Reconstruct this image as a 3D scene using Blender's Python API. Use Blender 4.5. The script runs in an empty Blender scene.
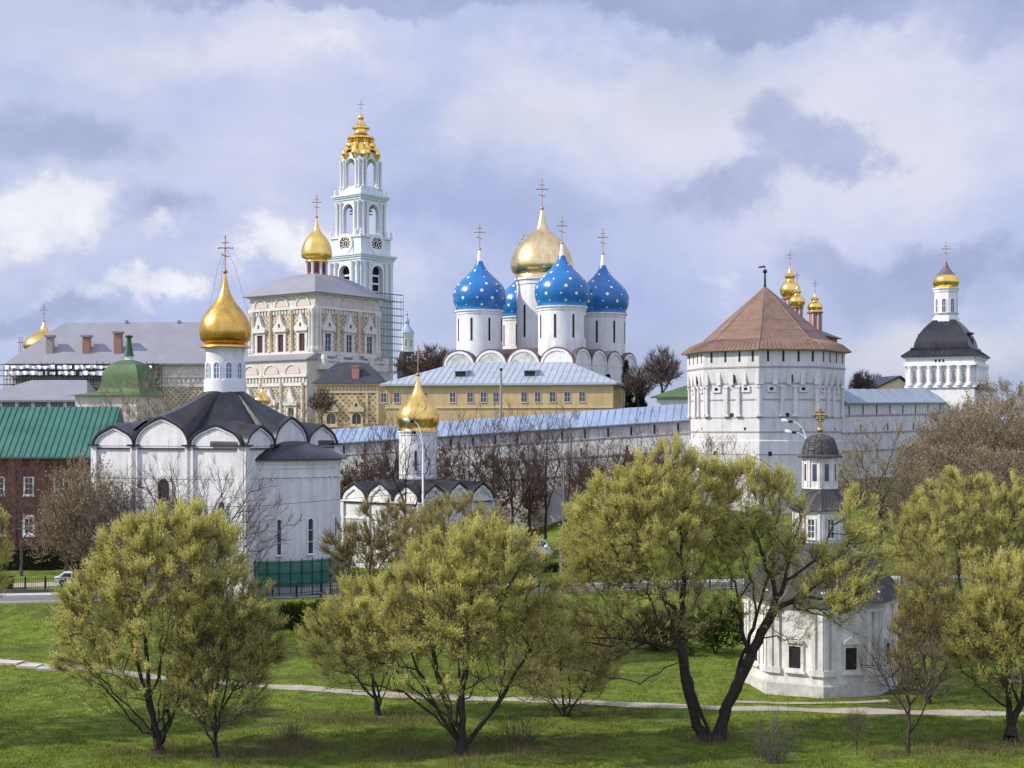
import bpy, math, random
import numpy as np
from mathutils import Vector

R = math.radians
SC = bpy.context.scene
COL = SC.collection

# ------------------------------------------------------------------ camera, sky, sun, exposure
F = 1400.0            # focal length in photo pixels
CAMZ = 20.4
HOR = 430.0           # horizon row in the photograph

cam_data = bpy.data.cameras.new('camera')
cam = bpy.data.objects.new('camera', cam_data)
COL.objects.link(cam)
cam.location = (0, 0, CAMZ)
cam.rotation_euler = (R(90), 0, 0)
cam_data.sensor_width = 36.0
cam_data.lens = 36.0 * F / 1024.0
cam_data.shift_y = (HOR - 384.0) / 1024.0
cam_data.clip_start = 1.0
cam_data.clip_end = 6000.0
SC.camera = cam

SUN_EL = R(37)
SUN_AZ = R(-80)       # from straight towards the camera, to its left: sun stands on the left
TOSUN = Vector((math.sin(SUN_AZ) * math.cos(SUN_EL), -math.cos(SUN_AZ) * math.cos(SUN_EL), math.sin(SUN_EL)))
sun_data = bpy.data.lights.new('sun', 'SUN')
sun_data.energy = 4.2
sun_data.angle = R(0.6)
sun_data.color = (1.0, 0.94, 0.84)
sun = bpy.data.objects.new('sun', sun_data)
COL.objects.link(sun)
sun.location = (-200, 0, 200)
sun.rotation_euler = TOSUN.to_track_quat('Z', 'Y').to_euler()

SC.view_settings.view_transform = 'Standard'
SC.view_settings.look = 'None'
SC.view_settings.gamma = 1.0
SC.view_settings.exposure = 0.2
SC.view_settings.use_curve_mapping = False
SC.render.engine = 'CYCLES'
SC.cycles.max_bounces = 6
SC.cycles.diffuse_bounces = 3
SC.cycles.transparent_max_bounces = 4

def make_world():
    w = bpy.data.worlds.new('World')
    SC.world = w
    w.use_nodes = True
    nt = w.node_tree
    N, L = nt.nodes, nt.links
    N.clear()
    out = N.new('ShaderNodeOutputWorld')
    bg = N.new('ShaderNodeBackground')
    bg.inputs['Strength'].default_value = 0.092
    L.new(bg.outputs[0], out.inputs[0])
    sky = N.new('ShaderNodeTexSky')
    sky.sky_type = 'NISHITA'
    sky.sun_disc = False
    sky.sun_elevation = SUN_EL
    sky.sun_rotation = math.atan2(TOSUN.x, TOSUN.y)
    sky.air_density = 1.0
    sky.dust_density = 1.5
    tc = N.new('ShaderNodeTexCoord')
    def noise(scale, detail, rough, sc3, off=(0, 0, 0), dist=0.0):
        m = N.new('ShaderNodeMapping')
        m.inputs['Scale'].default_value = sc3
        m.inputs['Location'].default_value = off
        L.new(tc.outputs['Generated'], m.inputs['Vector'])
        n = N.new('ShaderNodeTexNoise')
        n.inputs['Scale'].default_value = scale
        n.inputs['Detail'].default_value = detail
        n.inputs['Roughness'].default_value = rough
        n.inputs['Distortion'].default_value = dist
        L.new(m.outputs[0], n.inputs['Vector'])
        return n.outputs['Fac']
    def ramp(src, stops):
        r = N.new('ShaderNodeValToRGB')
        el = r.color_ramp.elements
        while len(el) < len(stops):
            el.new(0.5)
        for e, (p, c) in zip(el, stops):
            e.position = p
            e.color = (c, c, c, 1) if not isinstance(c, tuple) else (*c, 1)
        L.new(src, r.inputs['Fac'])
        return r.outputs['Color']
    def math_(op, a, b=None, clamp=False):
        m = N.new('ShaderNodeMath')
        m.operation = op
        m.use_clamp = clamp
        for i, v in enumerate((a, b)):
            if v is None: continue
            if isinstance(v, (int, float)): m.inputs[i].default_value = v
            else: L.new(v, m.inputs[i])
        return m.outputs[0]
    def mix(fac, a, b, mode='MIX'):
        m = N.new('ShaderNodeMix')
        m.data_type = 'RGBA'
        m.blend_type = mode
        if isinstance(fac, (int, float)): m.inputs[0].default_value = fac
        else: L.new(fac, m.inputs[0])
        for i, v in ((6, a), (7, b)):
            if isinstance(v, tuple): m.inputs[i].default_value = (*v, 1)
            else: L.new(v, m.inputs[i])
        return m.outputs[2]
    warp = N.new('ShaderNodeTexNoise')
    warp.inputs['Scale'].default_value = 8.0
    warp.inputs['Detail'].default_value = 7.0
    warp.inputs['Roughness'].default_value = 0.62
    L.new(tc.outputs['Generated'], warp.inputs['Vector'])
    wv = N.new('ShaderNodeVectorMath'); wv.operation = 'MULTIPLY_ADD'
    wv.inputs[1].default_value = (0.17, 0.17, 0.12)
    L.new(warp.outputs['Color'], wv.inputs[0])
    sub = N.new('ShaderNodeVectorMath'); sub.operation = 'SUBTRACT'
    sub.inputs[1].default_value = (0.085, 0.085, 0.06)
    L.new(tc.outputs['Generated'], sub.inputs[0])
    L.new(sub.outputs[0], wv.inputs[2])
    def blob(px, py, rx, ry):
        # one cloud bank: a soft spot on the sky sphere round a direction, wider than tall, ragged by the warp
        d = Vector(((px - 512) / F, 1.0, (HOR - py) / F)).normalized()
        s = N.new('ShaderNodeVectorMath'); s.operation = 'SUBTRACT'
        s.inputs[1].default_value = d
        L.new(wv.outputs[0], s.inputs[0])
        m = N.new('ShaderNodeVectorMath'); m.operation = 'MULTIPLY'
        m.inputs[1].default_value = (F / rx, 3.0, F / ry)
        L.new(s.outputs[0], m.inputs[0])
        l = N.new('ShaderNodeVectorMath'); l.operation = 'LENGTH'
        L.new(m.outputs[0], l.inputs[0])
        mr = N.new('ShaderNodeMapRange')
        mr.interpolation_type = 'SMOOTHSTEP'
        mr.inputs['From Min'].default_value = 1.0
        mr.inputs['From Max'].default_value = 0.0
        L.new(l.outputs['Value'], mr.inputs['Value'])
        return mr.outputs[0]
    def total(lst):
        acc = None
        for b, k in lst:
            v = math_('MULTIPLY', b, k)
            acc = v if acc is None else math_('ADD', acc, v)
        return acc
    big = noise(3.6, 9.0, 0.58, (1.0, 1.0, 1.6), (3.1, 0.4, 1.3), 0.1)
    fine = noise(11.0, 10.0, 0.62, (1.0, 1.0, 1.35), (1.7, 2.2, 0.9), 0.1)
    tiny = noise(30.0, 8.0, 0.6, (1.0, 1.0, 1.3), (0.7, 1.2, 4.9), 0.1)
    rag = math_('ADD', math_('MULTIPLY', math_('SUBTRACT', fine, 0.5), 1.1), math_('MULTIPLY', math_('SUBTRACT', tiny, 0.5), 0.55))
    def edge(v, lo, hi):
        mr = N.new('ShaderNodeMapRange'); mr.interpolation_type = 'SMOOTHSTEP'
        mr.inputs['From Min'].default_value = lo; mr.inputs['From Max'].default_value = hi
        L.new(v, mr.inputs['Value']); return mr.outputs[0]
    veil = ramp(math_('ADD', big, math_('MULTIPLY', rag, 0.18)), [(0.30, (3.6, 4.3, 7.2)), (0.48, (4.9, 5.5, 8.0)), (0.64, (6.0, 6.35, 8.4)), (0.8, (7.2, 7.3, 8.8))])
    pale = total([(blob(840, 120, 420, 200), 0.55), (blob(560, 110, 260, 110), 0.40), (blob(215, 45, 300, 60), 0.55), (blob(960, 345, 260, 70), 0.55), (blob(330, 250, 260, 110), 0.4)])
    veil = mix(edge(math_('ADD', pale, math_('MULTIPLY', rag, 0.5)), 0.12, 0.62), veil, (7.2, 7.3, 8.6))
    dk = total([(blob(790, -10, 430, 60), 1.3), (blob(330, -12, 330, 34), 0.9), (blob(772, 112, 75, 55), 0.55), (blob(805, 160, 120, 55), 0.5), (blob(730, 195, 110, 40), 0.5), (blob(850, 140, 60, 40), 0.4), (blob(60, 130, 230, 70), 0.6), (blob(430, 190, 190, 70), 0.40),
                (blob(140, 218, 170, 50), 0.62), (blob(940, 268, 260, 60), 0.75), (blob(20, 322, 190, 24), 0.7), (blob(640, 215, 240, 60), 0.35), (blob(1010, 40, 120, 60), .5)])
    dmask = edge(math_('ADD', dk, math_('MULTIPLY', rag, 1.0)), 0.18, 0.66)
    veil = mix(math_('MULTIPLY', dmask, 0.80), veil, ramp(fine, [(0.35, (3.0, 3.5, 5.7)), (0.65, (4.1, 4.65, 7.1))]))
    br = total([(blob(15, 225, 110, 75), 1.0), (blob(285, 250, 100, 52), 0.95), (blob(145, 240, 60, 30), 0.7), (blob(155, 298, 90, 26), 0.75), (blob(60, 195, 70, 36), 0.5), (blob(60, 300, 110, 30), 0.5), (blob(300, 55, 130, 24), 0.5), (blob(715, 285, 60, 30), 0.35), (blob(465, 125, 60, 22), 0.4)])
    bmask = edge(math_('ADD', br, math_('MULTIPLY', rag, 1.35)), 0.30, 0.95)
    cl = mix(math_('MULTIPLY', bmask, 0.9), veil, ramp(tiny, [(0.3, (8.0, 8.1, 9.0)), (0.7, (9.6, 9.6, 9.8))]))
    cover = ramp(noise(4.0, 5.0, 0.5, (1.0, 1.0, 2.0), (0.3, 5.2, 0.0), 0.3), [(0.30, 0.75), (0.5, 0.95)])
    col = mix(cover, sky.outputs[0], cl)
    # added gain: sky made brighter behind the camera and overhead to fill the shade
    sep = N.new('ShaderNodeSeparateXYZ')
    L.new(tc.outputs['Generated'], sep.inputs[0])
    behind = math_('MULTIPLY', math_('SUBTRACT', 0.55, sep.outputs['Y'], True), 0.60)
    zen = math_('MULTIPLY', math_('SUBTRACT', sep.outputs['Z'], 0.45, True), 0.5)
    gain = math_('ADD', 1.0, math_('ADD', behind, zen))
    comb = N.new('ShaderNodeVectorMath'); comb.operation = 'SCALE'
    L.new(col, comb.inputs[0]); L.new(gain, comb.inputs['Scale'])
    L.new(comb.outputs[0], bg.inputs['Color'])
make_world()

# ------------------------------------------------------------------ pixel helpers (metres from the photo's rows and columns)
def X(px, D): return (px - 512.0) / F * D
def Z(py, D): return CAMZ + (HOR - py) / F * D
def sm(t):
    t = np.clip(t, 0, 1)
    return t * t * (3 - 2 * t)
def zroad(x): return np.clip(2.2 + (x + 53) * 0.019, 1.6, 4.2)
def hh(x, y):
    x = np.asarray(x, float); y = np.asarray(y, float)
    zr = zroad(x)
    z = sm((y - 133) / 12.5) * zr
    r = sm((x + 3) / 30)
    z = z + r * np.clip((y - 160) / 48, 0, 1) ** 1.25 * (13.2 - zr)
    z = z + (1 - r) * sm((y - 195) / 60) * (12 - zr)
    z = z + 0.10 * np.sin(x * 0.23 + 1) * np.sin(y * 0.31) * (np.abs(y - 150) > 6) + 0.05 * np.sin(x * 0.9) * np.sin(y * 0.7 + 2) * (np.abs(y - 150) > 6)
    return z
def H(x, y): return float(hh(x, y))

# ------------------------------------------------------------------ materials
MATS = {}
def mat(name, col, rough=0.8, metal=0.0, var=0.12, scale=0.6, fine=0.0, bump=0.0, bscale=6.0, stretch=(1, 1, 1), streak=0.0, spec=0.3):
    if name in MATS: return MATS[name]
    m = bpy.data.materials.new(name); m.use_nodes = True
    nt = m.node_tree; N, L = nt.nodes, nt.links
    b = N['Principled BSDF']
    b.inputs['Roughness'].default_value = rough
    b.inputs['Metallic'].default_value = metal
    b.inputs['Specular IOR Level'].default_value = spec
    tc = N.new('ShaderNodeTexCoord')
    mp = N.new('ShaderNodeMapping'); mp.inputs['Scale'].default_value = stretch
    L.new(tc.outputs['Object'], mp.inputs['Vector'])
    n = N.new('ShaderNodeTexNoise'); n.inputs['Scale'].default_value = scale; n.inputs['Detail'].default_value = 6; n.inputs['Roughness'].default_value = 0.65
    L.new(mp.outputs[0], n.inputs['Vector'])
    r = N.new('ShaderNodeValToRGB')
    lo = tuple(c * (1 - var) for c in col); hi = tuple(min(1, c * (1 + var * 0.6)) for c in col)
    r.color_ramp.elements[0].position = 0.3; r.color_ramp.elements[0].color = (*lo, 1)
    r.color_ramp.elements[1].position = 0.7; r.color_ramp.elements[1].color = (*hi, 1)
    L.new(n.outputs['Fac'], r.inputs['Fac'])
    src = r.outputs['Color']
    if streak:
        mp2 = N.new('ShaderNodeMapping'); mp2.inputs['Scale'].default_value = (1.3, 1.3, 0.14)
        L.new(tc.outputs['Object'], mp2.inputs['Vector'])
        n2 = N.new('ShaderNodeTexNoise'); n2.inputs['Scale'].default_value = 1.1; n2.inputs['Detail'].default_value = 7; n2.inputs['Roughness'].default_value = 0.7
        L.new(mp2.outputs[0], n2.inputs['Vector'])
        r2 = N.new('ShaderNodeValToRGB')
        r2.color_ramp.elements[0].position = 0.32; r2.color_ramp.elements[0].color = (1 - streak, 1 - streak, 1 - streak * 1.15, 1)
        r2.color_ramp.elements[1].position = 0.55; r2.color_ramp.elements[1].color = (1, 1, 1, 1)
        L.new(n2.outputs['Fac'], r2.inputs['Fac'])
        mx = N.new('ShaderNodeMix'); mx.data_type = 'RGBA'; mx.blend_type = 'MULTIPLY'; mx.inputs[0].default_value = 1.0
        L.new(src, mx.inputs[6]); L.new(r2.outputs['Color'], mx.inputs[7])
        src = mx.outputs[2]
    L.new(src, b.inputs['Base Color'])
    if bump:
        n3 = N.new('ShaderNodeTexNoise'); n3.inputs['Scale'].default_value = bscale; n3.inputs['Detail'].default_value = 4
        L.new(tc.outputs['Object'], n3.inputs['Vector'])
        bp = N.new('ShaderNodeBump'); bp.inputs['Strength'].default_value = bump; bp.inputs['Distance'].default_value = 0.1
        L.new(n3.outputs['Fac'], bp.inputs['Height']); L.new(bp.outputs[0], b.inputs['Normal'])
    MATS[name] = m
    return m

white = mat('whitewash', (0.71, 0.695, 0.685), 0.9, var=0.12, scale=0.5, streak=0.19, bump=0.15, bscale=3)
white2 = mat('whitewash_worn', (0.68, 0.665, 0.65), 0.9, var=0.12, scale=0.7, streak=0.2, bump=0.2, bscale=4)
trim = mat('white_trim', (0.73, 0.72, 0.715), 0.85, var=0.06, scale=1.5)
fortw = mat('fortress_whitewash', (0.66, 0.645, 0.635), 0.92, var=0.10, scale=0.3, streak=0.22, bump=0.2, bscale=2)
band = mat('weathered_band', (0.36, 0.335, 0.32), 0.9, var=0.25, scale=1.5)
roofdark = mat('dark_tin_roof', (0.040, 0.040, 0.045), 0.36, 0.4, var=0.4, scale=0.5, bump=0.15, bscale=1.2)
roofgrey = mat('grey_tin_roof', (0.27, 0.27, 0.29), 0.5, 0.2, var=0.12, scale=0.25, bump=0.1)
rooflight = mat('pale_blue_tin_roof', (0.29, 0.36, 0.47), 0.45, 0.3, var=0.18, scale=0.4, bump=0.1)
roofsilver = mat('silver_tin_roof', (0.42, 0.46, 0.50), 0.45, 0.3, var=0.14, scale=0.5)
roofgreen = mat('green_tin_roof', (0.05, 0.165, 0.12), 0.5, 0.1, var=0.25, scale=0.4)
roofgreen2 = mat('grass_green_roof', (0.082, 0.135, 0.052), 0.55, 0.1, var=0.25, scale=0.5)
rust = mat('copper_brown_roof', (0.25, 0.155, 0.112), 0.5, 0.3, var=0.22, scale=0.5, streak=0.25)
gold = mat('gilding', (0.95, 0.62, 0.17), 0.24, 1.0, var=0.16, scale=0.7, bump=0.12, bscale=1.3)
goldworn = mat('worn_gilding', (0.80, 0.47, 0.11), 0.30, 1.0, var=0.28, scale=0.8, streak=0.25, bump=0.15, bscale=1.2)
goldleaf = mat('pale_gold', (0.92, 0.84, 0.62), 0.40, 0.45, var=0.1, scale=2)
goldpale = mat('pale_worn_gilding', (0.90, 0.68, 0.32), 0.27, 1.0, var=0.2, scale=0.7, streak=0.2, bump=0.15, bscale=1.2)
crossm_ = mat('dull_gold_cross', (0.42, 0.27, 0.17), 0.45, 0.6, var=0.2, scale=2)
blue = mat('blue_dome_paint', (0.008, 0.145, 0.40), 0.27, 0.0, var=0.16, scale=0.6, streak=0.12, spec=0.6, bump=0.06)
brick = mat('chimney_brick', (0.36, 0.19, 0.14), 0.9, var=0.3, scale=3)
dark = mat('dark_opening', (0.02, 0.019, 0.02), 0.6, var=0.2)
glass = mat('window_glass', (0.05, 0.065, 0.085), 0.12, 0.0, var=0.3, scale=0.8, spec=0.6)
glassblue = mat('blue_window_glass', (0.13, 0.22, 0.36), 0.15, 0.0, var=0.3, scale=1.2, spec=0.6)
brownwin = mat('dark_red_window', (0.07, 0.03, 0.035), 0.4, var=0.3)
turq = mat('pale_turquoise_plaster', (0.62, 0.69, 0.70), 0.85, var=0.1, scale=0.6, streak=0.12)
yellow = mat('ochre_plaster', (0.55, 0.41, 0.215), 0.9, var=0.14, scale=0.5, streak=0.15)
cream = mat('cream_plaster', (0.62, 0.52, 0.34), 0.9, var=0.14, scale=0.8, streak=0.12)
beige = mat('beige_plaster', (0.55, 0.50, 0.44), 0.9, var=0.15, scale=0.5, streak=0.2)
pink = mat('pink_plaster', (0.58, 0.42, 0.39), 0.9, var=0.15, scale=1.5)
iron = mat('black_iron', (0.03, 0.03, 0.033), 0.5, 0.5, var=0.2)
steel = mat('galvanised_steel', (0.26, 0.26, 0.28), 0.45, 0.6, var=0.12)
wood = mat('grey_wood', (0.17, 0.14, 0.115), 0.9, var=0.3, scale=3, stretch=(4, 4, 0.5))
lampwhite = mat('white_lamp_housing', (0.85, 0.85, 0.85), 0.4, var=0.03)
bellmat = mat('bronze', (0.07, 0.06, 0.045), 0.5, 0.6, var=0.2)
netgreen = mat('green_mesh_sheet', (0.035, 0.22, 0.14), 0.8, var=0.3, scale=1.2)
sheet = mat('pale_scaffold_sheet', (0.86, 0.83, 0.86), 0.8, var=0.3, scale=1.6)
asphalt = mat('asphalt', (0.16, 0.155, 0.16), 0.95, var=0.15, scale=0.8)
kerbm = mat('kerb_concrete', (0.46, 0.45, 0.43), 0.95, var=0.15, scale=1.5)
pathm = mat('sandy_path', (0.36, 0.32, 0.25), 0.95, var=0.3, scale=0.6, bump=0.3)
stonem = mat('pale_stone', (0.50, 0.47, 0.41), 0.9, var=0.2, scale=2)
vehicle = mat('white_car_paint', (0.78, 0.78, 0.8), 0.25, var=0.03, spec=0.6)
rubber = mat('tyre_rubber', (0.02, 0.02, 0.02), 0.9, var=0.2)

def brickwall():
    m = bpy.data.materials.new('red_brick'); m.use_nodes = True
    N, L = m.node_tree.nodes, m.node_tree.links
    b = N['Principled BSDF']; b.inputs['Roughness'].default_value = 0.95
    tc = N.new('ShaderNodeTexCoord')
    sp = N.new('ShaderNodeSeparateXYZ'); L.new(tc.outputs['Object'], sp.inputs[0])
    ad = N.new('ShaderNodeMath'); L.new(sp.outputs['X'], ad.inputs[0]); L.new(sp.outputs['Y'], ad.inputs[1])
    cb = N.new('ShaderNodeCombineXYZ'); L.new(ad.outputs[0], cb.inputs[0]); L.new(sp.outputs['Z'], cb.inputs[1])
    br = N.new('ShaderNodeTexBrick'); br.inputs['Scale'].default_value = 1.0
    br.inputs['Brick Width'].default_value = 0.5; br.inputs['Row Height'].default_value = 0.18; br.inputs['Mortar Size'].default_value = 0.015
    br.inputs['Color1'].default_value = (0.19, 0.058, 0.05, 1); br.inputs['Color2'].default_value = (0.13, 0.045, 0.04, 1); br.inputs['Mortar'].default_value = (0.2, 0.13, 0.11, 1)
    L.new(cb.outputs[0], br.inputs['Vector'])
    n = N.new('ShaderNodeTexNoise'); n.inputs['Scale'].default_value = 0.7; n.inputs['Detail'].default_value = 8
    L.new(tc.outputs['Object'], n.inputs['Vector'])
    r = N.new('ShaderNodeValToRGB'); r.color_ramp.elements[0].color = (0.6, 0.6, 0.6, 1); r.color_ramp.elements[0].position = 0.35
    r.color_ramp.elements[1].color = (1.15, 1.1, 1.05, 1); r.color_ramp.elements[1].position = 0.65
    L.new(n.outputs['Fac'], r.inputs['Fac'])
    mx = N.new('ShaderNodeMix'); mx.data_type = 'RGBA'; mx.blend_type = 'MULTIPLY'; mx.inputs[0].default_value = 1
    L.new(br.outputs['Color'], mx.inputs[6]); L.new(r.outputs['Color'], mx.inputs[7]); L.new(mx.outputs[2], b.inputs['Base Color'])
    return m
redbrick = brickwall()

def pattern(name, c1, c2, c3, cell):
    """painted faceted rustication: rows of little diamonds with a light and a dark half"""
    m = bpy.data.materials.new(name); m.use_nodes = True
    N, L = m.node_tree.nodes, m.node_tree.links
    b = N['Principled BSDF']; b.inputs['Roughness'].default_value = 0.9
    tc = N.new('ShaderNodeTexCoord')
    sp = N.new('ShaderNodeSeparateXYZ'); L.new(tc.outputs['Object'], sp.inputs[0])
    def mm(op, a, bb):
        k = N.new('ShaderNodeMath'); k.operation = op
        for i, v in enumerate((a, bb)):
            if v is None: continue
            if isinstance(v, (int, float)): k.inputs[i].default_value = v
            else: L.new(v, k.inputs[i])
        return k.outputs[0]
    u = mm('ADD', sp.outputs['X'], sp.outputs['Y']); v = sp.outputs['Z']
    p = mm('FRACT', mm('DIVIDE', mm('ADD', u, v), cell), None)
    q = mm('FRACT', mm('DIVIDE', mm('SUBTRACT', u, v), cell), None)
    edge = mm('ADD', mm('LESS_THAN', p, 0.2), mm('LESS_THAN', q, 0.2))
    edge = mm('MINIMUM', edge, 1.0)
    half = mm('GREATER_THAN', q, p)
    m1 = N.new('ShaderNodeMix'); m1.data_type = 'RGBA'; L.new(half, m1.inputs[0]); m1.inputs[6].default_value = (*c1, 1); m1.inputs[7].default_value = (*c2, 1)
    m2 = N.new('ShaderNodeMix'); m2.data_type = 'RGBA'; L.new(edge, m2.inputs[0]); L.new(m1.outputs[2], m2.inputs[6]); m2.inputs[7].default_value = (*c3, 1)
    n = N.new('ShaderNodeTexNoise'); n.inputs['Scale'].default_value = 0.8; n.inputs['Detail'].default_value = 6
    L.new(tc.outputs['Object'], n.inputs['Vector'])
    r = N.new('ShaderNodeValToRGB'); r.color_ramp.elements[0].color = (0.72, 0.72, 0.72, 1); r.color_ramp.elements[0].position = 0.35
    r.color_ramp.elements[1].color = (1.05, 1.05, 1.05, 1); r.color_ramp.elements[1].position = 0.6
    L.new(n.outputs['Fac'], r.inputs['Fac'])
    m3 = N.new('ShaderNodeMix'); m3.data_type = 'RGBA'; m3.blend_type = 'MULTIPLY'; m3.inputs[0].default_value = 1
    L.new(m2.outputs[2], m3.inputs[6]); L.new(r.outputs['Color'], m3.inputs[7]); L.new(m3.outputs[2], b.inputs['Base Color'])
    return m
diamond = pattern('diamond_rustication', (0.50, 0.37, 0.20), (0.20, 0.17, 0.16), (0.62, 0.55, 0.42), 1.25)
diamond2 = pattern('ochre_diamond_rustication', (0.56, 0.40, 0.17), (0.24, 0.18, 0.13), (0.62, 0.50, 0.30), 1.35)
scales = pattern('dark_roof_scales', (0.030, 0.028, 0.030), (0.055, 0.05, 0.05), (0.11, 0.10, 0.10), 0.32)

def shell_mat(): return pink

# ------------------------------------------------------------------ object helpers
def root(name, label, cat, loc, rot=0.0, group=None):
    o = bpy.data.objects.new(name, None); COL.objects.link(o)
    o.empty_display_size = 0.5
    o.location = loc; o.rotation_euler = (0, 0, rot)
    o['label'] = label; o['category'] = cat
    if group: o['group'] = group
    return o
def tag(o, label, cat, group=None):
    o['label'] = label; o['category'] = cat
    if group: o['group'] = group
    return o

class Fr:
    """a wall plane: u runs along it, v is height, d comes out of it"""
    def __init__(self, ang, dist, c=(0, 0), shift=0.0):
        a = R(ang)
        self.n = (math.cos(a), math.sin(a)); self.u = (-math.sin(a), math.cos(a))
        self.o = (c[0] + self.n[0] * dist + self.u[0] * shift, c[1] + self.n[1] * dist + self.u[1] * shift)
    def p(self, u, v, d=0.0):
        return (self.o[0] + self.u[0] * u + self.n[0] * d, self.o[1] + self.u[1] * u + self.n[1] * d, v)

class MB:
    def __init__(self): self.v = []; self.f = []; self.mi = []
    def add(self, vs, fs, mi=0):
        k = len(self.v); self.v.extend(vs)
        for f in fs: self.f.append(tuple(i + k for i in f)); self.mi.append(mi)
        return self
    def box(self, x0, x1, y0, y1, z0, z1, mi=0):
        v = [(x0, y0, z0), (x1, y0, z0), (x1, y1, z0), (x0, y1, z0), (x0, y0, z1), (x1, y0, z1), (x1, y1, z1), (x0, y1, z1)]
        return self.add(v, [(3, 2, 1, 0), (4, 5, 6, 7), (0, 1, 5, 4), (1, 2, 6, 5), (2, 3, 7, 6), (3, 0, 4, 7)], mi)
    def ext(self, fr, poly, d0, d1, mi=0):
        n = len(poly)
        v = [fr.p(u, w, d0) for u, w in poly] + [fr.p(u, w, d1) for u, w in poly]
        fs = [tuple(range(n - 1, -1, -1)), tuple(range(n, 2 * n))] + [(i, (i + 1) % n, n + (i + 1) % n, n + i) for i in range(n)]
        return self.add(v, fs, mi)
    def rect(self, fr, u0, u1, v0, v1, d0, d1, mi=0):
        return self.ext(fr, [(u0, v0), (u1, v0), (u1, v1), (u0, v1)], d0, d1, mi)
    def ring(self, fr, outer, inner, d0, d1, mi=0, closed=True):
        n = len(outer)
        v = [fr.p(*p, d0) for p in outer] + [fr.p(*p, d0) for p in inner] + [fr.p(*p, d1) for p in outer] + [fr.p(*p, d1) for p in inner]
        fs = []
        for i in range(n if closed else n - 1):
            j = (i + 1) % n
            fs += [(2 * n + i, 2 * n + j, 3 * n + j, 3 * n + i), (i, j, 2 * n + j, 2 * n + i), (n + j, n + i, 3 * n + i, 3 * n + j), (j, i, n + i, n + j)]
        if not closed:
            fs += [(0, n, 3 * n, 2 * n), (n - 1, 2 * n - 1, 4 * n - 1, 3 * n - 1)]
        return self.add(v, fs, mi)
    def lathe(self, prof, seg=24, c=(0, 0), a0=0.0, mi=0, cap=True):
        v = []; fs = []
        rows = []
        for r, z in prof:
            if r < 1e-4:
                rows.append([len(v)]); v.append((c[0], c[1], z))
            else:
                rows.append(list(range(len(v), len(v) + seg)))
                for i in range(seg):
                    a = a0 + 2 * math.pi * i / seg
                    v.append((c[0] + r * math.cos(a), c[1] + r * math.sin(a), z))
        for a, b in zip(rows[:-1], rows[1:]):
            for i in range(seg):
                j = (i + 1) % seg
                if len(a) == 1 and len(b) == 1: continue
                if len(a) == 1: fs.append((a[0], b[j], b[i]))
                elif len(b) == 1: fs.append((a[i], a[j], b[0]))
                else: fs.append((a[i], a[j], b[j], b[i]))
        if cap:
            if len(rows[0]) > 1: fs.append(tuple(reversed(rows[0])))
            if len(rows[-1]) > 1: fs.append(tuple(rows[-1]))
        return self.add(v, fs, mi)
    def tube(self, pts, rad, n=6, mi=0):
        pts = [Vector(p) for p in pts]
        if not isinstance(rad, (list, tuple)): rad = [rad] * len(pts)
        v = []; fs = []
        for i, p in enumerate(pts):
            t = (pts[min(i + 1, len(pts) - 1)] - pts[max(i - 1, 0)]).normalized()
            a = t.orthogonal().normalized() if abs(t.z) > 0.95 else t.cross(Vector((0, 0, 1))).normalized()
            b = t.cross(a)
            for k in range(n):
                an = 2 * math.pi * k / n
                v.append(tuple(p + (a * math.cos(an) + b * math.sin(an)) * rad[i]))
        for i in range(len(pts) - 1):
            for k in range(n):
                j = (k + 1) % n
                fs.append((i * n + k, i * n + j, (i + 1) * n + j, (i + 1) * n + k))
        fs += [tuple(range(n)), tuple(reversed(range((len(pts) - 1) * n, len(pts) * n)))]
        return self.add(v, fs, mi)
    def ball(self, c, r, seg=12, mi=0, sz=1.0):
        return self.lathe([(r * math.sin(math.pi * i / 8), c[2] - r * sz * math.cos(math.pi * i / 8)) for i in range(9)], seg, (c[0], c[1]), 0, mi)
    def build(self, name, mats, parent=None, smooth=True, ang=38):
        me = bpy.data.meshes.new(name)
        me.from_pydata(self.v, [], self.f)
        if not isinstance(mats, (list, tuple)): mats = [mats]
        for m in mats: me.materials.append(m)
        if len(mats) > 1: me.polygons.foreach_set('material_index', self.mi)
        if smooth:
            me.polygons.foreach_set('use_smooth', [True] * len(me.polygons))
            me.set_sharp_from_angle(angle=R(ang))
        me.update()
        o = bpy.data.objects.new(name, me); COL.objects.link(o)
        if parent is not None: o.parent = parent
        return o

def arc(w, h, v0, n=14, keel=0.0, cu=0.0):
    out = []
    for i in range(n + 1):
        t = math.pi * (1 - i / n)
        u = w / 2 * math.cos(t)
        out.append((cu + u, v0 + h * math.sin(t) + keel * math.exp(-(u / (0.13 * w)) ** 2)))
    return out

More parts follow.
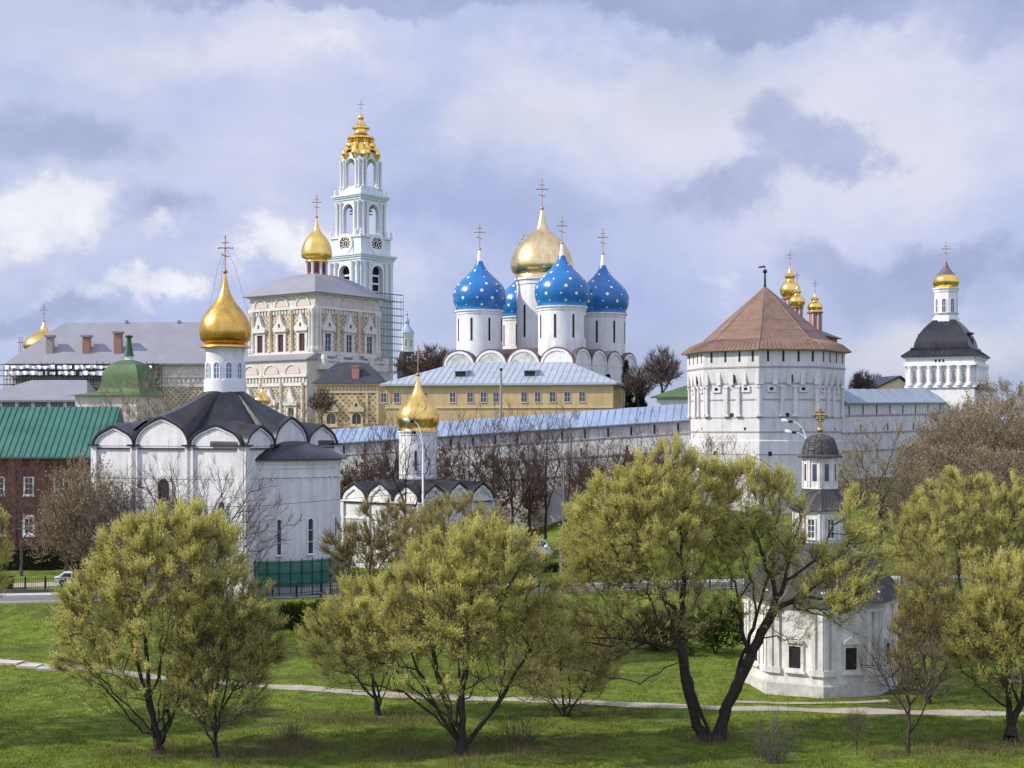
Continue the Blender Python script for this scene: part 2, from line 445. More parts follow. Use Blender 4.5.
def window(parent, fr, u, v0, w, h, arch=False, fw=0.14, fm=trim, pm=glass, dep=0.10, bars=(1, 1), sill=True, name='window', top=None):
    """frame as the part, pane as its sub-part"""
    def outl(e):
        ww = w + 2 * e
        if arch: return [(u - ww / 2, v0 - e), (u + ww / 2, v0 - e)] + list(reversed(arc(ww, ww / 2 * 1.0, v0 + h - w / 2, 8, 0, u)))
        return [(u - ww / 2, v0 - e), (u + ww / 2, v0 - e), (u + ww / 2, v0 + h + e), (u - ww / 2, v0 + h + e)]
    f = MB()
    f.ring(fr, outl(fw), outl(0), -0.02, dep)
    bw = min(0.035, w * 0.05) if fm is not dark else 0.03
    for i in range(bars[0]):
        uu = u - w / 2 + w * (i + 1) / (bars[0] + 1); f.rect(fr, uu - bw, uu + bw, v0, v0 + h * (0.93 if arch else 1), 0.0, dep * 0.7)
    for i in range(bars[1]):
        vv = v0 + h * (i + 1) / (bars[1] + 1); f.rect(fr, u - w / 2, u + w / 2, vv - bw, vv + bw, 0.0, dep * 0.65)
    if sill: f.rect(fr, u - w / 2 - fw * 1.6, u + w / 2 + fw * 1.6, v0 - fw * 1.7, v0 - fw - 0.003, -0.02, dep * 2)
    if top: f.ext(fr, [(u + a * w, v0 + h + b * w) for a, b in top], -0.02, dep * 2.2)
    o = f.build(name, fm, parent)
    MB().ext(fr, outl(-0.003), -0.03, 0.02).build('pane', pm, o)
    return o

def slit(parent, fr, u, v0, w, h, name='window', m=dark, d=0.03, arch=False):
    poly = [(u - w / 2, v0), (u + w / 2, v0)] + (list(reversed(arc(w, w / 2, v0 + h - w / 2, 6, 0, u))) if arch else [(u + w / 2, v0 + h), (u - w / 2, v0 + h)])
    return MB().ext(fr, poly, -0.1, d).build(name, m, parent)

ON = [(0.0, .78), (.05, .875), (.12, .955), (.20, .995), (.26, 1.0), (.34, .965), (.42, .87), (.51, .71), (.60, .53), (.70, .355), (.80, .225), (.90, .13), (1.0, .07)]
P2 = [(0, .80), (.08, .93), (.17, 1), (.23, 1.0), (.32, .955), (.42, .86), (.50, .75), (.58, .60), (.64, .45), (.70, .29), (.76, .20), (.85, .13), (1, .05)]
P4 = [(0, .78), (.06, .875), (.14, .955), (.24, .995), (.31, 1), (.40, .965), (.50, .87), (.60, .70), (.70, .50), (.80, .32), (.90, .19), (1, .11)]
P3 = [(0, .80), (.07, .9), (.15, .97), (.23, 1.0), (.30, .985), (.40, .89), (.50, .72), (.58, .55), (.66, .37), (.74, .25), (.83, .16), (.92, .10), (1, .06)]
def onion(Rm, z0, h, base=None, prof=ON, n=30):
    """a smooth onion profile"""
    ts = np.array([p[0] for p in prof]); rs = np.array([p[1] for p in prof]).copy()
    if base is not None: rs[0] = base / Rm
    m = np.gradient(rs, ts)
    out = []
    for t in np.linspace(0, 1, n):
        i = min(np.searchsorted(ts, t, 'right') - 1, len(ts) - 2); hh_ = ts[i + 1] - ts[i]; s = (t - ts[i]) / hh_
        r = (2 * s**3 - 3 * s**2 + 1) * rs[i] + (s**3 - 2 * s**2 + s) * hh_ * m[i] + (-2 * s**3 + 3 * s**2) * rs[i + 1] + (s**3 - s**2) * hh_ * m[i + 1]
        out.append((max(0.01, r) * Rm, z0 + t * h))
    return out

def cross(parent, x, y, z, h, m=crossm_, th=None, yaw=0.0, ball=True):
    """orthodox cross on a ball"""
    t = th or max(.055, h * 0.017)
    b = MB()
    if ball: b.ball((x, y, z + h * 0.03), h * 0.065, 10)
    c, s = math.cos(yaw), math.sin(yaw)
    def bar(u0, v0, u1, v1, r):
        b.tube([(x + u0 * c, y + u0 * s, z + v0), (x + u1 * c, y + u1 * s, z + v1)], r, 4)
    bar(0, 0, 0, h, t)
    bar(-h * .19, h * .68, h * .19, h * .68, t)
    bar(-h * .09, h * .82, h * .09, h * .82, t * .9)
    bar(-h * .11, h * .50, h * .11, h * .43, t * .9)
    for u, v in ((-.19, .68), (.19, .68), (0, 1.0)): b.ball((x + u * h * c, y + u * h * s, z + v * h), t * 1.7, 6)
    return b.build('cross', m, parent)

# ------------------------------------------------------------------ setting: ground, road, kerb, footpath
def grass_mat():
    m = bpy.data.materials.new('spring_grass'); m.use_nodes = True
    N, L = m.node_tree.nodes, m.node_tree.links
    b = N['Principled BSDF']; b.inputs['Roughness'].default_value = 0.95; b.inputs['Specular IOR Level'].default_value = 0.1
    tc = N.new('ShaderNodeTexCoord')
    def nz(s, d, sc=(1, 1, 1)):
        mp = N.new('ShaderNodeMapping'); mp.inputs['Scale'].default_value = sc; L.new(tc.outputs['Object'], mp.inputs['Vector'])
        n = N.new('ShaderNodeTexNoise'); n.inputs['Scale'].default_value = s; n.inputs['Detail'].default_value = d; n.inputs['Roughness'].default_value = 0.65
        L.new(mp.outputs[0], n.inputs['Vector']); return n.outputs['Fac']
    def rp(src, st):
        r = N.new('ShaderNodeValToRGB'); el = r.color_ramp.elements
        while len(el) < len(st): el.new(0.5)
        for e, (p, c) in zip(el, st): e.position = p; e.color = (*c, 1)
        L.new(src, r.inputs['Fac']); return r.outputs['Color']
    g = rp(nz(0.9, 8), [(0.28, (0.055, 0.080, 0.013)), (0.5, (0.122, 0.172, 0.024)), (0.72, (0.205, 0.245, 0.042))])
    d = rp(nz(0.35, 7), [(0.3, (0.085, 0.075, 0.035)), (0.7, (0.055, 0.06, 0.022))])
    k = rp(nz(0.085, 6, (1, 1.6, 1)), [(0.50, (0, 0, 0)), (0.66, (1, 1, 1))])
    mx = N.new('ShaderNodeMix'); mx.data_type = 'RGBA'; L.new(k, mx.inputs[0]); L.new(g, mx.inputs[6]); L.new(d, mx.inputs[7])
    L.new(mx.outputs[2], b.inputs['Base Color'])
    bp = N.new('ShaderNodeBump'); bp.inputs['Strength'].default_value = 0.7; bp.inputs['Distance'].default_value = 0.35
    L.new(nz(2.2, 9), bp.inputs['Height']); L.new(bp.outputs[0], b.inputs['Normal'])
    return m
grassm = grass_mat()

def grid_mesh(name, xs, ys, zf, m):
    gx, gy = np.meshgrid(xs, ys)
    gz = zf(gx, gy)
    co = np.stack([gx, gy, gz], -1).reshape(-1, 3)
    nx, ny = len(xs), len(ys)
    i = np.arange(nx * ny).reshape(ny, nx)
    q = np.stack([i[:-1, :-1], i[:-1, 1:], i[1:, 1:], i[1:, :-1]], -1).reshape(-1, 4)
    me = bpy.data.meshes.new(name)
    me.from_pydata(co.tolist(), [], q.tolist())
    me.polygons.foreach_set('use_smooth', [True] * len(q))
    me.materials.append(m); me.update()
    o = bpy.data.objects.new(name, me); COL.objects.link(o); o['kind'] = 'structure'
    return o
xs = np.concatenate([[-3000, -1500, -700, -350, -200], np.linspace(-140, 140, 180), [200, 350, 700, 1500, 3000]])
ys = np.concatenate([[-300, -100, 0, 30, 55], np.linspace(70, 260, 160), [300, 380, 500, 800, 1500, 3500]])
grid_mesh('ground', xs, ys, hh, grassm)

def ribbon(name, pts, width, m, up, across=3, kind='structure'):
    P = np.array(pts, float); v = []; f = []
    t = np.gradient(P, axis=0); t /= np.linalg.norm(t, axis=1)[:, None]
    nrm = np.stack([-t[:, 1], t[:, 0]], 1)
    for k in range(len(P)):
        w = width if not hasattr(width, '__len__') else width[k]
        for j in range(across):
            p = P[k] + nrm[k] * w * (j / (across - 1) - 0.5)
            v.append((p[0], p[1], H(p[0], p[1]) + up))
    for k in range(len(P) - 1):
        for j in range(across - 1):
            a = k * across + j; f.append((a, a + across, a + across + 1, a + 1))
    b = MB(); b.add(v, f)
    o = b.build(name, m); 
    if kind: o['kind'] = kind
    return o
rx = np.linspace(-150, 150, 200)
ribbon('road', np.stack([rx, np.full(200, 150.0)], 1), 5.4, asphalt, 0.06, 5)
ribbon('pavement', np.stack([rx, np.full(200, 154.2)], 1), 2.6, kerbm, 0.17, 3)
def kerb(y0, y1):
    b = MB()
    for a, c in zip(rx[:-1], rx[1:]):
        za, zc = float(zroad(a)), float(zroad(c))
        v = [(a, y0, za - .1), (c, y0, zc - .1), (c, y1, zc - .1), (a, y1, za - .1), (a, y0, za + .19), (c, y0, zc + .19), (c, y1, zc + .19), (a, y1, za + .19)]
        b.add(v, [(4, 5, 6, 7), (0, 1, 5, 4), (2, 3, 7, 6)])
    o = b.build('kerb', kerbm); o['kind'] = 'structure'
kerb(152.72, 152.9); kerb(146.95, 147.25)

# sandy footpath crossing the meadow
pp = [(-80, 660), (0, 661), (110, 672), (220, 683), (330, 690), (450, 698), (600, 704), (740, 708), (880, 712), (1024, 714), (1150, 715)]
pth = []
for px, py in pp:
    D = CAMZ * F / (py - HOR); pth.append((X(px, D), D))
pth = np.array(pth); ti = np.linspace(0, len(pth) - 1, 120)
pth = np.stack([np.interp(ti, range(len(pth)), pth[:, 0]), np.interp(ti, range(len(pth)), pth[:, 1])], 1)
rg = np.random.default_rng(5)
ribbon('footpath', pth, list(1.75 + 0.25 * np.sin(ti * 9) + rg.uniform(-.22, .22, 120)), pathm, 0.03)
# lane up the lawn behind the road
ribbon('path', [(X(480, 168), 166), (X(520, 170), 170), (X(545, 171), 171.5), (X(575, 171), 171), (X(640, 173), 170)], 1.3, pathm, 0.04)
ribbon('path', [(X(-60, 162), 164), (X(10, 162), 164.5), (X(60, 165), 165), (X(95, 167), 166)], 4.2, pathm, 0.04)
# bare earth beside the chapel
ribbon('dirt_path', [(X(735, 106), 105.5), (X(780, 106), 104.6), (X(850, 106), 104.4), (X(885, 106), 105)], .8, pathm, 0.035)
for i, (px, py, w, lab) in enumerate([(8, 661, 2.6, 'longest pale stone slab at the left end of the meadow footpath'), (30, 664, 2.0, 'small pale stone slab, second from the left on the footpath'), (52, 667, 2.4, 'narrow pale stone slab, third from the left on the footpath')]):
    D = CAMZ * F / (py - HOR) - 1.7
    b = MB(); b.add([(-w/2, -.55, 0), (w/2 - .2, -.7, 0), (w/2, .5, 0), (-w/2 + .2, .6, 0), (-w/2, -.55, .22), (w/2 - .2, -.7, .2), (w/2, .5, .24), (-w/2 + .2, .6, .22)],
                    [(4, 5, 6, 7), (0, 1, 5, 4), (1, 2, 6, 5), (2, 3, 7, 6), (3, 0, 4, 7)])
    o = tag(b.build('stone_slab', stonem), lab, 'stone slab', 'stone slabs beside the footpath'); o.location = (X(px, D), D, H(X(px, D), D) + 0.0); o.rotation_euler = (0, 0, R(-6 + 5 * i))

# ------------------------------------------------------------------ churches with zakomary gables
def zak_body(t, half, z0, zs, faces, rise_frac, wm, rm, over=0.35, pil=0.35, keel=0.25, gd=.3, apexz=None, apexr=2.5, pc=(0, 0), ledge=True, mid=None, archi=.5):
    """square body with rounded gables: faces maps an angle to a list of bays (centre u, width, arc height)"""
    hx, hy = half
    b = MB(); b.box(-hx, hx, -hy, hy, z0, zs)
    rb = MB()
    for ang, bays in faces.items():
        dist = hx if ang in (0, 180) else hy
        fr = Fr(ang, dist)
        for (u, w, hgt) in bays:
            # pilasters at both bay edges
            for e in (-1, 1):
                ue = u + e * w / 2
                b.rect(fr, ue - pil, ue + pil, z0, zs - 0.002, 0, 0.28)
            if ledge:
                rb.rect(fr, u - w / 2 + pil + .02, u + w / 2 - pil - .02, zs - 0.35, zs - 0.22, 0.0, 0.22)
            g = MB()
            ww = w - 0.15
            g.ext(fr, [(u - ww / 2, zs + 0.003)] + [(u + ww / 2, zs + 0.003)] + list(reversed(arc(ww, hgt, zs + 0.01, 16, keel, u))), -gd, 0.06)
            g.ring(fr, arc(ww, hgt, zs, 16, keel, u), arc(ww - 2 * archi, hgt - archi, zs, 16, keel, u), 0.05, 0.24, closed=False)
            g.build('gable', wm, t)
            # tin hood over the gable, running back into the main roof
            dp = dist * 0.55
            o1 = arc(ww + 0.7, hgt + 0.35, zs - 0.05, 16, keel + .05, u); i1 = arc(ww + 0.15, hgt + 0.12, zs - 0.05, 16, keel, u)
            rb.ring(fr, o1, i1, -0.2, over, closed=False)
            if mid is not None:   # little flared eave tips at the springers
                for e in (-1, 1): rb.rect(fr, u + e * w / 2 - .55, u + e * w / 2 + .55, zs - .02, zs + .14, -.3, .62)
            if apexz and mid is None: continue
            if mid is not None and abs(u - faces[ang][mid][0]) < .01: continue
            dp = 4.2 if mid is not None else dp
            top = o1; n = len(top)
            vs = [fr.p(uu, vv, -0.2) for uu, vv in top] + [fr.p(uu, vv + 0.15 * (vv - zs), -dp) for uu, vv in top]
            rb.add(vs, [(i, i + 1, n + i + 1, n + i) for i in range(n - 1)])
    if apexz:
        # folded tin planes: ridges run from each gable top up to the drum, valleys between
        per = []
        for ang in (-90, 0, 90, 180):
            fr = Fr(ang, hx if ang in (0, 180) else hy)
            for bi, (u, w, hgt) in enumerate(faces[ang]):
                if mid is not None and bi != mid: continue
                ww = w - .15
                if mid is not None: per.append(fr.p(-(hy if ang in (0, 180) else hx) * .80, zs + .45, -(hx if ang in (0, 180) else hy) * .20))
                for k, (uu, vv) in enumerate(arc(ww + .5, hgt + .3, zs - .05, 8, keel + .05, u)): per.append(fr.p(uu, vv, -.15))
        n = len(per); rows = []
        for k in range(6):
            q = k / 5; row = []
            for (x_, y_, z_) in per:
                a = math.atan2(y_, x_); tx, ty = pc[0] + apexr * math.cos(a), pc[1] + apexr * math.sin(a)
                zz_ = z_ + (apexz - z_) * (q ** (1.12 if mid is not None else 1.3))
                row.append((x_ + (tx - x_) * q, y_ + (ty - y_) * q, zz_))
            rows.append(row)
        rb.add([p for r_ in rows for p in r_], [(j * n + i, j * n + (i + 1) % n, (j + 1) * n + (i + 1) % n, (j + 1) * n + i) for j in range(5) for i in range(n)])
        rb.lathe([(apexr * 1.02, apexz - .5), (apexr * 1.02, apexz + .02), (apexr * .8, apexz + .03)], 24, pc)
    b.build('wall', wm, t)
    r = rb.build('roof', rm, t, ang=16)
    return r

def drum_dome(t, c, rd, z0, zc, Rm, hdome, neck, crossh, wallm, domem, nwin, wa0, ww, wh, wv, glassm=dark, stars=False, arch=False, seg=40, rim=None, yaw=0.0, framed=False, crossm=crossm_, P=ON):
    """drum with cornice and slit windows, onion dome with gilt neck and cross"""
    b = MB()
    prof = [(rd * 1.03, z0), (rd * 1.03, z0 + (zc - z0) * .06), (rd, z0 + (zc - z0) * .065), (rd, zc - (zc - z0) * .09), (rd * 1.03, zc - (zc - z0) * .085),
            (rd * 1.03, zc - (zc - z0) * .03), (rd * 1.09, zc - (zc - z0) * .028), (rd * 1.09, zc)]
    b.lathe(prof, seg, c)
    d = b.build('drum', wallm, t)
    for i in range(nwin):
        a = wa0 + 360 * i / nwin
        fr = Fr(a, rd - 0.01, c)
        if framed: window(d, fr, 0, wv, ww, wh, arch, 0.10, trim, glassm, 0.10, (1, 2))
        else: slit(d, fr, 0, wv, ww, wh, m=glassm, d=0.06, arch=arch)
    dm = MB()
    prof = onion(Rm, zc, hdome, None, P)
    if rim is not None:
        prof = [(rd * 1.02, zc + 0.003), (rim, zc + 0.02), (rim * 1.0, zc + hdome * .012), (rd * 1.02, zc + hdome * .06)] + [p for p in prof if p[1] > zc + hdome * .075]
    dm.lathe(prof, 48, c)
    if stars:
        rnd = random.Random(int(c[0] * 100))
        P = onion(Rm, zc, hdome, None, P, n=200)
        rowsz = [.10, .23, .37, .51, .65, .80]
        for ri, tz in enumerate(rowsz):
            k = int(tz * 199); r0, zz = P[k]; r1, z1 = P[min(k + 3, 199)]; rm1, zm1 = P[max(k - 3, 0)]
            tr, tz_ = r1 - rm1, z1 - zm1; ln = math.hypot(tr, tz_); tr /= ln; tz_ /= ln
            n = max(5, int(2 * math.pi * r0 / 3.3))
            for i in range(n):
                a = 2 * math.pi * (i + 0.5 * (ri % 2)) / n + 0.3
                big = (i + ri) % 2 == 0
                sr = (0.43 if big else 0.25) * (0.8 if ri in (0, 5, 6) else 1)
                er = Vector((math.cos(a), math.sin(a), 0)); ea = Vector((-math.sin(a), math.cos(a), 0))
                tv = er * tr + Vector((0, 0, tz_)); nv = ea.cross(tv)
                if nv.dot(er) < 0: nv = -nv
                pc_ = Vector((c[0], c[1], zz)) + er * r0 + nv * 0.05
                m = 16
                vs = [tuple(pc_ + (ea * math.cos(2 * math.pi * q / m) + tv * math.sin(2 * math.pi * q / m)) * (sr if q % 2 == 0 else sr * .62)) for q in range(m)] + [tuple(pc_ + nv * 0.07)]
                dm.add(vs, [(q, (q + 1) % m, m) for q in range(m)], 1)
    domes = dm.build('onion_dome', [domem, goldleaf], t, ang=60)
    zt = zc + hdome
    nk = MB(); rt = prof[-1][0]
    nk.lathe([(rt * 1.02, zt - neck * .25), (rt * .75, zt + neck * .35), (rt * .5, zt + neck)], 12, c)
    nk.build('neck', domem if not stars else goldleaf, domes)
    cross(domes, c[0], c[1], zt + neck, crossh, m=crossm, yaw=yaw)
    return d, domes

# --- the large white church on the left
D = 158; s = D / F
t = root('church', 'large white church with grey tin gabled roof and single tall gold dome, left of picture', 'church', (-33.05, D, 2.3), R(-22))
zz = lambda py, DD=D: CAMZ + (HOR - py) / F * DD - 2.3
hw = 9.6; zs = zz(445)
arcs = lambda sgn=1: [(-6.9, 5.2, 1.6), (-0.7, 6.8, 2.55), (6.1, 6.2, 1.75)]
roof_ = zak_body(t, (hw, hw), -1.5, zs, {-90: arcs(), 0: arcs(), 90: arcs(), 180: arcs()}, 1, white, roofdark, apexz=zz(391), apexr=2.2, pc=(.8, 0), keel=0.30, mid=1, archi=.16)
drum_dome(t, (.8, 0), 2.12, zz(394), zz(348), 2.9, 2.9 * 2.75, 0.5, 4.1, white, goldworn, 10, -10, 0.62, 1.75, zz(379), glassblue, arch=True, rim=2.8, framed=True, yaw=R(22), P=P3)
gb = MB()
gb.lathe([(2.35, zz(394)), (2.35, zz(381)), (2.28, zz(380.5)), (2.28, zz(379.9))], 40, (.8, 0)); gb.build('drum_base', trim, t)
# apse
b = MB(); ac = (7.0, 0); ar = 7.4; zc = zz(460, 150)
b.lathe([(ar, -1.5), (ar, zc - .9), (ar + .1, zc - .88), (ar + .1, zc - .5), (ar + .22, zc - .45), (ar + .22, zc)], 72, ac)
for a in range(-85, 90, 17):
    fr = Fr(a, ar - 0.02, ac); b.rect(fr, -.09, .09, -1.5, zc - 2.2, 0, 0.09)
    for q in range(2):   # hanging arcade under the cornice
        fr2 = Fr(a + 4.25 + 8.5 * q, ar - 0.03, ac); b.ring(fr2, arc(1.0, .5, zc - 2.2, 8), arc(.8, .4, zc - 2.2, 8), 0, .1, closed=False)
ap = b.build('apse', white, t)
for a, w_ in ((-53, .42), (-26, .62), (7, .5), (35, .6)): window(t, Fr(a, ar + .02, ac), 0, zz(554, 149), w_, zz(519, 149) - zz(554, 149), True, .12, trim, glass, .10, (0, 2))
b = MB(); b.lathe([(ar + .75, zc - .02), (ar + .75, zc + .1), (ar + .1, zc + .55), (ar * .8, zc + 1.2), (ar * .5, zc + 1.9), (0, zc + 2.3)], 60, ac, 0)
b.build('apse_roof', roofdark, t)
# portal and windows of the side wall
fr = Fr(-90, hw)
window(t, fr, -0.4, zz(510), 1.5, zz(476) - zz(510), True, .35, beige, dark, .25, (0, 0))
window(t, fr, -6.9, zz(525), .8, 3.2, True, .25, trim, glass, .15)
window(t, fr, 6.8, zz(525), .8, 3.2, True, .25, trim, glass, .15)
b = MB(); b.ext(fr, [(-1.4, -.5), (1.4, -.5), (1.4, 3.6)] + list(reversed(arc(2.8, 1.3, 3.6, 8, .2)))[1:-1] + [(-1.4, 3.6)], -.1, .2); dr = b.build('door', wood, t)
b = MB(); b.ring(fr, [(-1.8, -.5), (-1.8, 3.6)] + arc(3.6, 1.8, 3.6, 10, .25)[1:-1] + [(1.8, 3.6), (1.8, -.5)], [(-1.4, -.5), (-1.4, 3.6)] + arc(2.8, 1.3, 3.6, 10, .2)[1:-1] + [(1.4, 3.6), (1.4, -.5)], 0, .5, closed=False); b.build('door_surround', trim, t)
# guy chains of the cross
b = MB(); ztop = zz(348) + 8 + .5
for a in (20, 140, 260):
    b.tube([(.8 + .1, 0, ztop + 2.8), (.8 + math.cos(R(a)) * 1.2, math.sin(R(a)) * 1.2, ztop + .4), (.8 + math.cos(R(a)) * 2.75, math.sin(R(a)) * 2.75, ztop - 5.2)], .018, 3)
b.build('cross_chain', iron, t)

# --- the second church, further back
D = 182
t = root('church', 'smaller white church with zigzag grey gables and one gold dome, right of the large one', 'church', (X(418, D), D, H(X(418, D), D)), R(-39))
zb = H(X(418, D), D)
zz = lambda py, DD=D: CAMZ + (HOR - py) / F * DD - zb
hw = 6.9; zs = zz(499)
ar3 = lambda: [(-4.6, 4.3, 1.55), (0, 4.3, 1.75), (4.6, 4.3, 1.55)]
zak_body(t, (hw, hw), -1, zs, {-90: ar3(), 0: ar3(), 90: ar3(), 180: ar3()}, 1, white, roofdark, apexz=zz(479), apexr=3.2, keel=0.35, pil=.3)
drum_dome(t, (0, 0), 2.45, zz(480), zz(431), 2.78, 6.9, .3, 3.9, white, gold, 4, -54, .30, 2.6, zz(470), dark, arch=True, rim=2.6, yaw=R(39), P=P3)
for ang in (-90, 0):
    fr = Fr(ang, hw)
    for u in (-4.6, 0, 4.6): window(t, fr, u, zs - 6.2, .9, 2.6, True, .25, trim, glass, .15)
    b = MB(); b.rect(fr, -hw, hw, zs - 2.4, zs - 2.15, 0, .12); b.rect(fr, -hw - .3, hw + .3, zs - .16, zs + .02, 0, .40); b.build('cornice', trim, t)
b = MB(); b.box(6.9, 10.2, -4, 4, -1, zs - 4.5); b.build('porch', white2, t)
b = MB(); b.box(6.7, 10.6, -4.4, 4.4, zs - 4.49, zs - 4.25); b.add([(6.9, -4.4, zs - 4.25), (10.6, -4.4, zs - 4.25), (10.6, 4.4, zs - 4.25), (6.9, 4.4, zs - 4.25), (6.9, -3, zs - 2.9), (6.9, 3, zs - 2.9)], [(0, 1, 4), (1, 2, 5, 4), (2, 3, 5)]); b.build('porch_roof', roofdark, t)

# --- the five domed cathedral
D = 310; zb = 12.0
t = root('cathedral', 'great white cathedral with four star spangled blue domes around one gold dome', 'cathedral', (X(542, D), D, zb), R(-29))
zz = lambda py, DD=D: CAMZ + (HOR - py) / F * DD - zb
hw = 15.8; zs = zz(368)
z4 = lambda n: [(-hw + hw / n + 2 * hw / n * i, 2 * hw / n - .2, hw / n * .82) for i in range(n)]
zak_body(t, (hw, hw), -1, zs, {-90: z4(4), 0: z4(4), 90: z4(4), 180: z4(4)}, 1, white2, mat('brown_tin_roof', (0.13, 0.095, 0.09), .5, .2, var=.3), apexz=zz(350), apexr=7, keel=0, ledge=False, over=.2)
for fr, kk in ((Fr(-90, hw), 4), (Fr(0, hw), 4)):
    for (u, w, hg) in z4(kk): window(t, fr, u, zs - 9, 1.0, 5.0, True, .3, trim, dark, .2)
q = 10.1
for cx, cy, py in ((-q, -q, 309), (q, -q, 309), (-q, q, 309), (q, q, 309)):
    zc = 46.4 - zb
    drum_dome(t, (cx, cy), 5.05, zz(360), zc, 5.85, 10.9, 2.4, 5.8, white, blue, 8, -80, .44, 4.9, zz(343), dark, stars=True, yaw=R(27), rim=5.35, P=P4)
drum_dome(t, (0, 0), 5.6, zz(356), zz(279), 6.95, 14.9, .5, 6.6, white, goldpale, 8, -60, .55, 7.0, zz(338), dark, yaw=R(27), rim=6.0, P=P2)
fresco = mat('faded_fresco', (.42, .46, .42), .9, var=.45, scale=.9)
for (u, w, hg) in z4(4)[:3]: MB().ext(Fr(-90, hw), arc(w - 1.6, hg - .9, zs + .3, 14, 0, u), -.1, .1).build('fresco', fresco, t)

# ------------------------------------------------------------------ bell tower
D = 400; zb = 13.0
t = root('bell_tower', 'tall turquoise and white bell tower with open arches and ornate golden crown', 'bell tower', (X(361, D), D, zb), R(-39))
zz = lambda py: CAMZ + (HOR - py) / F * D - zb
def tier(t, w, z0, z1, aw, zspring, zbot, cols, wm=turq, thick=1.3, back=True, colr=.42, curved=False):
    b = MB()
    for a in (-90, 0, 90, 180):
        fr = Fr(a, w / 2)
        pw = w - 2 * thick if a in (0, 180) else w
        poly = [(-pw / 2, z0), (-pw / 2, z1), (pw / 2, z1), (pw / 2, z0), (aw / 2, z0), (aw / 2, zspring)] + list(reversed(arc(aw, aw / 2, zspring, 12)))[1:-1] + [(-aw / 2, zspring), (-aw / 2, z0)]
        if curved:
            poly = [(-pw / 2, z0), (-pw / 2, z1 - 1.2)] + arc(pw * .86, 1.9, z1 - 1.2, 10) + [(pw / 2, z1 - 1.2)] + poly[3:]
        b.ext(fr, poly, -thick, 0)
        if zbot > z0: b.rect(fr, -aw / 2 + .002, aw / 2 - .002, z0, zbot, -thick * .8, -.25)
    b.box(-w / 2 + thick, w / 2 - thick, -w / 2 + thick, w / 2 - thick, z0, z0 + .5)
    b.build('tier', wm, t)
    for a in (-90, 0, 90, 180):
        fr = Fr(a, w / 2)
        fb = MB(); fb.ring(fr, [(-aw / 2 - .5, z0 + .3), (-aw / 2 - .5, zspring)] + arc(aw + 1, aw / 2 + .5, zspring, 12)[1:-1] + [(aw / 2 + .5, zspring), (aw / 2 + .5, z0 + .3)],
                [(-aw / 2, z0 + .3), (-aw / 2, zspring)] + arc(aw, aw / 2, zspring, 12)[1:-1] + [(aw / 2, zspring), (aw / 2, z0 + .3)], -.1, .22, closed=False)
        fb.build('arch_trim', trim, t)
    for a in (-90, 0, 90, 180):
        fr = Fr(a, w / 2)
        for u in cols:
            for e in (-1, 1):
                c = fr.p(e * u, 0, .32)
                cb = MB(); zt = z1 - (1.4 if curved else .6)
                cb.lathe([(colr * 1.35, z0), (colr * 1.35, z0 + .5), (colr, z0 + .6), (colr * .86, zt - .7), (colr * 1.3, zt - .3), (colr * 1.35, zt)], 12, (c[0], c[1])); cb.build('column', trim, t)
def cornice(t, w, z0, z1, m=turq, e=.9):
    b = MB()
    h = z1 - z0
    for k, (a, f0, f1) in enumerate(((.35, 0, .4), (.7, .4, .7), (1.0, .7, 1.0))):
        q = w / 2 + e * a
        b.box(-q, q, -q, q, z0 + h * f0, z0 + h * f1 - .002)
    b.build('cornice', m, t)
w1, w2, w3, w4 = 12.9, 11.9, 9.9, 8.2
b = MB(); b.box(-w1 / 2, w1 / 2, -w1 / 2, w1 / 2, 0, zz(302)); b.build('base', turq, t)
tier(t, w1, zz(302), zz(262), 4.3, zz(275), zz(296), (3.3, 5.4), colr=.5)
cornice(t, w1, zz(262), zz(256.5))
b = MB(); b.box(-w2 / 2, w2 / 2, -w2 / 2, w2 / 2, zz(256.5), zz(240)); b.build('clock_stage', turq, t)
for a in (-90, 0, 90, 180):
    fr = Fr(a, w2 / 2); rr = 2.1; zc = zz(246)
    circ = lambda r: [(r * math.cos(2 * math.pi * i / 32), zc + r * math.sin(2 * math.pi * i / 32)) for i in range(32)]
    b = MB(); b.ring(fr, circ(rr + .75), circ(rr), -.05, .5); b.rect(fr, -rr - .9, rr + .9, zz(256), zc - rr * .6, 0, .25); ck = b.build('clock', trim, t)
    b = MB(); b.ext(fr, circ(rr), -.05, .12); b.build('dial', iron, ck)
    b = MB()
    for i in range(12):
        an = 2 * math.pi * i / 12
        c0, s0 = math.cos(an), math.sin(an)
        b.ext(fr, [(c0 * rr * .62 - s0 * .13, zc + s0 * rr * .62 + c0 * .13), (c0 * rr * .62 + s0 * .13, zc + s0 * rr * .62 - c0 * .13), (c0 * rr * .93 + s0 * .16, zc + s0 * rr * .93 - c0 * .16), (c0 * rr * .93 - s0 * .16, zc + s0 * rr * .93 + c0 * .16)], .12, .18)
    for an, ln in ((R(62), .75), (R(-100), .55)):
        c0, s0 = math.cos(an), math.sin(an); b.ext(fr, [(-s0 * .11, zc + c0 * .11), (s0 * .11, zc - c0 * .11), (c0 * rr * ln, zc + s0 * rr * ln)], .18, .22)
    b.ring(fr, circ(rr * .5), circ(rr * .42), .12, .17)
    b.build('clock_numerals', goldleaf, ck)
b = MB(); b.box(-w2 / 2 - .4, w2 / 2 + .4, -w2 / 2 - .4, w2 / 2 + .4, zz(240), zz(238.5)); b.build('cornice', trim, t)
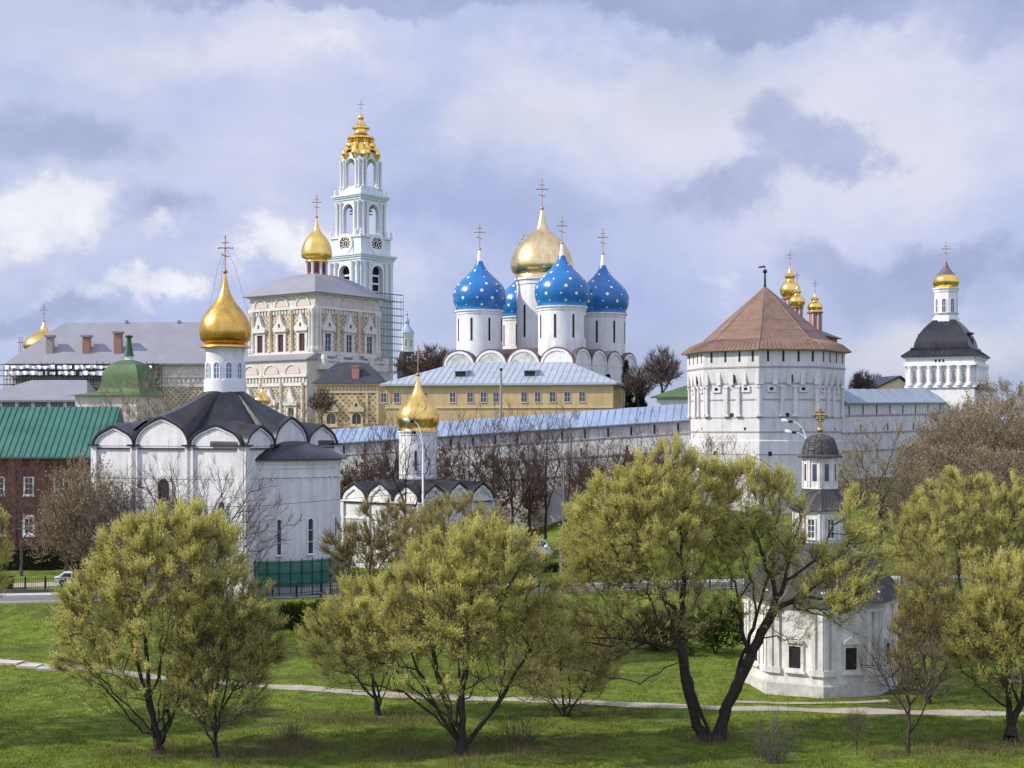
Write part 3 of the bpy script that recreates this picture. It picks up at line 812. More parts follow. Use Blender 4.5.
for i, (sx, sy) in enumerate(((-1, -1), (1, -1), (1, 1), (-1, 1))):
    for q in (0, 1):
        px_, py_ = sx * (w2 / 2 + .1 - q * 2.0 * (sx * sy < 0)), sy * (w2 / 2 + .1 - q * 2.0 * (sx * sy > 0))
        b = MB(); b.lathe([(.45, zz(238.5)), (.5, zz(237)), (.25, zz(236.5)), (.42, zz(235)), (.38, zz(233.8)), (.16, zz(233.2)), (.24, zz(232.4)), (0, zz(231.5))], 10, (px_, py_)); b.build('vase', trim, t)
tier(t, w3, zz(238.5), zz(202), 3.9, zz(213), zz(236), (2.75, 4.3), colr=.42, thick=1.0)
cornice(t, w3, zz(202), zz(197), e=1.0)
b = MB(); b.box(-w4 / 2 - .4, w4 / 2 + .4, -w4 / 2 - .4, w4 / 2 + .4, zz(197), zz(190)); b.build('pedestal', turq, t)
for (sx, sy) in ((-1, -1), (1, -1), (1, 1), (-1, 1)):
    b = MB(); b.lathe([(.4, zz(197)), (.45, zz(195)), (.2, zz(194.4)), (.38, zz(193)), (.14, zz(191.5)), (0, zz(190.4))], 10, (sx * (w3 / 2 + .2), sy * (w3 / 2 + .2))); b.build('vase', trim, t)
tier(t, w4, zz(190), zz(157), 3.7, zz(167), zz(188), (2.45, 3.6), colr=.34, curved=True, thick=.9)
# bells
b = MB(); zc = zz(228)
b.lathe([(1.75, zc), (1.45, zc + .5), (1.1, zc + 1.5), (.9, zc + 2.4), (.35, zc + 2.9), (.12, zc + 3.4), (.12, zc + 4.2)], 18); b.box(-4.5, 4.5, -.15, .15, zc + 4.2, zc + 4.5); b.box(-.15, .15, -4.5, 4.5, zc + 4.15, zc + 4.45); b.build('bell', bellmat, t)
for a in (-90, 0):
    b = MB(); fr = Fr(a, w1 / 2 - 1.6); b.rect(fr, -2.2, 2.2, zz(302), zz(264), -.1, 0); 
    b.build('louvre', iron, t)
    b = MB()
    for q in range(3): b.rect(Fr(a, w1 / 2 - 1.0), -1.75, 1.75, zz(294 - q * 8), zz(294 - q * 8) + .5, -.2, 0)
    b.build('railing', trim, t)
# golden crown
b = MB()
b.lathe([(3.4, zz(159)), (3.9, zz(156)), (3.6, zz(150)), (2.9, zz(144)), (3.2, zz(140.5)), (3.9, zz(139.5)), (3.9, zz(138)), (2.9, zz(136.5)), (2.2, zz(135)), (1.75, zz(132)), (1.8, zz(130)), (2.5, zz(129)), (2.5, zz(127.5)), (1.6, zz(126)), (1.15, zz(123)), (.75, zz(121)), (.45, zz(119.5))], 16)
b.ball((0, 0, zz(117.6)), .85)
for i in range(8):
    a = math.pi / 4 * i + math.pi / 8; c0, s0 = math.cos(a), math.sin(a)
    rr = 3.9 if i % 2 else 3.9
    pts = [(c0 * (rr + .75), s0 * (rr + .75), zz(161)), (c0 * (rr + 1.0), s0 * (rr + 1.0), zz(156)), (c0 * (rr + .3), s0 * (rr + .3), zz(150)), (c0 * (rr - .6), s0 * (rr - .6), zz(145)), (c0 * (rr - .5), s0 * (rr - .5), zz(141))]
    b.tube(pts, [.45, .7, .75, .6, .7], 8)
    b.ball((c0 * (rr + 1.0), s0 * (rr + 1.0), zz(155.5)), .95, 10); b.ball((c0 * (rr - .2), s0 * (rr - .2), zz(146.5)), .8, 10)
for a in (-90, 0, 90, 180):
    fr = Fr(a, 4.1); b.ring(fr, arc(6.6, 2.6, zz(157), 12), arc(5.0, 1.5, zz(157), 12), -.6, .5, closed=False)
    c = fr.p(0, zz(148), .1); b.ball(c, 1.0, 10)
cr = b.build('golden_crown', gold, t)
cross(cr, 0, 0, zz(115.5), 4.6, yaw=R(39))
# scaffold round the foot of the tower
b = MB(); q = w1 / 2 + 1.6
for lv in range(12):
    z = zz(372) + lv * 2.0
    for (p0, p1) in (((q, -q), (q, q)), ((-q * .0, -q), (q, -q)), ((q + 1, -q), (q + 1, q))): b.tube([(*p0, z), (*p1, z)], .055, 4)
    b.box(q, q + 1.0, -q, q, z - .12, z - .04)
for k in range(7):
    for xx in (q, q + 1.0): b.tube([(xx, -q + 2 * q * k / 6, zz(375)), (xx, -q + 2 * q * k / 6, zz(297))], .055, 4)
for k in range(4): b.tube([(q * k / 3, -q, zz(375)), (q * k / 3, -q, zz(297))], .055, 4)
sc = b.build('scaffold', steel); sc.location = t.location; sc.rotation_euler = t.rotation_euler
tag(sc, 'grey tube scaffolding around the lower right side of the turquoise bell tower', 'scaffolding')

trim2 = mat('cream_grey_trim', (.66, .63, .57), .9, var=.14, scale=.9, streak=.16)
beige = mat('warm_plaster', (.60, .56, .49), .9, var=.15, scale=.6, streak=.2)
pink = mat('faded_pink_plaster', (.60, .49, .45), .9, var=.15, scale=1.5)
# ------------------------------------------------------------------ refectory church and hall
D = 350; zb = 12.5; s = D / F
t = root('refectory_church', 'ornate church with carved windows, grey bulging roof and small gold dome, before the bell tower', 'church', (X(315, D), D, zb), R(-37))
zz = lambda py, DD=D: CAMZ + (HOR - py) / F * DD - zb
hw = 11.3
b = MB(); b.box(-hw, hw, -hw, hw, 0, zz(299)); b.build('wall', beige, t)
pat = MB(); clm = MB(); cor = MB(); shell = MB(); drk = MB()
for ang in (-90, 0):
    fr = Fr(ang, hw)
    pat.rect(fr, -hw + 1.0, hw - 1.0, zz(354), zz(318), 0, .08); frw = Fr(ang, hw + .08)
    cor.rect(fr, -hw - .2, hw + .2, zz(313.5), zz(311), 0, .55); cor.rect(fr, -hw - .4, hw + .4, zz(300), zz(298.2), 0, .6)
    cor.rect(fr, -hw, hw, zz(357), zz(354.2), 0, .6)
    for i in range(22): cor.rect(fr, -hw + .4 + i * (2 * hw - .8) / 21.5, -hw + .9 + i * (2 * hw - .8) / 21.5, zz(317.6), zz(314), 0, .35)
    for u in (-7.3, 0, 7.3):
        shell.ext(fr, arc(4.3, 2.0, zz(310), 12, 0, u), -.1, .1)
        cor.ring(fr, arc(4.9, 2.35, zz(310), 12, 0, u), arc(4.3, 2.0, zz(310), 12, 0, u), 0, .3, closed=False)
    for u in (-10.9, -9.9, -3.7, 3.7, 9.9, 10.9):
        c = fr.p(u, 0, .25); clm = MB(); clm.lathe([(.62, zz(354.2)), (.62, zz(351)), (.45, zz(350.5)), (.42, zz(319)), (.65, zz(317)), (.65, zz(313.6))], 10, (c[0], c[1])); clm.build('column', cream if u in (-3.7, 3.7) else trim2, t)
    for u in (-7.3, 0, 7.3):
        w = window(t, frw, u, zz(354), 2.0, zz(337) - zz(354), False, .75, trim2, brownwin if ang == -90 else glass, .4, (1, 2) if ang == 0 else (0, 0),
                   top=[(-1.05, .3), (1.05, .3), (1.15, .75), (.55, 1.2), (.25, 2.0), (0, 2.6), (-.25, 2.0), (-.55, 1.2), (-1.15, .75)])
        MB().rect(fr, u - .28, u + .28, zz(330.5), zz(327), .85, .98).build('niche', dark, w)
pat.build('painted_facing', diamond, t); cor.build('cornice', trim2, t); shell.build('shell_niche', pink, t)
# convex roof sweeping up to the drum
b = MB(); rows = []
for k in range(10):
    q = k / 9
    r = (hw + 1.5) * (1 - q) + 2.2 * q
    z = zz(298) + (zz(275) - zz(298)) * (.08 * q + .92 * math.sin(q * math.pi / 2) ** 1.15)
    rows.append((r * math.sqrt(2), z))
rows.insert(0, ((hw + 1.5) * math.sqrt(2), zz(298.6)))
b.lathe(rows, 4, (0, 0), math.pi / 4); b.build('roof', roofgrey, t, ang=25)
d, dm = drum_dome(t, (.6, 0), 2.5, zz(276), zz(262.5), 3.85, 10.8, .4, 5.6, mat('red_drum', (.3, .13, .12), .9), gold, 8, -90, .8, 2.2, zz(273), brownwin, yaw=R(37), rim=2.9, P=P2)
for i in range(8):
    a = R(-90 + 22.5 + 45 * i); b = MB(); b.lathe([(.42, zz(276)), (.34, zz(275)), (.34, zz(264.5)), (.5, zz(263))], 8, (.6 + 2.6 * math.cos(a), 2.6 * math.sin(a))); b.build('column', trim2, d)
# lower gallery on the left face
b = MB(); b.box(-hw - 1.5, hw + .5, -hw - 3.2, -hw + 1, -2, zz(366)); b.build('gallery', beige, t)
b = MB(); b.add([(-hw - 2, -hw - 3.8, zz(362.4)), (hw + 1, -hw - 3.8, zz(362.4)), (hw + 1, -hw - .02, zz(355.5)), (-hw - 2, -hw - .02, zz(355.5)), (-hw - 2, -hw - 3.8, zz(363.4)), (hw + 1, -hw - 3.8, zz(363.4)), (hw + 1, -hw - .02, zz(363.4)), (-hw - 2, -hw - .02, zz(363.4))], [(0, 1, 2, 3), (0, 1, 5, 4), (1, 2, 6, 5), (3, 0, 4, 7)]); b.build('gallery_roof', roofgrey, t)
fr = Fr(-90, hw + 3.2); pat = MB(); cor = MB(); sh = MB()
b = MB(); b.box(-hw - 1.5, hw + .5, -hw - 3.2, -hw + 1, zz(366), zz(363.4)); b.build('parapet', trim2, t)
pat.rect(fr, -hw - 1.2, hw + .2, zz(424), zz(388), 0, .08); cor.rect(fr, -hw - 1.7, hw + .7, zz(379.5), zz(377), 0, .5); cor.rect(fr, -hw - 1.7, hw + .7, zz(388), zz(385), 0, .3)
for i in range(20): cor.rect(fr, -hw + i * 1.15, -hw + .55 + i * 1.15, zz(384), zz(380.5), 0, .3)
for u in (-7.5, -.3, 6.9):
    sh.ext(fr, arc(4.4, 2.0, zz(376), 12, 0, u), -.1, .1); cor.ring(fr, arc(5.0, 2.35, zz(376), 12, 0, u), arc(4.4, 2.0, zz(376), 12, 0, u), 0, .3, closed=False)
    window(t, Fr(-90, hw + 3.28), u, zz(424), 2.0, zz(409) - zz(424), False, .7, trim2, glass, .4, (1, 1), top=[(-1.05, .3), (1.05, .3), (1.15, .75), (.55, 1.2), (.2, 2.0), (0, 2.5), (-.2, 2.0), (-.55, 1.2), (-1.15, .75)])
for u in (-11.6, -3.9, 3.3, 10.6):
    c = fr.p(u, 0, .2); q = MB(); q.lathe([(.62, zz(424)), (.45, zz(420)), (.42, zz(389)), (.65, zz(387)), (.65, zz(385.1))], 10, (c[0], c[1])); q.build('column', trim2, t)
pat.build('painted_facing', diamond, t); cor.build('cornice', trim2, t); sh.build('shell_niche', pink, t)
# right face balustrade
fr = Fr(0, hw); b = MB()
b.rect(fr, -hw, hw, zz(372), zz(366), 0, 3.0)
for i in range(5): b.rect(fr, -hw + i * 5.4, -hw + i * 5.4 + 1.2, zz(366), zz(358), 2.0, 3.0)
b.rect(fr, -hw, hw, zz(364), zz(362), 2.3, 2.8); b.build('balustrade', trim2, t)

# hall with the long grey roof
D = 360; zb = 12.5
t = root('refectory_hall', 'long hall under a broad plain grey hipped roof with brick chimneys, far left', 'hall', (X(140, D), D, zb), R(-1.5))
zz = lambda py, DD=D: CAMZ + (HOR - py) / F * DD - zb
x0, x1 = X(5, 350) - X(140, D), X(300, D) - X(140, D)
b = MB(); b.box(x0 + 1.5, x1, -9, 9, 0, zz(366)); b.build('wall', beige, t)
e = zz(365.2); rg_ = zz(325.5, 371)
xr = X(66, 371) - X(140, 371)
b = MB(); b.add([(x0, -10.3, e), (x1, -10.3, e), (x1, 10.3, e), (x0, 10.3, e), (xr, 0, rg_), (x1, 0, rg_), (x0, -10.3, e - .35), (x1, -10.3, e - .35), (x1, 10.3, e - .35), (x0, 10.3, e - .35)],
                [(0, 1, 5, 4), (2, 3, 4, 5), (3, 0, 4), (6, 7, 1, 0), (9, 6, 0, 3), (1, 2, 5), (7, 6, 9, 8)])
for px in (127, 178): b.tube([(X(px, 371) - X(140, 371), 0, rg_ - .1), (X(px, 371) - X(140, 371), 0, rg_ + .5)], .5, 6)
b.build('roof', roofgrey, t, smooth=False)
for px, py, w in ((60, 353, .85), (96, 353, .9), (127, 353, .95)):
    b = MB(); zc = zz(353, 362); cx = X(px, 362) - X(140, 362); top = zz(337.5 if px < 120 else 334, 362)
    yy = -10.3 + (zc - e) / (rg_ - e) * 10.3
    b.box(cx - w, cx + w, yy - .7, yy + .7, zc - 1.2, top - .5)
    c = b.build('chimney', brick if px != 60 else mat('worn_brick', (.40, .31, .27), .9, var=.35, scale=2), t)
    b = MB(); b.box(cx - w - .3, cx + w + .3, yy - 1.2, yy + 1.2, top - .5, top); b.build('chimney_cap', roofgrey, c)
fr = Fr(-90, 9); pat = MB(); cor = MB(); sh = MB()
pat.rect(fr, x0 + 2, x1 - 1, zz(412), zz(388), 0, .08); cor.rect(fr, x0 + 1.3, x1, zz(379), zz(377), 0, .4); cor.rect(fr, x0 + 1.3, x1, zz(388), zz(385), 0, .3)
for i in range(60): cor.rect(fr, x0 + 2 + i * 1.25, x0 + 2.6 + i * 1.25, zz(384), zz(380), 0, .3)
for i in range(9):
    u = x0 + 6 + i * 8.0; sh.ext(fr, arc(4.6, 2.2, zz(376), 12, 0, u), -.1, .1); cor.ring(fr, arc(5.4, 2.6, zz(376), 12, 0, u), arc(4.6, 2.2, zz(376), 12, 0, u), 0, .3, closed=False)
pat.build('painted_facing', diamond, t); cor.build('cornice', trim2, t); sh.build('shell_niche', pink, t)
# sheeted scaffold under its eave
b = MB(); xa, xb = x0 + .3, X(172, D) - X(140, D)
rnd = random.Random(4)
for k in range(26):
    xx = xa + (xb - xa) * k / 25
    b.tube([(xx, -11.6, 0), (xx, -11.6, e - .6 + rnd.uniform(-.2, 1.2))], .07, 4); b.tube([(xx, -9.6, 0), (xx, -9.6, e - .7)], .07, 4)
for py in (366.5, 372, 377.5, 386, 396):
    b.tube([(xa - 1.2, -11.6, zz(py)), (xb, -11.6, zz(py))], .10, 4); b.box(xa, xb, -11.5, -9.7, zz(py) - .9, zz(py) - .8)
for k in range(0, 26, 3): b.tube([(xa + (xb - xa) * k / 25, -11.65, zz(378)), (xa + (xb - xa) * (k + 1.5) / 25, -11.65, zz(366))], .05, 4)
sc = b.build('scaffold', iron); sc.location = t.location; sc.rotation_euler = t.rotation_euler
tag(sc, 'dark scaffold deck hung with pale sheeting beneath the eave of the long grey roof', 'scaffolding')
b = MB()
for py0, py1, dd in ((371.4, 366.8, -11.8), (377.4, 372.6, -11.9)):
    xx = xa + .3; k = 0
    while xx < xb - 2:   # loosely hung cloth in folds
        w = rnd.uniform(.7, 1.5); y0_, y1_ = (dd, dd - rnd.uniform(.4, .8)) if k % 2 == 0 else (y1_, dd)
        if rnd.random() < .93:
            za, zb_2 = zz(py0) + rnd.uniform(0, .35), zz(py1) - rnd.uniform(0, .3)
            w2 = w if k % 2 == 0 else w * .45
            b.add([(xx, y0_, za), (xx + w2, y1_, za), (xx + w2, y1_, zb_2), (xx, y0_, zb_2), (xx, y0_ + .03, za), (xx + w2, y1_ + .03, za), (xx + w2, y1_ + .03, zb_2), (xx, y0_ + .03, zb_2)], [(0, 1, 2, 3), (7, 6, 5, 4), (3, 2, 6, 7), (0, 4, 5, 1)])
        xx += w if k % 2 == 0 else w * .45; k += 1
b.build('sheeting', sheet, sc)

# low grey roof in front of the hall
D = 300; zb = 11
t = root('outbuilding', 'low outbuilding with plain grey roof and dark window strip, behind the green roof', 'building', (X(40, D), D, zb), 0)
zz = lambda py, DD=D: CAMZ + (HOR - py) / F * DD - zb
x0, x1 = X(-25, D) - X(40, D), X(96, D) - X(40, D)
b = MB(); b.box(x0 + .5, x1 - .5, -5, 5, -2, zz(401)); b.build('wall', white2, t)
e = zz(400.5); b = MB(); b.add([(x0, -6, e), (x1, -6, e), (x1, 6, e), (x0, 6, e), (X(32, D) - X(40, D), 0, zz(381, 306)), (x1 - 2, 0, zz(381, 306)), (x0, -6, e - .4), (x1, -6, e - .4)], [(0, 1, 5, 4), (2, 3, 4, 5), (3, 0, 4), (1, 2, 5), (6, 7, 1, 0)]); b.build('roof', roofgrey, t, smooth=False)
fr = Fr(-90, 5)
for i in range(7): window(t, fr, x0 + 2.2 + i * 3.4, zz(408), 2.4, 1.2, False, .1, iron, glass, .06, (3, 0), sill=False)

# green bell roofed chapel tower
D = 262; zb = 9
t = root('green_domed_chapel', 'small chapel with bell shaped green tin dome and green spire, before the long grey roof', 'chapel', (X(129, D), D, zb), R(-12))
zz = lambda py, DD=D: CAMZ + (HOR - py) / F * DD - zb
sc_ = D / F
b = MB(); b.box(-8, 4.4, -5.4, 5.4, -2, zz(396.05)); b.build('wall', beige, t)
q2 = math.sqrt(2)
b = MB(); b.lathe([(4.4 * q2, zz(392.5)), (3.95 * q2, zz(389)), (3.75 * q2, zz(384)), (3.65 * q2, zz(378)), (3.3 * q2, zz(371)), (2.65 * q2, zz(365)), (1.6 * q2, zz(361.6)), (.6 * q2, zz(360))], 4, (0, 0), math.pi / 4)
b.add([(-9.2, -6.2, zz(396)), (5.2, -6.2, zz(396)), (5.2, 6.2, zz(396)), (-9.2, 6.2, zz(396)), (-6.4, -5.1, zz(394)), (4.7, -5.1, zz(394)), (4.7, 5.1, zz(394)), (-6.4, 5.1, zz(394)), (-4.41, -4.41, zz(392.4)), (4.41, -4.41, zz(392.4)), (4.41, 4.41, zz(392.4)), (-4.41, 4.41, zz(392.4))], [(0, 1, 5, 4), (1, 2, 6, 5), (2, 3, 7, 6), (3, 0, 4, 7), (4, 5, 9, 8), (5, 6, 10, 9), (6, 7, 11, 10), (7, 4, 8, 11), (3, 2, 1, 0)])
rf = b.build('roof', roofgreen2, t, ang=22)
b = MB(); b.box(-.55, .55, -.55, .55, zz(360.3), zz(356)); b.build('lantern', trim, rf)
b = MB(); b.lathe([(.95, zz(356)), (.75, zz(352)), (.5, zz(344)), (.4, zz(338)), (.75, zz(337.4)), (.75, zz(335.8)), (.15, zz(335))], 8); b.build('spire', mat('dark_green_paint', (.03, .10, .05), .5, var=.3), rf)

# red brick house with the green roof
D = 190; zb = H(X(30, D), D)
t = root('brick_house', 'two storey red brick house with ribbed green tin roof and white window frames', 'house', (X(40, D), D, zb), R(0))
zz = lambda py, DD=D: CAMZ + (HOR - py) / F * DD - zb
x0, x1 = X(-60, D) - X(40, D), X(108, D) - X(40, D)
b = MB(); b.box(x0, x1, 0, 11, -2, zz(457)); b.build('wall', redbrick, t)
cb = MB(); fr = Fr(-90, 0)
cb.rect(fr, x0, x1, zz(460), zz(457.2), 0, .5); cb.rect(fr, x0, x1, zz(463), zz(460.2), 0, .25); cb.rect(fr, x0, x1, zz(508), zz(505), 0, .2)
for i in range(60): cb.rect(fr, x0 + .2 + i * .46, x0 + .42 + i * .46, zz(465.5), zz(463.2), 0, .2)
for px in (-14, 14, 44, 75, 100): cb.rect(fr, X(px, D) - X(40, D) - .28, X(px, D) - X(40, D) + .28, -1.8, zz(463.1), 0, .22)
cb.build('cornice', redbrick, t)
e = zz(456.5); ry = 6.0; rz = zz(407, D + 6); b = MB()
b.add([(x0, -1.0, e), (x1, -1.0, e), (x1, ry, rz), (x0, ry, rz), (x0, 13, e), (x1, 13, e), (x0, -1, e - .25), (x1, -1, e - .25)], [(0, 1, 2, 3), (3, 2, 5, 4), (6, 7, 1, 0), (1, 5, 2)])
k = x0 + .2
while k < x1:
    b.add([(k - .07, -1.0, e), (k + .07, -1.0, e), (k + .07, ry, rz), (k - .07, ry, rz), (k - .07, -1.0, e + .16), (k + .07, -1.0, e + .16), (k + .07, ry, rz + .16), (k - .07, ry, rz + .16)], [(4, 5, 6, 7), (0, 4, 7, 3), (1, 2, 6, 5), (0, 1, 5, 4)]); k += .82
b.build('roof', roofgreen, t, smooth=False)
for px in (-28, 0, 29, 59, 88):
    window(t, fr, X(px, D) - X(40, D), zz(494), 1.0, zz(478) - zz(494), False, .20, trim, glass, .14, (1, 2))
    window(t, fr, X(px, D) - X(40, D), zz(533), 1.05, zz(519) - zz(533), False, .28, trim, glass, .18, (1, 1), top=[(-.7, .25), (.7, .25), (.7, .5), (-.7, .5)])

# far gold dome at the left edge
D = 430; zb = 12
t = root('domed_church', 'far church showing only its broad gold dome above the left end of the grey roof', 'church', (X(44, D), D, zb))
zz = lambda py, DD=D: CAMZ + (HOR - py) / F * DD - zb
b = MB(); b.box(-9, 9, -9, 9, -1, zz(368)); b.build('wall', white, t)
drum_dome(t, (0, 0), 4.9, zz(368), zz(351.5), 6.1, 8.8, .4, 5.2, white, gold, 8, -90, .6, 3, zz(362), dark, P=P2)
b = MB()
for k in range(3): b.tube([(-6.6 + k * .5, -3, zz(366)), (-6.6 + k * .5, -3, zz(338))], .1, 4)
b.tube([(-7.4, -3, zz(343)), (-5.0, -3, zz(343))], .1, 4); b.build('scaffold', steel, t)

# ochre faced annex with dark hipped roof in front of the refectory church
D = 318; zb = 11
t = root('annex', 'ochre annex with diamond patterned facing, swooping dark roof and brick chimney', 'annex', (X(352, D), D, zb), R(-6))
zz = lambda py, DD=D: CAMZ + (HOR - py) / F * DD - zb
hx, hy = 7.2, 5
b = MB(); b.box(-hx, hx, -hy, hy, -2, zz(384)); b.build('wall', yellow, t)
fr = Fr(-90, hy); pat = MB(); cor = MB()
pat.rect(fr, -hx + .7, hx - 3.0, zz(424), zz(394), 0, .06); pat.rect(fr, hx - 2.4, hx - .6, zz(424), zz(394), 0, .06)
cor.rect(fr, -hx - .1, hx + .1, zz(386), zz(384.2), 0, .4); cor.rect(fr, -hx, hx, zz(393.5), zz(391.5), 0, .25)
for i in range(18): cor.rect(fr, -hx + .2 + i * .8, -hx + .6 + i * .8, zz(391.4), zz(388), 0, .2)
for u in (-hx + .3, hx - 2.7, hx - .3): cor.rect(fr, u - .25, u + .25, zz(424), zz(394), 0, .25)
pat.build('painted_facing', diamond2, t); cor.build('cornice', cream, t)
for u in (-3.6, 2.2):
    w = window(t, Fr(-90, hy + .06), u, zz(424), 2.0, zz(413.5) - zz(424), True, .45, cream, glass, .35, (1, 0), top=[(-.85, .15), (.85, .15), (.9, .45), (.35, 1.0), (0, 1.75), (-.35, 1.0), (-.9, .45)])
    MB().rect(fr, u - .25, u + .25, zz(407), zz(404), .75, .85).build('niche', dark, w)
b = MB(); rows = []
for rx_, ry_, z in ((hx + .9, hy + .9, zz(384)), (hx - .6, hy - .4, zz(379)), (hx - 2.0, hy - 1.8, zz(371)), (hx - 3.6, hy - 3.2, zz(364.5)), (hx - 4.6, .4, zz(362.5))):
    rows.append([(-rx_, -ry_, z), (rx_, -ry_, z), (rx_, ry_, z), (-rx_, ry_, z)])
vs = [p for r_ in rows for p in r_]; fs = [(j * 4 + i, j * 4 + (i + 1) % 4, j * 4 + 4 + (i + 1) % 4, j * 4 + 4 + i) for j in range(4) for i in range(4)] + [(16, 17, 18, 19)]
b.add(vs, fs); rf = b.build('roof', mat('slate_tin_roof', (.05, .055, .065), .5, .2, var=.3), t, ang=20)
b = MB(); b.box(1.0, 2.6, -hy + .3, -hy + 1.7, zz(384), zz(366.5)); b.box(.85, 2.75, -hy + .15, -hy + 1.85, zz(368), zz(367)); b.build('chimney', brick, t)

# little gold cupola by the refectory
D = 250; zb = 9
t = root('cupola_pavilion', 'tiny white pavilion topped by a small gold cupola, seen over the dark church roof', 'pavilion', (X(262, D), D, zb))
zz = lambda py, DD=D: CAMZ + (HOR - py) / F * DD - zb
b = MB(); b.lathe([(2.6, -3), (2.6, zz(416)), (2.9, zz(416)), (2.9, zz(414)), (1.3, zz(409)), (1.1, zz(404))], 8); b.build('wall', white, t)
b = MB(); b.lathe(onion(1.6, zz(404.5), zz(388.5) - zz(404.5), 1.15), 20); dd_ = b.build('cupola', gold, t); cross(dd_, 0, 0, zz(388.5), 2.6, m=gold)

# long ochre house behind the wall
D = 285; zb = 11
t = root('ochre_house', 'long low ochre house with silver tin hipped roof and a row of white windows', 'house', (X(508, D), D, zb), R(-11))
zz = lambda py, DD=D: CAMZ + (HOR - py) / F * DD - zb
hx, hy = 22.8, 11.0; e = zz(385)
b = MB(); b.box(-hx, hx, -hy, hy, -2, e - .1); b.build('wall', yellow, t)
b = MB(); b.add([(-hx - .8, -hy - .8, e), (hx + .8, -hy - .8, e), (hx + .8, hy + .8, e), (-hx - .8, hy + .8, e), (-hx + 12, 0, zz(362.5)), (hx - 10, 0, zz(362.5)), (-hx - .8, -hy - .8, e - .4), (hx + .8, -hy - .8, e - .4), (hx + .8, hy + .8, e - .4), (-hx - .8, hy + .8, e - .4)],
      [(0, 1, 5, 4), (1, 2, 5), (2, 3, 4, 5), (3, 0, 4), (6, 7, 1, 0), (7, 8, 2, 1), (9, 8, 7, 6)])
rz = zz(362.5)
def roofpt(u, q):   # q 0 eave..1 ridge on the front slope
    return (u, (-hy - .8) * (1 - q), e + (rz - e) * q)
k = -hx
while k < hx:
    q1 = min(1.0, max(.02, min((k + hx + .8) / 12.8, (hx + .8 - k) / 10.8)))
    a, c = roofpt(k, 0), roofpt(k, q1)
    b.tube([(a[0], a[1], a[2] + .02), (c[0], c[1], c[2] + .02)], .09, 4); k += 1.25
rf = b.build('roof', roofsilver, t, smooth=False)
for u in (-8.0, 6.0):
    c = roofpt(u, .38); b = MB(); b.box(u - 1.2, u + 1.2, c[1] - .9, c[1] + 1.6, c[2] - .6, c[2] + .8); b.add([(u - 1.5, c[1] - 1.2, c[2] + .8), (u + 1.5, c[1] - 1.2, c[2] + .8), (u + 1.5, c[1] + 2.6, c[2] + 1.25), (u - 1.5, c[1] + 2.6, c[2] + 1.25), (u - 1.5, c[1] - 1.2, c[2] + .95), (u + 1.5, c[1] - 1.2, c[2] + .95)], [(0, 1, 5, 4), (4, 5, 2, 3), (0, 4, 3), (1, 2, 5)])
    dd_ = b.build('dormer', roofsilver, rf, smooth=False); 
    b2 = MB(); b2.box(u - 1.05, u + 1.05, c[1] - .96, c[1] - .91, c[2] - .25, c[2] + .7); b2.build('dormer_opening', dark, rf)
fr = Fr(-90, hy)
for px in (397, 410, 437, 465, 482, 495, 507, 534, 547, 561, 575, 589):
    window(t, fr, (px - 509) / F * D / math.cos(R(11)) + .2, zz(403), 1.1, zz(394) - zz(403), False, .10, mat('grey_cream_trim', (.55, .50, .42), .9, var=.15), glass, .08, (1, 1))
cb = MB(); cb.rect(fr, -hx, hx, zz(387.8), zz(386), 0, .3); cb.rect(fr, -hx, hx, zz(409), zz(408), 0, .2); cb.build('cornice', cream, t)
fr = Fr(0, hx)
for u in (-6, 0, 6): window(t, fr, u, zz(405), 1.3, 2.6, False, .15, cream, glass, .1)

# far small white tower with bluish spire
D = 470; zb = 12
t = root('spired_tower', 'small distant white tower with bluish spire, between bell tower and ochre house', 'tower', (X(407, D), D, zb), R(20))
zz = lambda py, DD=D: CAMZ + (HOR - py) / F * DD - zb
b = MB(); b.lathe([(3.4, -1), (3.4, zz(364)), (2.4, zz(352)), (2.4, zz(352))], 8); b.build('base', roofdark, t)
b = MB(); b.lathe([(2.25, zz(353)), (2.25, zz(335)), (2.5, zz(334)), (2.5, zz(333))], 8); w_ = b.build('wall', white, t)
for a in (-112.5, -67.5, -22.5): window(w_, Fr(a, 2.08), 0, zz(347), .6, zz(339.5) - zz(347), True, .16, trim, glass, .1)
spm = mat('blue_grey_spire', (.36, .42, .52), .5, .2, var=.1)
b = MB(); b.lathe([(2.7, zz(333)), (2.3, zz(331)), (1.0, zz(326)), (.65, zz(324)), (.9, zz(322.5)), (.9, zz(321)), (.35, zz(318)), (.15, zz(315))], 8); b.ball((0, 0, zz(314.2)), .45, 8); b.tube([(0, 0, zz(315)), (0, 0, zz(310.5))], .09, 4); b.build('spire', spm, t)
b = MB(); b.rect(Fr(-90, 2.9), -.8, .8, zz(362), zz(357), -1, .5); dm_ = b.build('dormer', trim, t); slit(dm_, Fr(-90, 3.4), 0, zz(361.4), .8, 1.1)

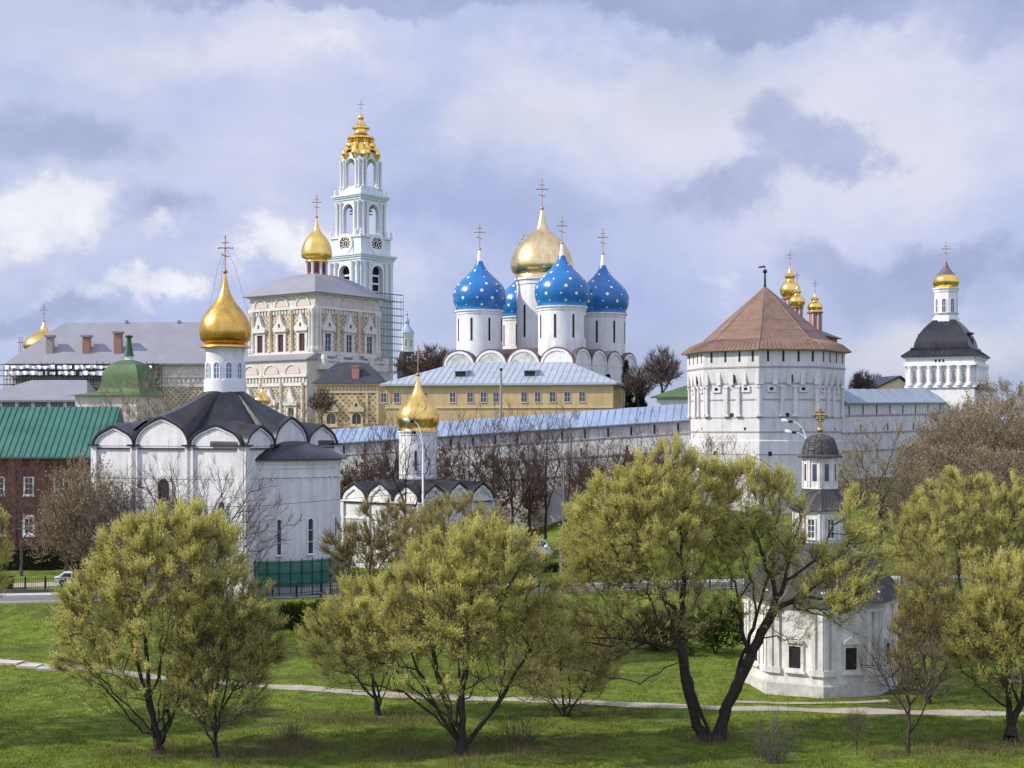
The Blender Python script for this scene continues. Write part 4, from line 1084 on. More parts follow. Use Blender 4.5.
# ------------------------------------------------------------------ fortress walls
def fort_wall(name, label, P0, P1, eave0, eave1, rise0, rise1, rm, step=3.3, hip=False):
    (x0, y0), (x1, y1) = P0, P1
    zb = H(x0, y0) - .5
    Ln = math.hypot(x1 - x0, y1 - y0); an = math.atan2(y1 - y0, x1 - x0)
    t = root(name, label, 'wall', (x0, y0, zb), an)
    th = 4.0
    b = MB(); N = 24
    def ez(q): return eave0 + (eave1 - eave0) * q - zb
    for yy0, yy1 in ((0, th),):
        v = [(0, yy0, -6), (Ln, yy0, -6), (Ln, yy1, -6), (0, yy1, -6), (0, yy0, ez(0)), (Ln, yy0, ez(1)), (Ln, yy1, ez(1)), (0, yy1, ez(0))]
        b.add(v, [(4, 5, 6, 7), (0, 1, 5, 4), (1, 2, 6, 5), (2, 3, 7, 6), (3, 0, 4, 7)])
    b.build('wall', fortw, t)
    bm_ = MB()
    for dz, hgt, d in ((-2.0, .22, .12), (-4.6, .22, .10), (-7.3, .2, .10)):
        v = [(0, -d, ez(0) + dz), (Ln, -d, ez(1) + dz), (Ln, .02, ez(1) + dz), (0, .02, ez(0) + dz)]
        v += [(p[0], p[1], p[2] + hgt) for p in v]
        bm_.add(v, [(3, 2, 1, 0), (4, 5, 6, 7), (0, 1, 5, 4), (1, 2, 6, 5), (3, 0, 4, 7)])
    bm_.build('string_course', band, t)
    fr = Fr(-90, 0)
    n = int(Ln / step)
    for i in range(n):
        u = (i + .5) * Ln / n; q = u / Ln
        slit(t, fr, u, ez(q) - 1.85, .30, 1.45, 'loophole', dark, .02)
        if i % 2: slit(t, fr, u - .6, ez(q) - 4.3, .32, 1.1, 'loophole', dark, .02)
        if i % 4 == 1: slit(t, fr, u + .7, ez(q) - 7.0, .4, .8, 'loophole', dark, .02)
    r = MB(); ov = .8
    def rz(q): return ez(q) + rise0 + (rise1 - rise0) * q
    vs = []
    M = 40
    for i in range(M + 1):
        q = i / M; w = .05 * math.sin(i * 1.7) ; u = Ln * q
        vs += [(u, -ov, ez(q) - .12), (u, -ov, ez(q) + .02), (u - (1.6 if hip and i == M else 0), th / 2, rz(q) + w), (u, th + ov, ez(q) + .02)]
    fs = []
    for i in range(M):
        a, c = i * 4, i * 4 + 4
        fs += [(a, c, c + 1, a + 1), (a + 1, c + 1, c + 2, a + 2), (a + 2, c + 2, c + 3, a + 3)]
    fs += [(1, 2, 3), (M * 4 + 1, M * 4 + 3, M * 4 + 2)]
    r.add(vs, fs)
    for i in range(int(Ln / 1.1)):
        u = i * 1.1 + .3; q = u / Ln
        r.tube([(u, -ov, ez(q) + .04), (u, th / 2 - .1, rz(q) + .02)], .05, 4)
    r.build('roof', rm, t, smooth=False)
    return t
fort_wall('fortress_wall', 'long whitewashed fortress wall with loopholes and pale blue roof, left of the copper roofed tower', (X(292, 219), 219), (X(690, 204), 204), 17.9, 21.9, 2.2, 2.4, rooflight)
fort_wall('fortress_wall', 'short whitewashed fortress wall with grey blue roof, between copper roofed tower and black domed tower', (X(842, 206), 206), (X(946, 226), 226), 24.4, 24.9, 2.1, 2.1, mat('grey_blue_tin_roof', (.33, .38, .44), .5, .2, var=.15), hip=True)

# ------------------------------------------------------------------ big octagonal tower
D = 200; zb = H(X(765, D), D) - .5
t = root('fortress_tower', 'massive octagonal whitewashed tower with broad copper brown tent roof and weathervane', 'tower', (X(765, D), D, zb))
zz = lambda py, DD=190: CAMZ + (HOR - py) / F * DD - zb
a0 = R(-104.3); RR = 10.75
ap = RR * math.cos(math.pi / 8)
b = MB()
b.lathe([(RR, -3), (RR, zz(441)), (RR * .988, zz(440)), (RR * .988, zz(385)), (RR * .99, zz(384)), (RR * 1.035, zz(371)), (RR * 1.035, zz(350))], 8, (0, 0), a0)
b.build('wall', fortw, t, ang=20)
bd = MB()
for py, h_, r_ in ((367.5, .22, 1.045), (384, .22, .998), (400, .18, .995), (418, .14, .993), (432.5, .18, .995), (455, .16, 1.004)):
    bd.lathe([(RR * r_, zz(py)), (RR * r_, zz(py) + h_)], 8, (0, 0), a0)
bd.build('string_course', band, t, ang=20)
k22 = math.pi / 8
fw_ = 2 * RR * math.sin(k22)
for i in range(8):
    ang = math.degrees(a0) + 22.5 + 45 * i
    if math.sin(R(ang)) > .35: continue
    fr = Fr(ang, ap * 1.035); fr0 = Fr(ang, ap * .988)
    for u in (-3.0, -.85, 1.3, 3.3):
        slit(t, fr, u, zz(361.5), .3, zz(351) - zz(361.5), 'loophole', dark, .03)
    for j in range(5):
        m = MB(); u = -3.9 + j * 1.95; m.ext(fr0, [(u - .3, zz(384.5)), (u + .3, zz(384.5)), (u + .3, zz(371)), (u - .3, zz(371))], .0, .45)
        m.build('corbel', fortw, t)
    for u in (-1.9, .4): slit(t, fr0, u, zz(382), .34, zz(373) - zz(382), 'loophole', dark, .35, True)
    for u in (-4.0, -.9, .95, 4.0):
        p = MB()
        p.rect(fr0, u - .26, u + .26, zz(415), zz(386), 0, .34); p.rect(fr0, u - .42, u + .42, zz(416.5), zz(414.5), 0, .42); p.rect(fr0, u - .36, u + .36, zz(387.5), zz(385.5), 0, .42)
        p.build('pilaster', fortw, t)
    for u in (-2.4, 2.1):
        w = MB(); w.ring(fr0, [(u - .62, zz(392)), (u + .62, zz(392)), (u + .62, zz(385.5)), (u - .62, zz(385.5))], [(u - .28, zz(390.2)), (u + .28, zz(390.2)), (u + .28, zz(387.2)), (u - .28, zz(387.2))], 0, .22)
        w = w.build('embrasure', fortw, t); slit(w, fr0, u, zz(390.2), .55, zz(387.2) - zz(390.2), 'opening', dark, .02)
    slit(t, fr0, -.1, zz(417), .55, .55, 'embrasure', dark, .02)
    slit(t, Fr(ang, ap), -2.6, zz(456), .5, .6, 'embrasure', dark, .04); slit(t, fr0, 1.9, zz(430), .3, .35, 'embrasure', dark, .04)
b = MB()
zt = lambda py: CAMZ + (HOR - py) / F * 200 - zb
b.lathe([(RR * 1.035, zz(350.5)), (RR * 1.115, zz(349.3) - .12), (RR * 1.115, zz(349.3)), (RR * 1.0, zt(346.5)), (RR * .84, zt(342)), (RR * .42, zt(314)), (.12, zt(286.5))], 8, (0, 0), a0)
for i in range(8):   # standing seams of the skirt and the hips
    for j in range(0, 15):
        q = j / 15
        A = a0 + i * math.pi / 4; B = A + math.pi / 4
        def pt(rf, z): 
            x = (math.cos(A) * (1 - q) + math.cos(B) * q) * RR * rf; y = (math.sin(A) * (1 - q) + math.sin(B) * q) * RR * rf
            return (x, y, z + .03)
        b.tube([pt(1.115, zz(349.3)), pt(1.0, zt(346.5)), pt(.84, zt(342))], .055 if j else .10, 4)
    A = a0 + i * math.pi / 4
    b.tube([(math.cos(A) * RR * .84, math.sin(A) * RR * .84, zt(342)), (math.cos(A) * RR * .42, math.sin(A) * RR * .42, zt(314)), (0, 0, zt(286.5))], .09, 4)
    for rr_, zz_ in ((.70, 342 - 28 * (.14 / .42)), (.55, 342 - 28 * (.29 / .42)), (.34, 314 - 27.5 * (.08 / .42))):
        B = A + math.pi / 4
        b.tube([(math.cos(A) * RR * rr_, math.sin(A) * RR * rr_, zt(zz_)), (math.cos(B) * RR * rr_, math.sin(B) * RR * rr_, zt(zz_))], .035, 4)
rf = b.build('tent_roof', rust, t, ang=20)
b = MB(); b.lathe([(.22, zt(287.5)), (.16, zt(284)), (.11, zt(272))], 8); b.ball((0, 0, zt(271.5)), .32, 10)
b.tube([(0, 0, zt(271)), (0, 0, zt(266))], .05, 4); b.add([(-.95, .02, zt(268)), (0, .02, zt(267.5)), (0, .02, zt(265.6)), (-.95, .02, zt(266.6)), (-.95, -.02, zt(268)), (0, -.02, zt(267.5)), (0, -.02, zt(265.6)), (-.95, -.02, zt(266.6))], [(0, 1, 2, 3), (7, 6, 5, 4), (0, 4, 5, 1), (2, 6, 7, 3), (3, 7, 4, 0)])
b.build('weathervane', iron, rf)

# church with three small gold domes behind the tower
D = 262; zb = 12
t = root('gate_church', 'brown gate church behind the copper roofed tower, showing three slender gold cupolas', 'church', (X(803, D), D, zb), R(-30))
zz = lambda py, DD=D: CAMZ + (HOR - py) / F * DD - zb
pinkd = mat('dull_red_plaster', (.30, .19, .17), .9, var=.25, scale=1)
b = MB(); b.box(-5, 5, -5, 5, -1, zz(338)); b.build('wall', pinkd, t)
b = MB(); b.lathe([(5.7 * 1.414, zz(338.5)), (5.7 * 1.414, zz(337.8)), (3 * 1.414, zz(331)), (.1, zz(324))], 4, (0, 0), math.pi / 4); b.build('roof', mat('brown_dark_roof', (.10, .07, .065), .5, .2, var=.3), t)
def loc(px, dd):   # local xy of a point at column px and depth offset dd
    wx, wy = X(px, D + dd) - X(803, D), dd
    c, s_ = math.cos(R(30)), math.sin(R(30))
    return (wx * c - wy * s_, wx * s_ + wy * c)
TI = [(0, .62), (.08, .86), (.2, 1.0), (.32, .96), (.42, .75), (.50, .45), (.56, .36), (.62, .50), (.66, .54), (.72, .30), (.84, .12), (1.0, .05)]
for px, dd, pz0, pz1, pz2, rad, nr in ((790, 4, 330, 296, 262, 1.9, 1.25), (797, -4, 330, 309, 286, 1.5, 1.0), (815, 2, 332, 311, 291, 1.42, 1.25)):
    c = loc(px, dd)
    b = MB(); b.lathe([(nr, zz(pz0)), (nr, zz(pz1 + 2)), (nr * 1.3, zz(pz1 + 1)), (nr * 1.3, zz(pz1))], 8, c); d_ = b.build('drum', pinkd, t)
    for q in range(8):
        a = R(45 * q); b = MB(); b.lathe([(.16, zz(pz0)), (.16, zz(pz1 + 2))], 6, (c[0] + nr * math.cos(a), c[1] + nr * math.sin(a))); b.build('colonnette', mat('rose_trim', (.55, .42, .38), .9, var=.15), d_)
    b = MB(); b.lathe(onion(rad, zz(pz1), zz(pz2) - zz(pz1), nr, TI, 40), 24, c); o_ = b.build('cupola', gold, t)
    cross(o_, c[0], c[1], zz(pz2), 2.6 if px == 790 else 2.3, yaw=R(30))

# black domed gate tower on the right
D = 230; zb = H(X(946, D), D) - .5
t = root('gate_tower', 'square white tower with arcaded top, black four sided dome, lantern and gold onion', 'tower', (X(946, D), D, zb), R(-27.8))
zz = lambda py, DD=D: CAMZ + (HOR - py) / F * DD - zb
hw = 5.4; q2 = math.sqrt(2)
b = MB(); b.box(-hw, hw, -hw, hw, -4, zz(357.5)); b.build('wall', white, t)
cor = MB()
for ang in (-90, 0):
    fr = Fr(ang, hw)
    cor.rect(fr, -hw - .25, hw + .25, zz(367), zz(364.4), 0, .45); cor.rect(fr, -hw - .12, hw + .12, zz(388.5), zz(386.5), 0, .3); cor.rect(fr, -hw - .3, hw + .3, zz(360), zz(357.6), 0, .3)
    n = 7 if ang == -90 else 6
    for i in range(n):
        u = -hw + .75 + i * (2 * hw - 1.5) / (n - 1)
        c = fr.p(u, 0, .22)
        k = MB(); k.lathe([(.44, zz(386.4)), (.44, zz(384)), (.30, zz(383)), (.45, zz(377)), (.28, zz(371)), (.30, zz(370)), (.46, zz(367.1))], 10, (c[0], c[1])); k.build('baluster_column', trim, t)
    for i in range(n - 1):
        u = -hw + .75 + (i + .5) * (2 * hw - 1.5) / (n - 1)
        slit(t, fr, u, zz(384), .55, zz(371.5) - zz(384), 'window', band if ang == -90 else glass, .03, True)
    for u in (-.6, 0, .6):
        if ang == -90: slit(t, fr, u, zz(363.6), .28, .45, 'vent', dark, .04)
cor.build('cornice', trim, t)
b = MB(); b.lathe([((hw + .6) * q2, zz(358.2)), ((hw + .6) * q2, zz(357)), (4.6 * q2, zz(350.2)), (4.5 * q2, zz(350))], 4, (0, 0), math.pi / 4)
for a in (-90, 0, 90, 180):
    fr = Fr(a, 0)
    for i in range(15):
        q = -1 + 2 * i / 14
        b.tube([fr.p(q * (hw + .58), zz(357) + .04, hw + .6), fr.p(q * 4.6, zz(350.2) + .04, 4.6)], .05, 4)
b.build('skirt_roof', roofdark, t, ang=20)
b = MB(); rows = []
for k in range(9):
    q = k / 8
    rows.append((4.35 * (.40 + .60 * (1 - q ** 1.9)) * q2, zz(350) + (zz(320.5) - zz(350)) * q))
rows.insert(0, (4.75 * q2, zz(350.4))); rows.insert(1, (4.75 * q2, zz(348.6))); rows.insert(2, (4.35 * q2, zz(348)))
b.lathe(rows, 4, (0, 0), math.pi / 4); dm = b.build('dome', roofdark, t, ang=22)
for ang in (0, 180):
    fr = Fr(ang, 3.5); b = MB(); b.rect(fr, -.8, .8, zz(349), zz(335), -1, .55); b.rect(fr, -1.1, 1.1, zz(335) , zz(333.4), -1.4, .8); o = b.build('dormer', roofdark, dm); slit(o, Fr(ang, 4.25), 0, zz(346), .8, 1.2, d=.04)
b = MB(); b.lathe([(2.15, zz(323)), (2.15, zz(318)), (1.85, zz(317.6)), (1.85, zz(293)), (1.95, zz(292.6)), (2.05, zz(290)), (2.2, zz(289.5)), (2.2, zz(288.4))], 8, (0, 0), R(22.5)); ln = b.build('lantern', trim, t, ang=20)
for i in range(8):
    fr = Fr(45 * i, 1.85 * math.cos(k22) - .01); window(ln, fr, 0, zz(313), .55, zz(299.5) - zz(313), True, .14, trim, glass, .1, (1, 1))
b = MB(); b.lathe([(2.1, zz(313.6)), (2.1, zz(314.2))], 8, (0, 0), R(22.5)); b.build('string_course', band, ln, ang=20)
OB = [(0, .74), (.07, .86), (.18, .98), (.28, 1.0), (.38, .95), (.48, .78), (.58, .56), (.7, .36), (.84, .18), (1, .05)]
b = MB(); P = onion(2.12, zz(288.5), zz(262) - zz(288.5), 1.6, OB, 36); b.lathe(P, 36)
gi = [i for i, f in enumerate(b.f)]
on_ = b.build('onion_dome', [gold, mat('tarnished_copper', (.20, .14, .13), .5, .5, var=.3)], t, ang=60)
mi = [0] * len(on_.data.polygons)
for i, p in enumerate(on_.data.polygons):
    if p.center.z > zz(288.5) + (zz(262) - zz(288.5)) * .50: mi[i] = 1
on_.data.polygons.foreach_set('material_index', mi)
cross(on_, 0, 0, zz(262.5), 3.3, yaw=R(27))
b = MB(); b.box(5.1, 7.5, -4.2, 2.0, -3, zz(391)); b.build('annex_wall', white, t)
b = MB(); b.add([(5.1, -4.6, zz(391)), (7.9, -4.6, zz(391)), (7.9, 2.4, zz(391)), (5.1, 2.4, zz(391)), (5.12, -4.6, zz(382)), (5.12, 2.4, zz(382))], [(0, 1, 4), (1, 2, 5, 4), (2, 3, 5), (0, 3, 2, 1)]); b.build('annex_roof', roofdark, t)

# small houses over the wall
D = 262; zb = 12
t = root('gabled_house', 'small beige gabled house with dark roof edge, left of the black domed tower', 'house', (X(889, D), D, zb), R(15))
zz = lambda py, DD=D: CAMZ + (HOR - py) / F * DD - zb
b = MB(); fr = Fr(-90, 0); b.ext(fr, [(-3.5, -1), (3.5, -1), (3.5, zz(383)), (2.2, zz(378)), (-3.5, zz(390))], -9, 0); b.build('wall', cream, t)
b = MB(); b.add([(-4.2, -.5, zz(391.5)), (2.2, -.5, zz(377.2)), (4.6, -.5, zz(386)), (-4.2, 9, zz(391.5)), (2.2, 9, zz(377.2)), (4.6, 9, zz(386)), (-4.2, -.5, zz(390)), (2.2, -.5, zz(375.4)), (4.6, -.5, zz(384.5)), (-4.2, 9, zz(390)), (2.2, 9, zz(375.4)), (4.6, 9, zz(384.5))], [(0, 1, 7, 6), (1, 2, 8, 7), (6, 7, 10, 9), (7, 8, 11, 10), (0, 3, 4, 1), (1, 4, 5, 2)]); b.build('roof', roofdark, t, smooth=False)
D = 245; zb = 12
t = root('green_roofed_house', 'low white house with grass green hipped roof, just left of the octagonal tower', 'house', (X(678, D), D, zb), R(-8))
zz = lambda py, DD=D: CAMZ + (HOR - py) / F * DD - zb
b = MB(); b.box(-3.6, 6, -3, 3, -1, zz(397.5)); b.build('wall', white, t)
e = zz(397.2); b = MB(); b.add([(-4.6, -4, e), (7, -4, e), (7, 4, e), (-4.6, 4, e), (1.6, 0, zz(385)), (3.5, 0, zz(385)), (-4.6, -4, e - .25), (7, -4, e - .25)], [(0, 1, 5, 4), (1, 2, 5), (2, 3, 4, 5), (3, 0, 4), (6, 7, 1, 0)]); b.build('roof', roofgreen2, t, smooth=False)
b = MB(); b.rect(Fr(-90, 3), -3.6, 6, zz(402), zz(400.5), 0, .2); b.build('cornice', trim, t)

# ------------------------------------------------------------------ chapel in the meadow
D = 112; zb = H(X(820, D), D)
t = root('well_chapel', 'small white three tiered octagonal chapel with dark scaled roofs standing in the meadow', 'chapel', (X(820, D), D, zb), R(0))
DD_ = 107.5
zz = lambda py, DD=DD_: CAMZ + (HOR - py) / F * DD - zb
a0 = R(-100); RR = 5.85
chw = mat('peeling_whitewash', (.75, .73, .70), .92, var=.2, scale=.9, streak=.38, bump=.3, bscale=5)
plm = mat('stained_plinth', (.52, .49, .46), .95, var=.35, scale=1.2)
ap = RR * math.cos(k22)
b = MB(); b.lathe([(RR, .2), (RR, zz(606)), (RR * 1.03, zz(604)), (RR * 1.03, zz(602)), (RR * 1.06, zz(601)), (RR * 1.06, zz(599.5))], 8, (0, 0), a0); b.build('wall', chw, t, ang=20)
b = MB(); b.lathe([(RR * 1.03, -1), (RR * 1.03, zz(684)), (RR * 1.005, zz(682))], 8, (0, 0), a0); b.build('plinth', plm, t, ang=20)
for i in range(8):
    ang = -100 + 22.5 + 45 * i
    if math.sin(R(ang)) > .5: continue
    fr = Fr(ang, ap)
    for u in (-1.75, 1.75):
        p = MB(); p.rect(fr, u - .5, u - .1, zz(672), zz(608), 0, .16); p.rect(fr, u + .1, u + .5, zz(672), zz(608), 0, .16)
        p.rect(fr, u - .6, u + .6, zz(611), zz(607.5), 0, .24); p.rect(fr, u - .6, u + .6, zz(674), zz(668), 0, .24); p.build('pilaster', chw, t)
    window(t, fr, 0, zz(668), .95, zz(646) - zz(668), False, .22, chw, dark, .14, (0, 0), top=[(-.7, .28), (.7, .28), (.7, .5), (0, .95), (-.7, .5)])
    if i % 2 == 0:
        p = MB(); p.ext(fr, [(-1.6, zz(600)), (1.6, zz(600)), (0, zz(592))], -.3, .25); p.build('pediment', chw, t)
for i in range(8):
    a = a0 + i * math.pi / 4
    b = MB(); c = (math.cos(a) * RR * 1.0, math.sin(a) * RR * 1.0); z = zz(599.5)
    b.lathe([(.22, z - .1), (.22, z + .22), (.12, z + .3)], 8, c); b.ball((c[0], c[1], z + .52), .26, 10); b.build('ball_finial', chw, t)
b = MB(); rows = []
for k in range(9):
    q = k / 8; rows.append((RR * 1.12 * (1 - q) ** .62 + 2.15 * (1 - (1 - q) ** .62), zz(600.5) + (zz(546) - zz(600.5)) * q))
b.lathe([(RR * 1.12, zz(601.2))] + rows, 8, (0, 0), a0); b.build('lower_roof', scales, t, ang=20)
R2 = 2.08
zz = lambda py, DD=111: CAMZ + (HOR - py) / F * DD - zb
b = MB(); b.lathe([(R2 * 1.06, zz(548)), (R2 * 1.06, zz(544)), (R2, zz(543.5)), (R2, zz(513)), (R2 * 1.07, zz(512)), (R2 * 1.07, zz(510))], 8, (0, 0), a0); m_ = b.build('middle_tier', chw, t, ang=20)
for i in range(8):
    ang = -100 + 22.5 + 45 * i; fr = Fr(ang, R2 * math.cos(k22))
    window(m_, fr, 0, zz(537), .5, zz(519) - zz(537), False, .12, chw, glass, .08, (1, 2))
    for u in (-.66, .66):
        p = MB(); p.rect(fr, u - .1, u + .1, zz(543), zz(513), 0, .12); p.build('pilaster', chw, m_)
b = MB(); b.lathe([(R2 * 1.16, zz(510.5)), (R2 * 1.16, zz(509.6)), (R2 * .98, zz(503)), (1.55, zz(494)), (1.45, zz(489))], 8, (0, 0), a0); b.build('middle_roof', scales, t, ang=20)
R3 = 1.34
b = MB(); b.lathe([(R3 * 1.05, zz(490)), (R3 * 1.05, zz(488)), (R3, zz(487.5)), (R3, zz(459)), (R3 * 1.08, zz(458)), (R3 * 1.08, zz(456.5))], 8, (0, 0), a0); m_ = b.build('upper_tier', chw, t, ang=20)
for i in range(8):
    ang = -100 + 22.5 + 45 * i; fr = Fr(ang, R3 * math.cos(k22)); slit(m_, fr, 0, zz(481), .34, zz(464) - zz(481), 'window', glass, .03)
    for u in (-.42, .42):
        p = MB(); p.rect(fr, u - .07, u + .07, zz(487), zz(459), 0, .09); p.build('pilaster', chw, m_)
b = MB(); b.lathe([(1.74, zz(457.2)), (1.74, zz(456.2)), (1.42, zz(454.4)), (1.38, zz(451)), (1.26, zz(445.5)), (1.1, zz(439.5)), (.62, zz(435.3)), (.2, zz(433.6))], 16, (0, 0), a0)
for i in range(16):
    a = a0 + 2 * math.pi * i / 16
    b.tube([(1.44 * math.cos(a), 1.44 * math.sin(a), zz(454.4)), (1.39 * math.cos(a), 1.39 * math.sin(a), zz(451)), (1.27 * math.cos(a), 1.27 * math.sin(a), zz(445.5)), (1.11 * math.cos(a), 1.11 * math.sin(a), zz(439.5)), (.62 * math.cos(a), .62 * math.sin(a), zz(435.3))], .035, 4)
    b.ball((1.68 * math.cos(a + .1), 1.68 * math.sin(a + .1), zz(457)), .08, 6)
cp = b.build('cupola', scales, t, ang=30)
b = MB(); b.lathe([(.16, zz(434)), (.10, zz(431.5))], 8); b.ball((0, 0, zz(429.8)), .26, 10); b.tube([(0, 0, zz(428)), (0, 0, zz(408))], .12, 6)
b.tube([(-.45, 0, zz(415)), (.45, 0, zz(415))], .10, 6); b.tube([(-.26, 0, zz(419)), (.26, 0, zz(421.5))], .07, 6)
for u, py in ((-.45, 415), (.45, 415), (0, 408.5), (0, 415), (.0, 421), (-.25, 411.5), (.25, 411.5), (-.25, 418.5), (.25, 418.5)): b.ball((u, 0, zz(py)), .13, 8)
b.build('cross', mat('brown_gilding', (.46, .31, .14), .38, .8, var=.3, scale=3), cp)

# kiosk and vehicles on the lawn
D = 171; x_, zb = X(524, D), H(X(524, D), D)
t = root('kiosk', 'low grey kiosk with bluish hipped roof under the bare trees', 'kiosk', (x_, D, zb), R(10))
b = MB(); b.box(-2.3, 2.3, -1.6, 1.6, -.5, 2.1); b.build('wall', mat('grey_board', (.30, .29, .27), .9, var=.2), t)
b = MB(); b.add([(-2.9, -2.2, 2.1), (2.9, -2.2, 2.1), (2.9, 2.2, 2.1), (-2.9, 2.2, 2.1), (-1.2, 0, 3.1), (1.2, 0, 3.1), (-2.9, -2.2, 1.95), (2.9, -2.2, 1.95), (2.9, 2.2, 1.95), (-2.9, 2.2, 1.95)], [(0, 1, 5, 4), (1, 2, 5), (2, 3, 4, 5), (3, 0, 4), (6, 7, 1, 0), (7, 8, 2, 1), (9, 6, 0, 3), (9, 8, 7, 6)]); b.build('roof', rooflight, t, smooth=False)
window(t, Fr(-90, 1.6), 0, .9, 1.6, .8, False, .12, trim, glass, .08)
D = 184; x_, zb = X(528, D), H(X(528, D), D)
t = root('minibus', 'white minibus parked behind the bare trees beyond the grey kiosk', 'minibus', (x_, D, zb + .05), R(28))
prof_ = [(-2.9, .45), (2.6, .45), (2.95, .9), (2.75, 1.35), (2.1, 2.25), (1.8, 2.45), (-2.7, 2.5), (-2.95, 2.2)]
b = MB(); b.ext(Fr(-90, 1.0), prof_, -2.0, 0); b.build('body', vehicle, t, ang=30)
for fr, nm in ((Fr(-90, 1.0), 'window'),):
    for u0, u1 in ((-2.5, -1.2), (-1.05, .1), (.25, 1.2)): MB().ext(fr, [(u0, 1.5), (u1, 1.5), (u1, 2.2), (u0, 2.2)], -.02, .02).build('window', glass, t)
    MB().ext(fr, [(1.35, 1.5), (2.35, 1.5), (1.95, 2.15), (1.35, 2.2)], -.02, .02).build('window', glass, t)
b = MB(); b.add([(2.72, -.85, 1.42), (2.72, .85, 1.42), (2.18, .8, 2.2), (2.18, -.8, 2.2)], [(0, 1, 2, 3)]); b.build('windscreen', glass, t)
for xx in (-1.9, 1.9):
    for yy in (-1.0, 1.0):
        b = MB(); vs = []
        b.tube([(xx, yy - .1, .38), (xx, yy + .1, .38)], .38, 16); w = b.build('wheel', rubber, t); b = MB(); b.tube([(xx, yy - .13, .38), (xx, yy + .13, .38)], .2, 12); b.build('rim', steel, w)

# white car at the left behind the railing
D = 163; x_, zb = X(74, D), H(X(74, D), D)
t = root('parked_car', 'white parked car half hidden behind the railing at left', 'car', (x_, D, zb + .2), R(15))
b = MB(); b.ext(Fr(-90, .85), [(-2.1, .3), (2.1, .3), (2.15, .75), (1.2, .9), (.6, 1.4), (-1.1, 1.45), (-1.7, .95), (-2.15, .85)], -1.7, 0); b.build('body', vehicle, t, ang=30)
MB().ext(Fr(-90, .85), [(-1.4, .92), (-.3, .92), (-.3, 1.34), (-1.05, 1.36)], -.02, .02).build('window', glass, t); MB().ext(Fr(-90, .85), [(-.2, .92), (1.0, .92), (.55, 1.32), (-.2, 1.34)], -.02, .02).build('window', glass, t)
for xx in (-1.3, 1.35):
    for yy in (-.85, .85):
        b = MB(); b.tube([(xx, yy - .1, .32), (xx, yy + .1, .32)], .32, 14); w = b.build('wheel', rubber, t)
        b = MB(); b.tube([(xx, yy - .12, .32), (xx, yy + .12, .32)], .18, 10); b.build('rim', steel, w)

# ------------------------------------------------------------------ railings, fences, lamps, poles
def railing(label, x0, x1, y, h=1.15, step=2.2, m=iron, infill=.24):
    n = max(2, int((x1 - x0) / step)); zb = H((x0 + x1) / 2, y)
    t = root('railing', label, 'railing', ((x0 + x1) / 2, y, zb))
    cx = (x0 + x1) / 2
    b = MB(); 
    for dz in (.15, h - .1): b.tube([(x - cx, 0, float(zroad(x)) + .18 + dz - zb) for x in np.linspace(x0, x1, 20)], .03, 4)
    b.build('rail', m, t)
    b = MB(); x = x0
    while x < x1: z = float(zroad(x)) + .18 - zb; b.box(x - cx - .014, x - cx + .014, -.014, .014, z + .15, z + h - .1); x += infill
    b.build('bars', m, t)
    for k in range(n + 1):
        x = x0 + (x1 - x0) * k / n; z = float(zroad(x)) + .1 - zb
        p = MB(); p.box(x - cx - .08, x - cx + .08, -.08, .08, z, z + h + .12); p.ball((x - cx, 0, z + h + .2), .1, 8); p.build('post', m, t)
railing('black iron railing behind the road at the left edge', X(-60, 154), X(82, 154), 155.3, 1.6)
b = MB(); b.box(X(-60, 154), X(110, 154), 154.95, 155.2, float(zroad(-50)) - .1, float(zroad(-50)) + .5); tag(b.build('low_wall', mat('dark_plinth', (.07, .07, .075), .9, var=.2)), 'low dark retaining wall under the railing along the left road', 'wall')
railing('dark iron railing on the road edge below the green netting of the big church', X(225, 147), X(345, 147), 146.75, 1.15)
railing('dark iron railing on the road edge under the tall wooden pole, centre', X(470, 147), X(700, 147), 146.75, 1.15)
railing('dark iron railing on the road edge behind the meadow chapel, right', X(700, 147) + 1, X(1050, 147), 146.75, 1.15)

nt_ = netgreen.node_tree; tr_ = nt_.nodes.new('ShaderNodeBsdfTransparent'); mx_ = nt_.nodes.new('ShaderNodeMixShader'); mx_.inputs[0].default_value = .42
nt_.links.new(nt_.nodes['Principled BSDF'].outputs[0], mx_.inputs[1]); nt_.links.new(tr_.outputs[0], mx_.inputs[2]); nt_.links.new(mx_.outputs[0], nt_.nodes['Material Output'].inputs[0])
# green netting fence round the apse
ca, sa = math.cos(R(-22)), math.sin(R(-22))
cx, cy = -33.05 + 7.0 * ca, 158 + 7.0 * sa
t = root('net_fence', 'green mesh fence on dark posts around the foot of the big church apse', 'fence', (cx, cy, 2.2))
zt_, zb_ = 5.6, .0
arcp = [(8.3 * math.cos(a), 8.3 * math.sin(a)) for a in np.linspace(R(-118), R(0), 15)]
for i in range(14):
    p, q = arcp[i], arcp[i + 1]
    b = MB(); b.add([(*p, 1.7), (*q, 1.7), (*q, 4.4), (*p, 4.4), (p[0] * .996, p[1] * .996, 1.7), (q[0] * .996, q[1] * .996, 1.7), (q[0] * .996, q[1] * .996, 4.4), (p[0] * .996, p[1] * .996, 4.4)], [(0, 1, 2, 3), (7, 6, 5, 4), (0, 4, 5, 1), (3, 2, 6, 7), (1, 5, 6, 2), (0, 3, 7, 4)]); b.build('mesh_panel', netgreen, t)
dg = mat('dark_green_post', (.015, .06, .045), .6, var=.2)
for p in arcp:
    b = MB(); b.tube([(p[0] * 1.015, p[1] * 1.015, -.6), (p[0] * 1.015, p[1] * 1.015, 4.6)], .06, 6); b.build('post', dg, t)
b = MB()
for z in (1.0, 2.0, 3.1, 4.2): b.tube([(p[0] * 1.02, p[1] * 1.02, z) for p in arcp], .04, 4)
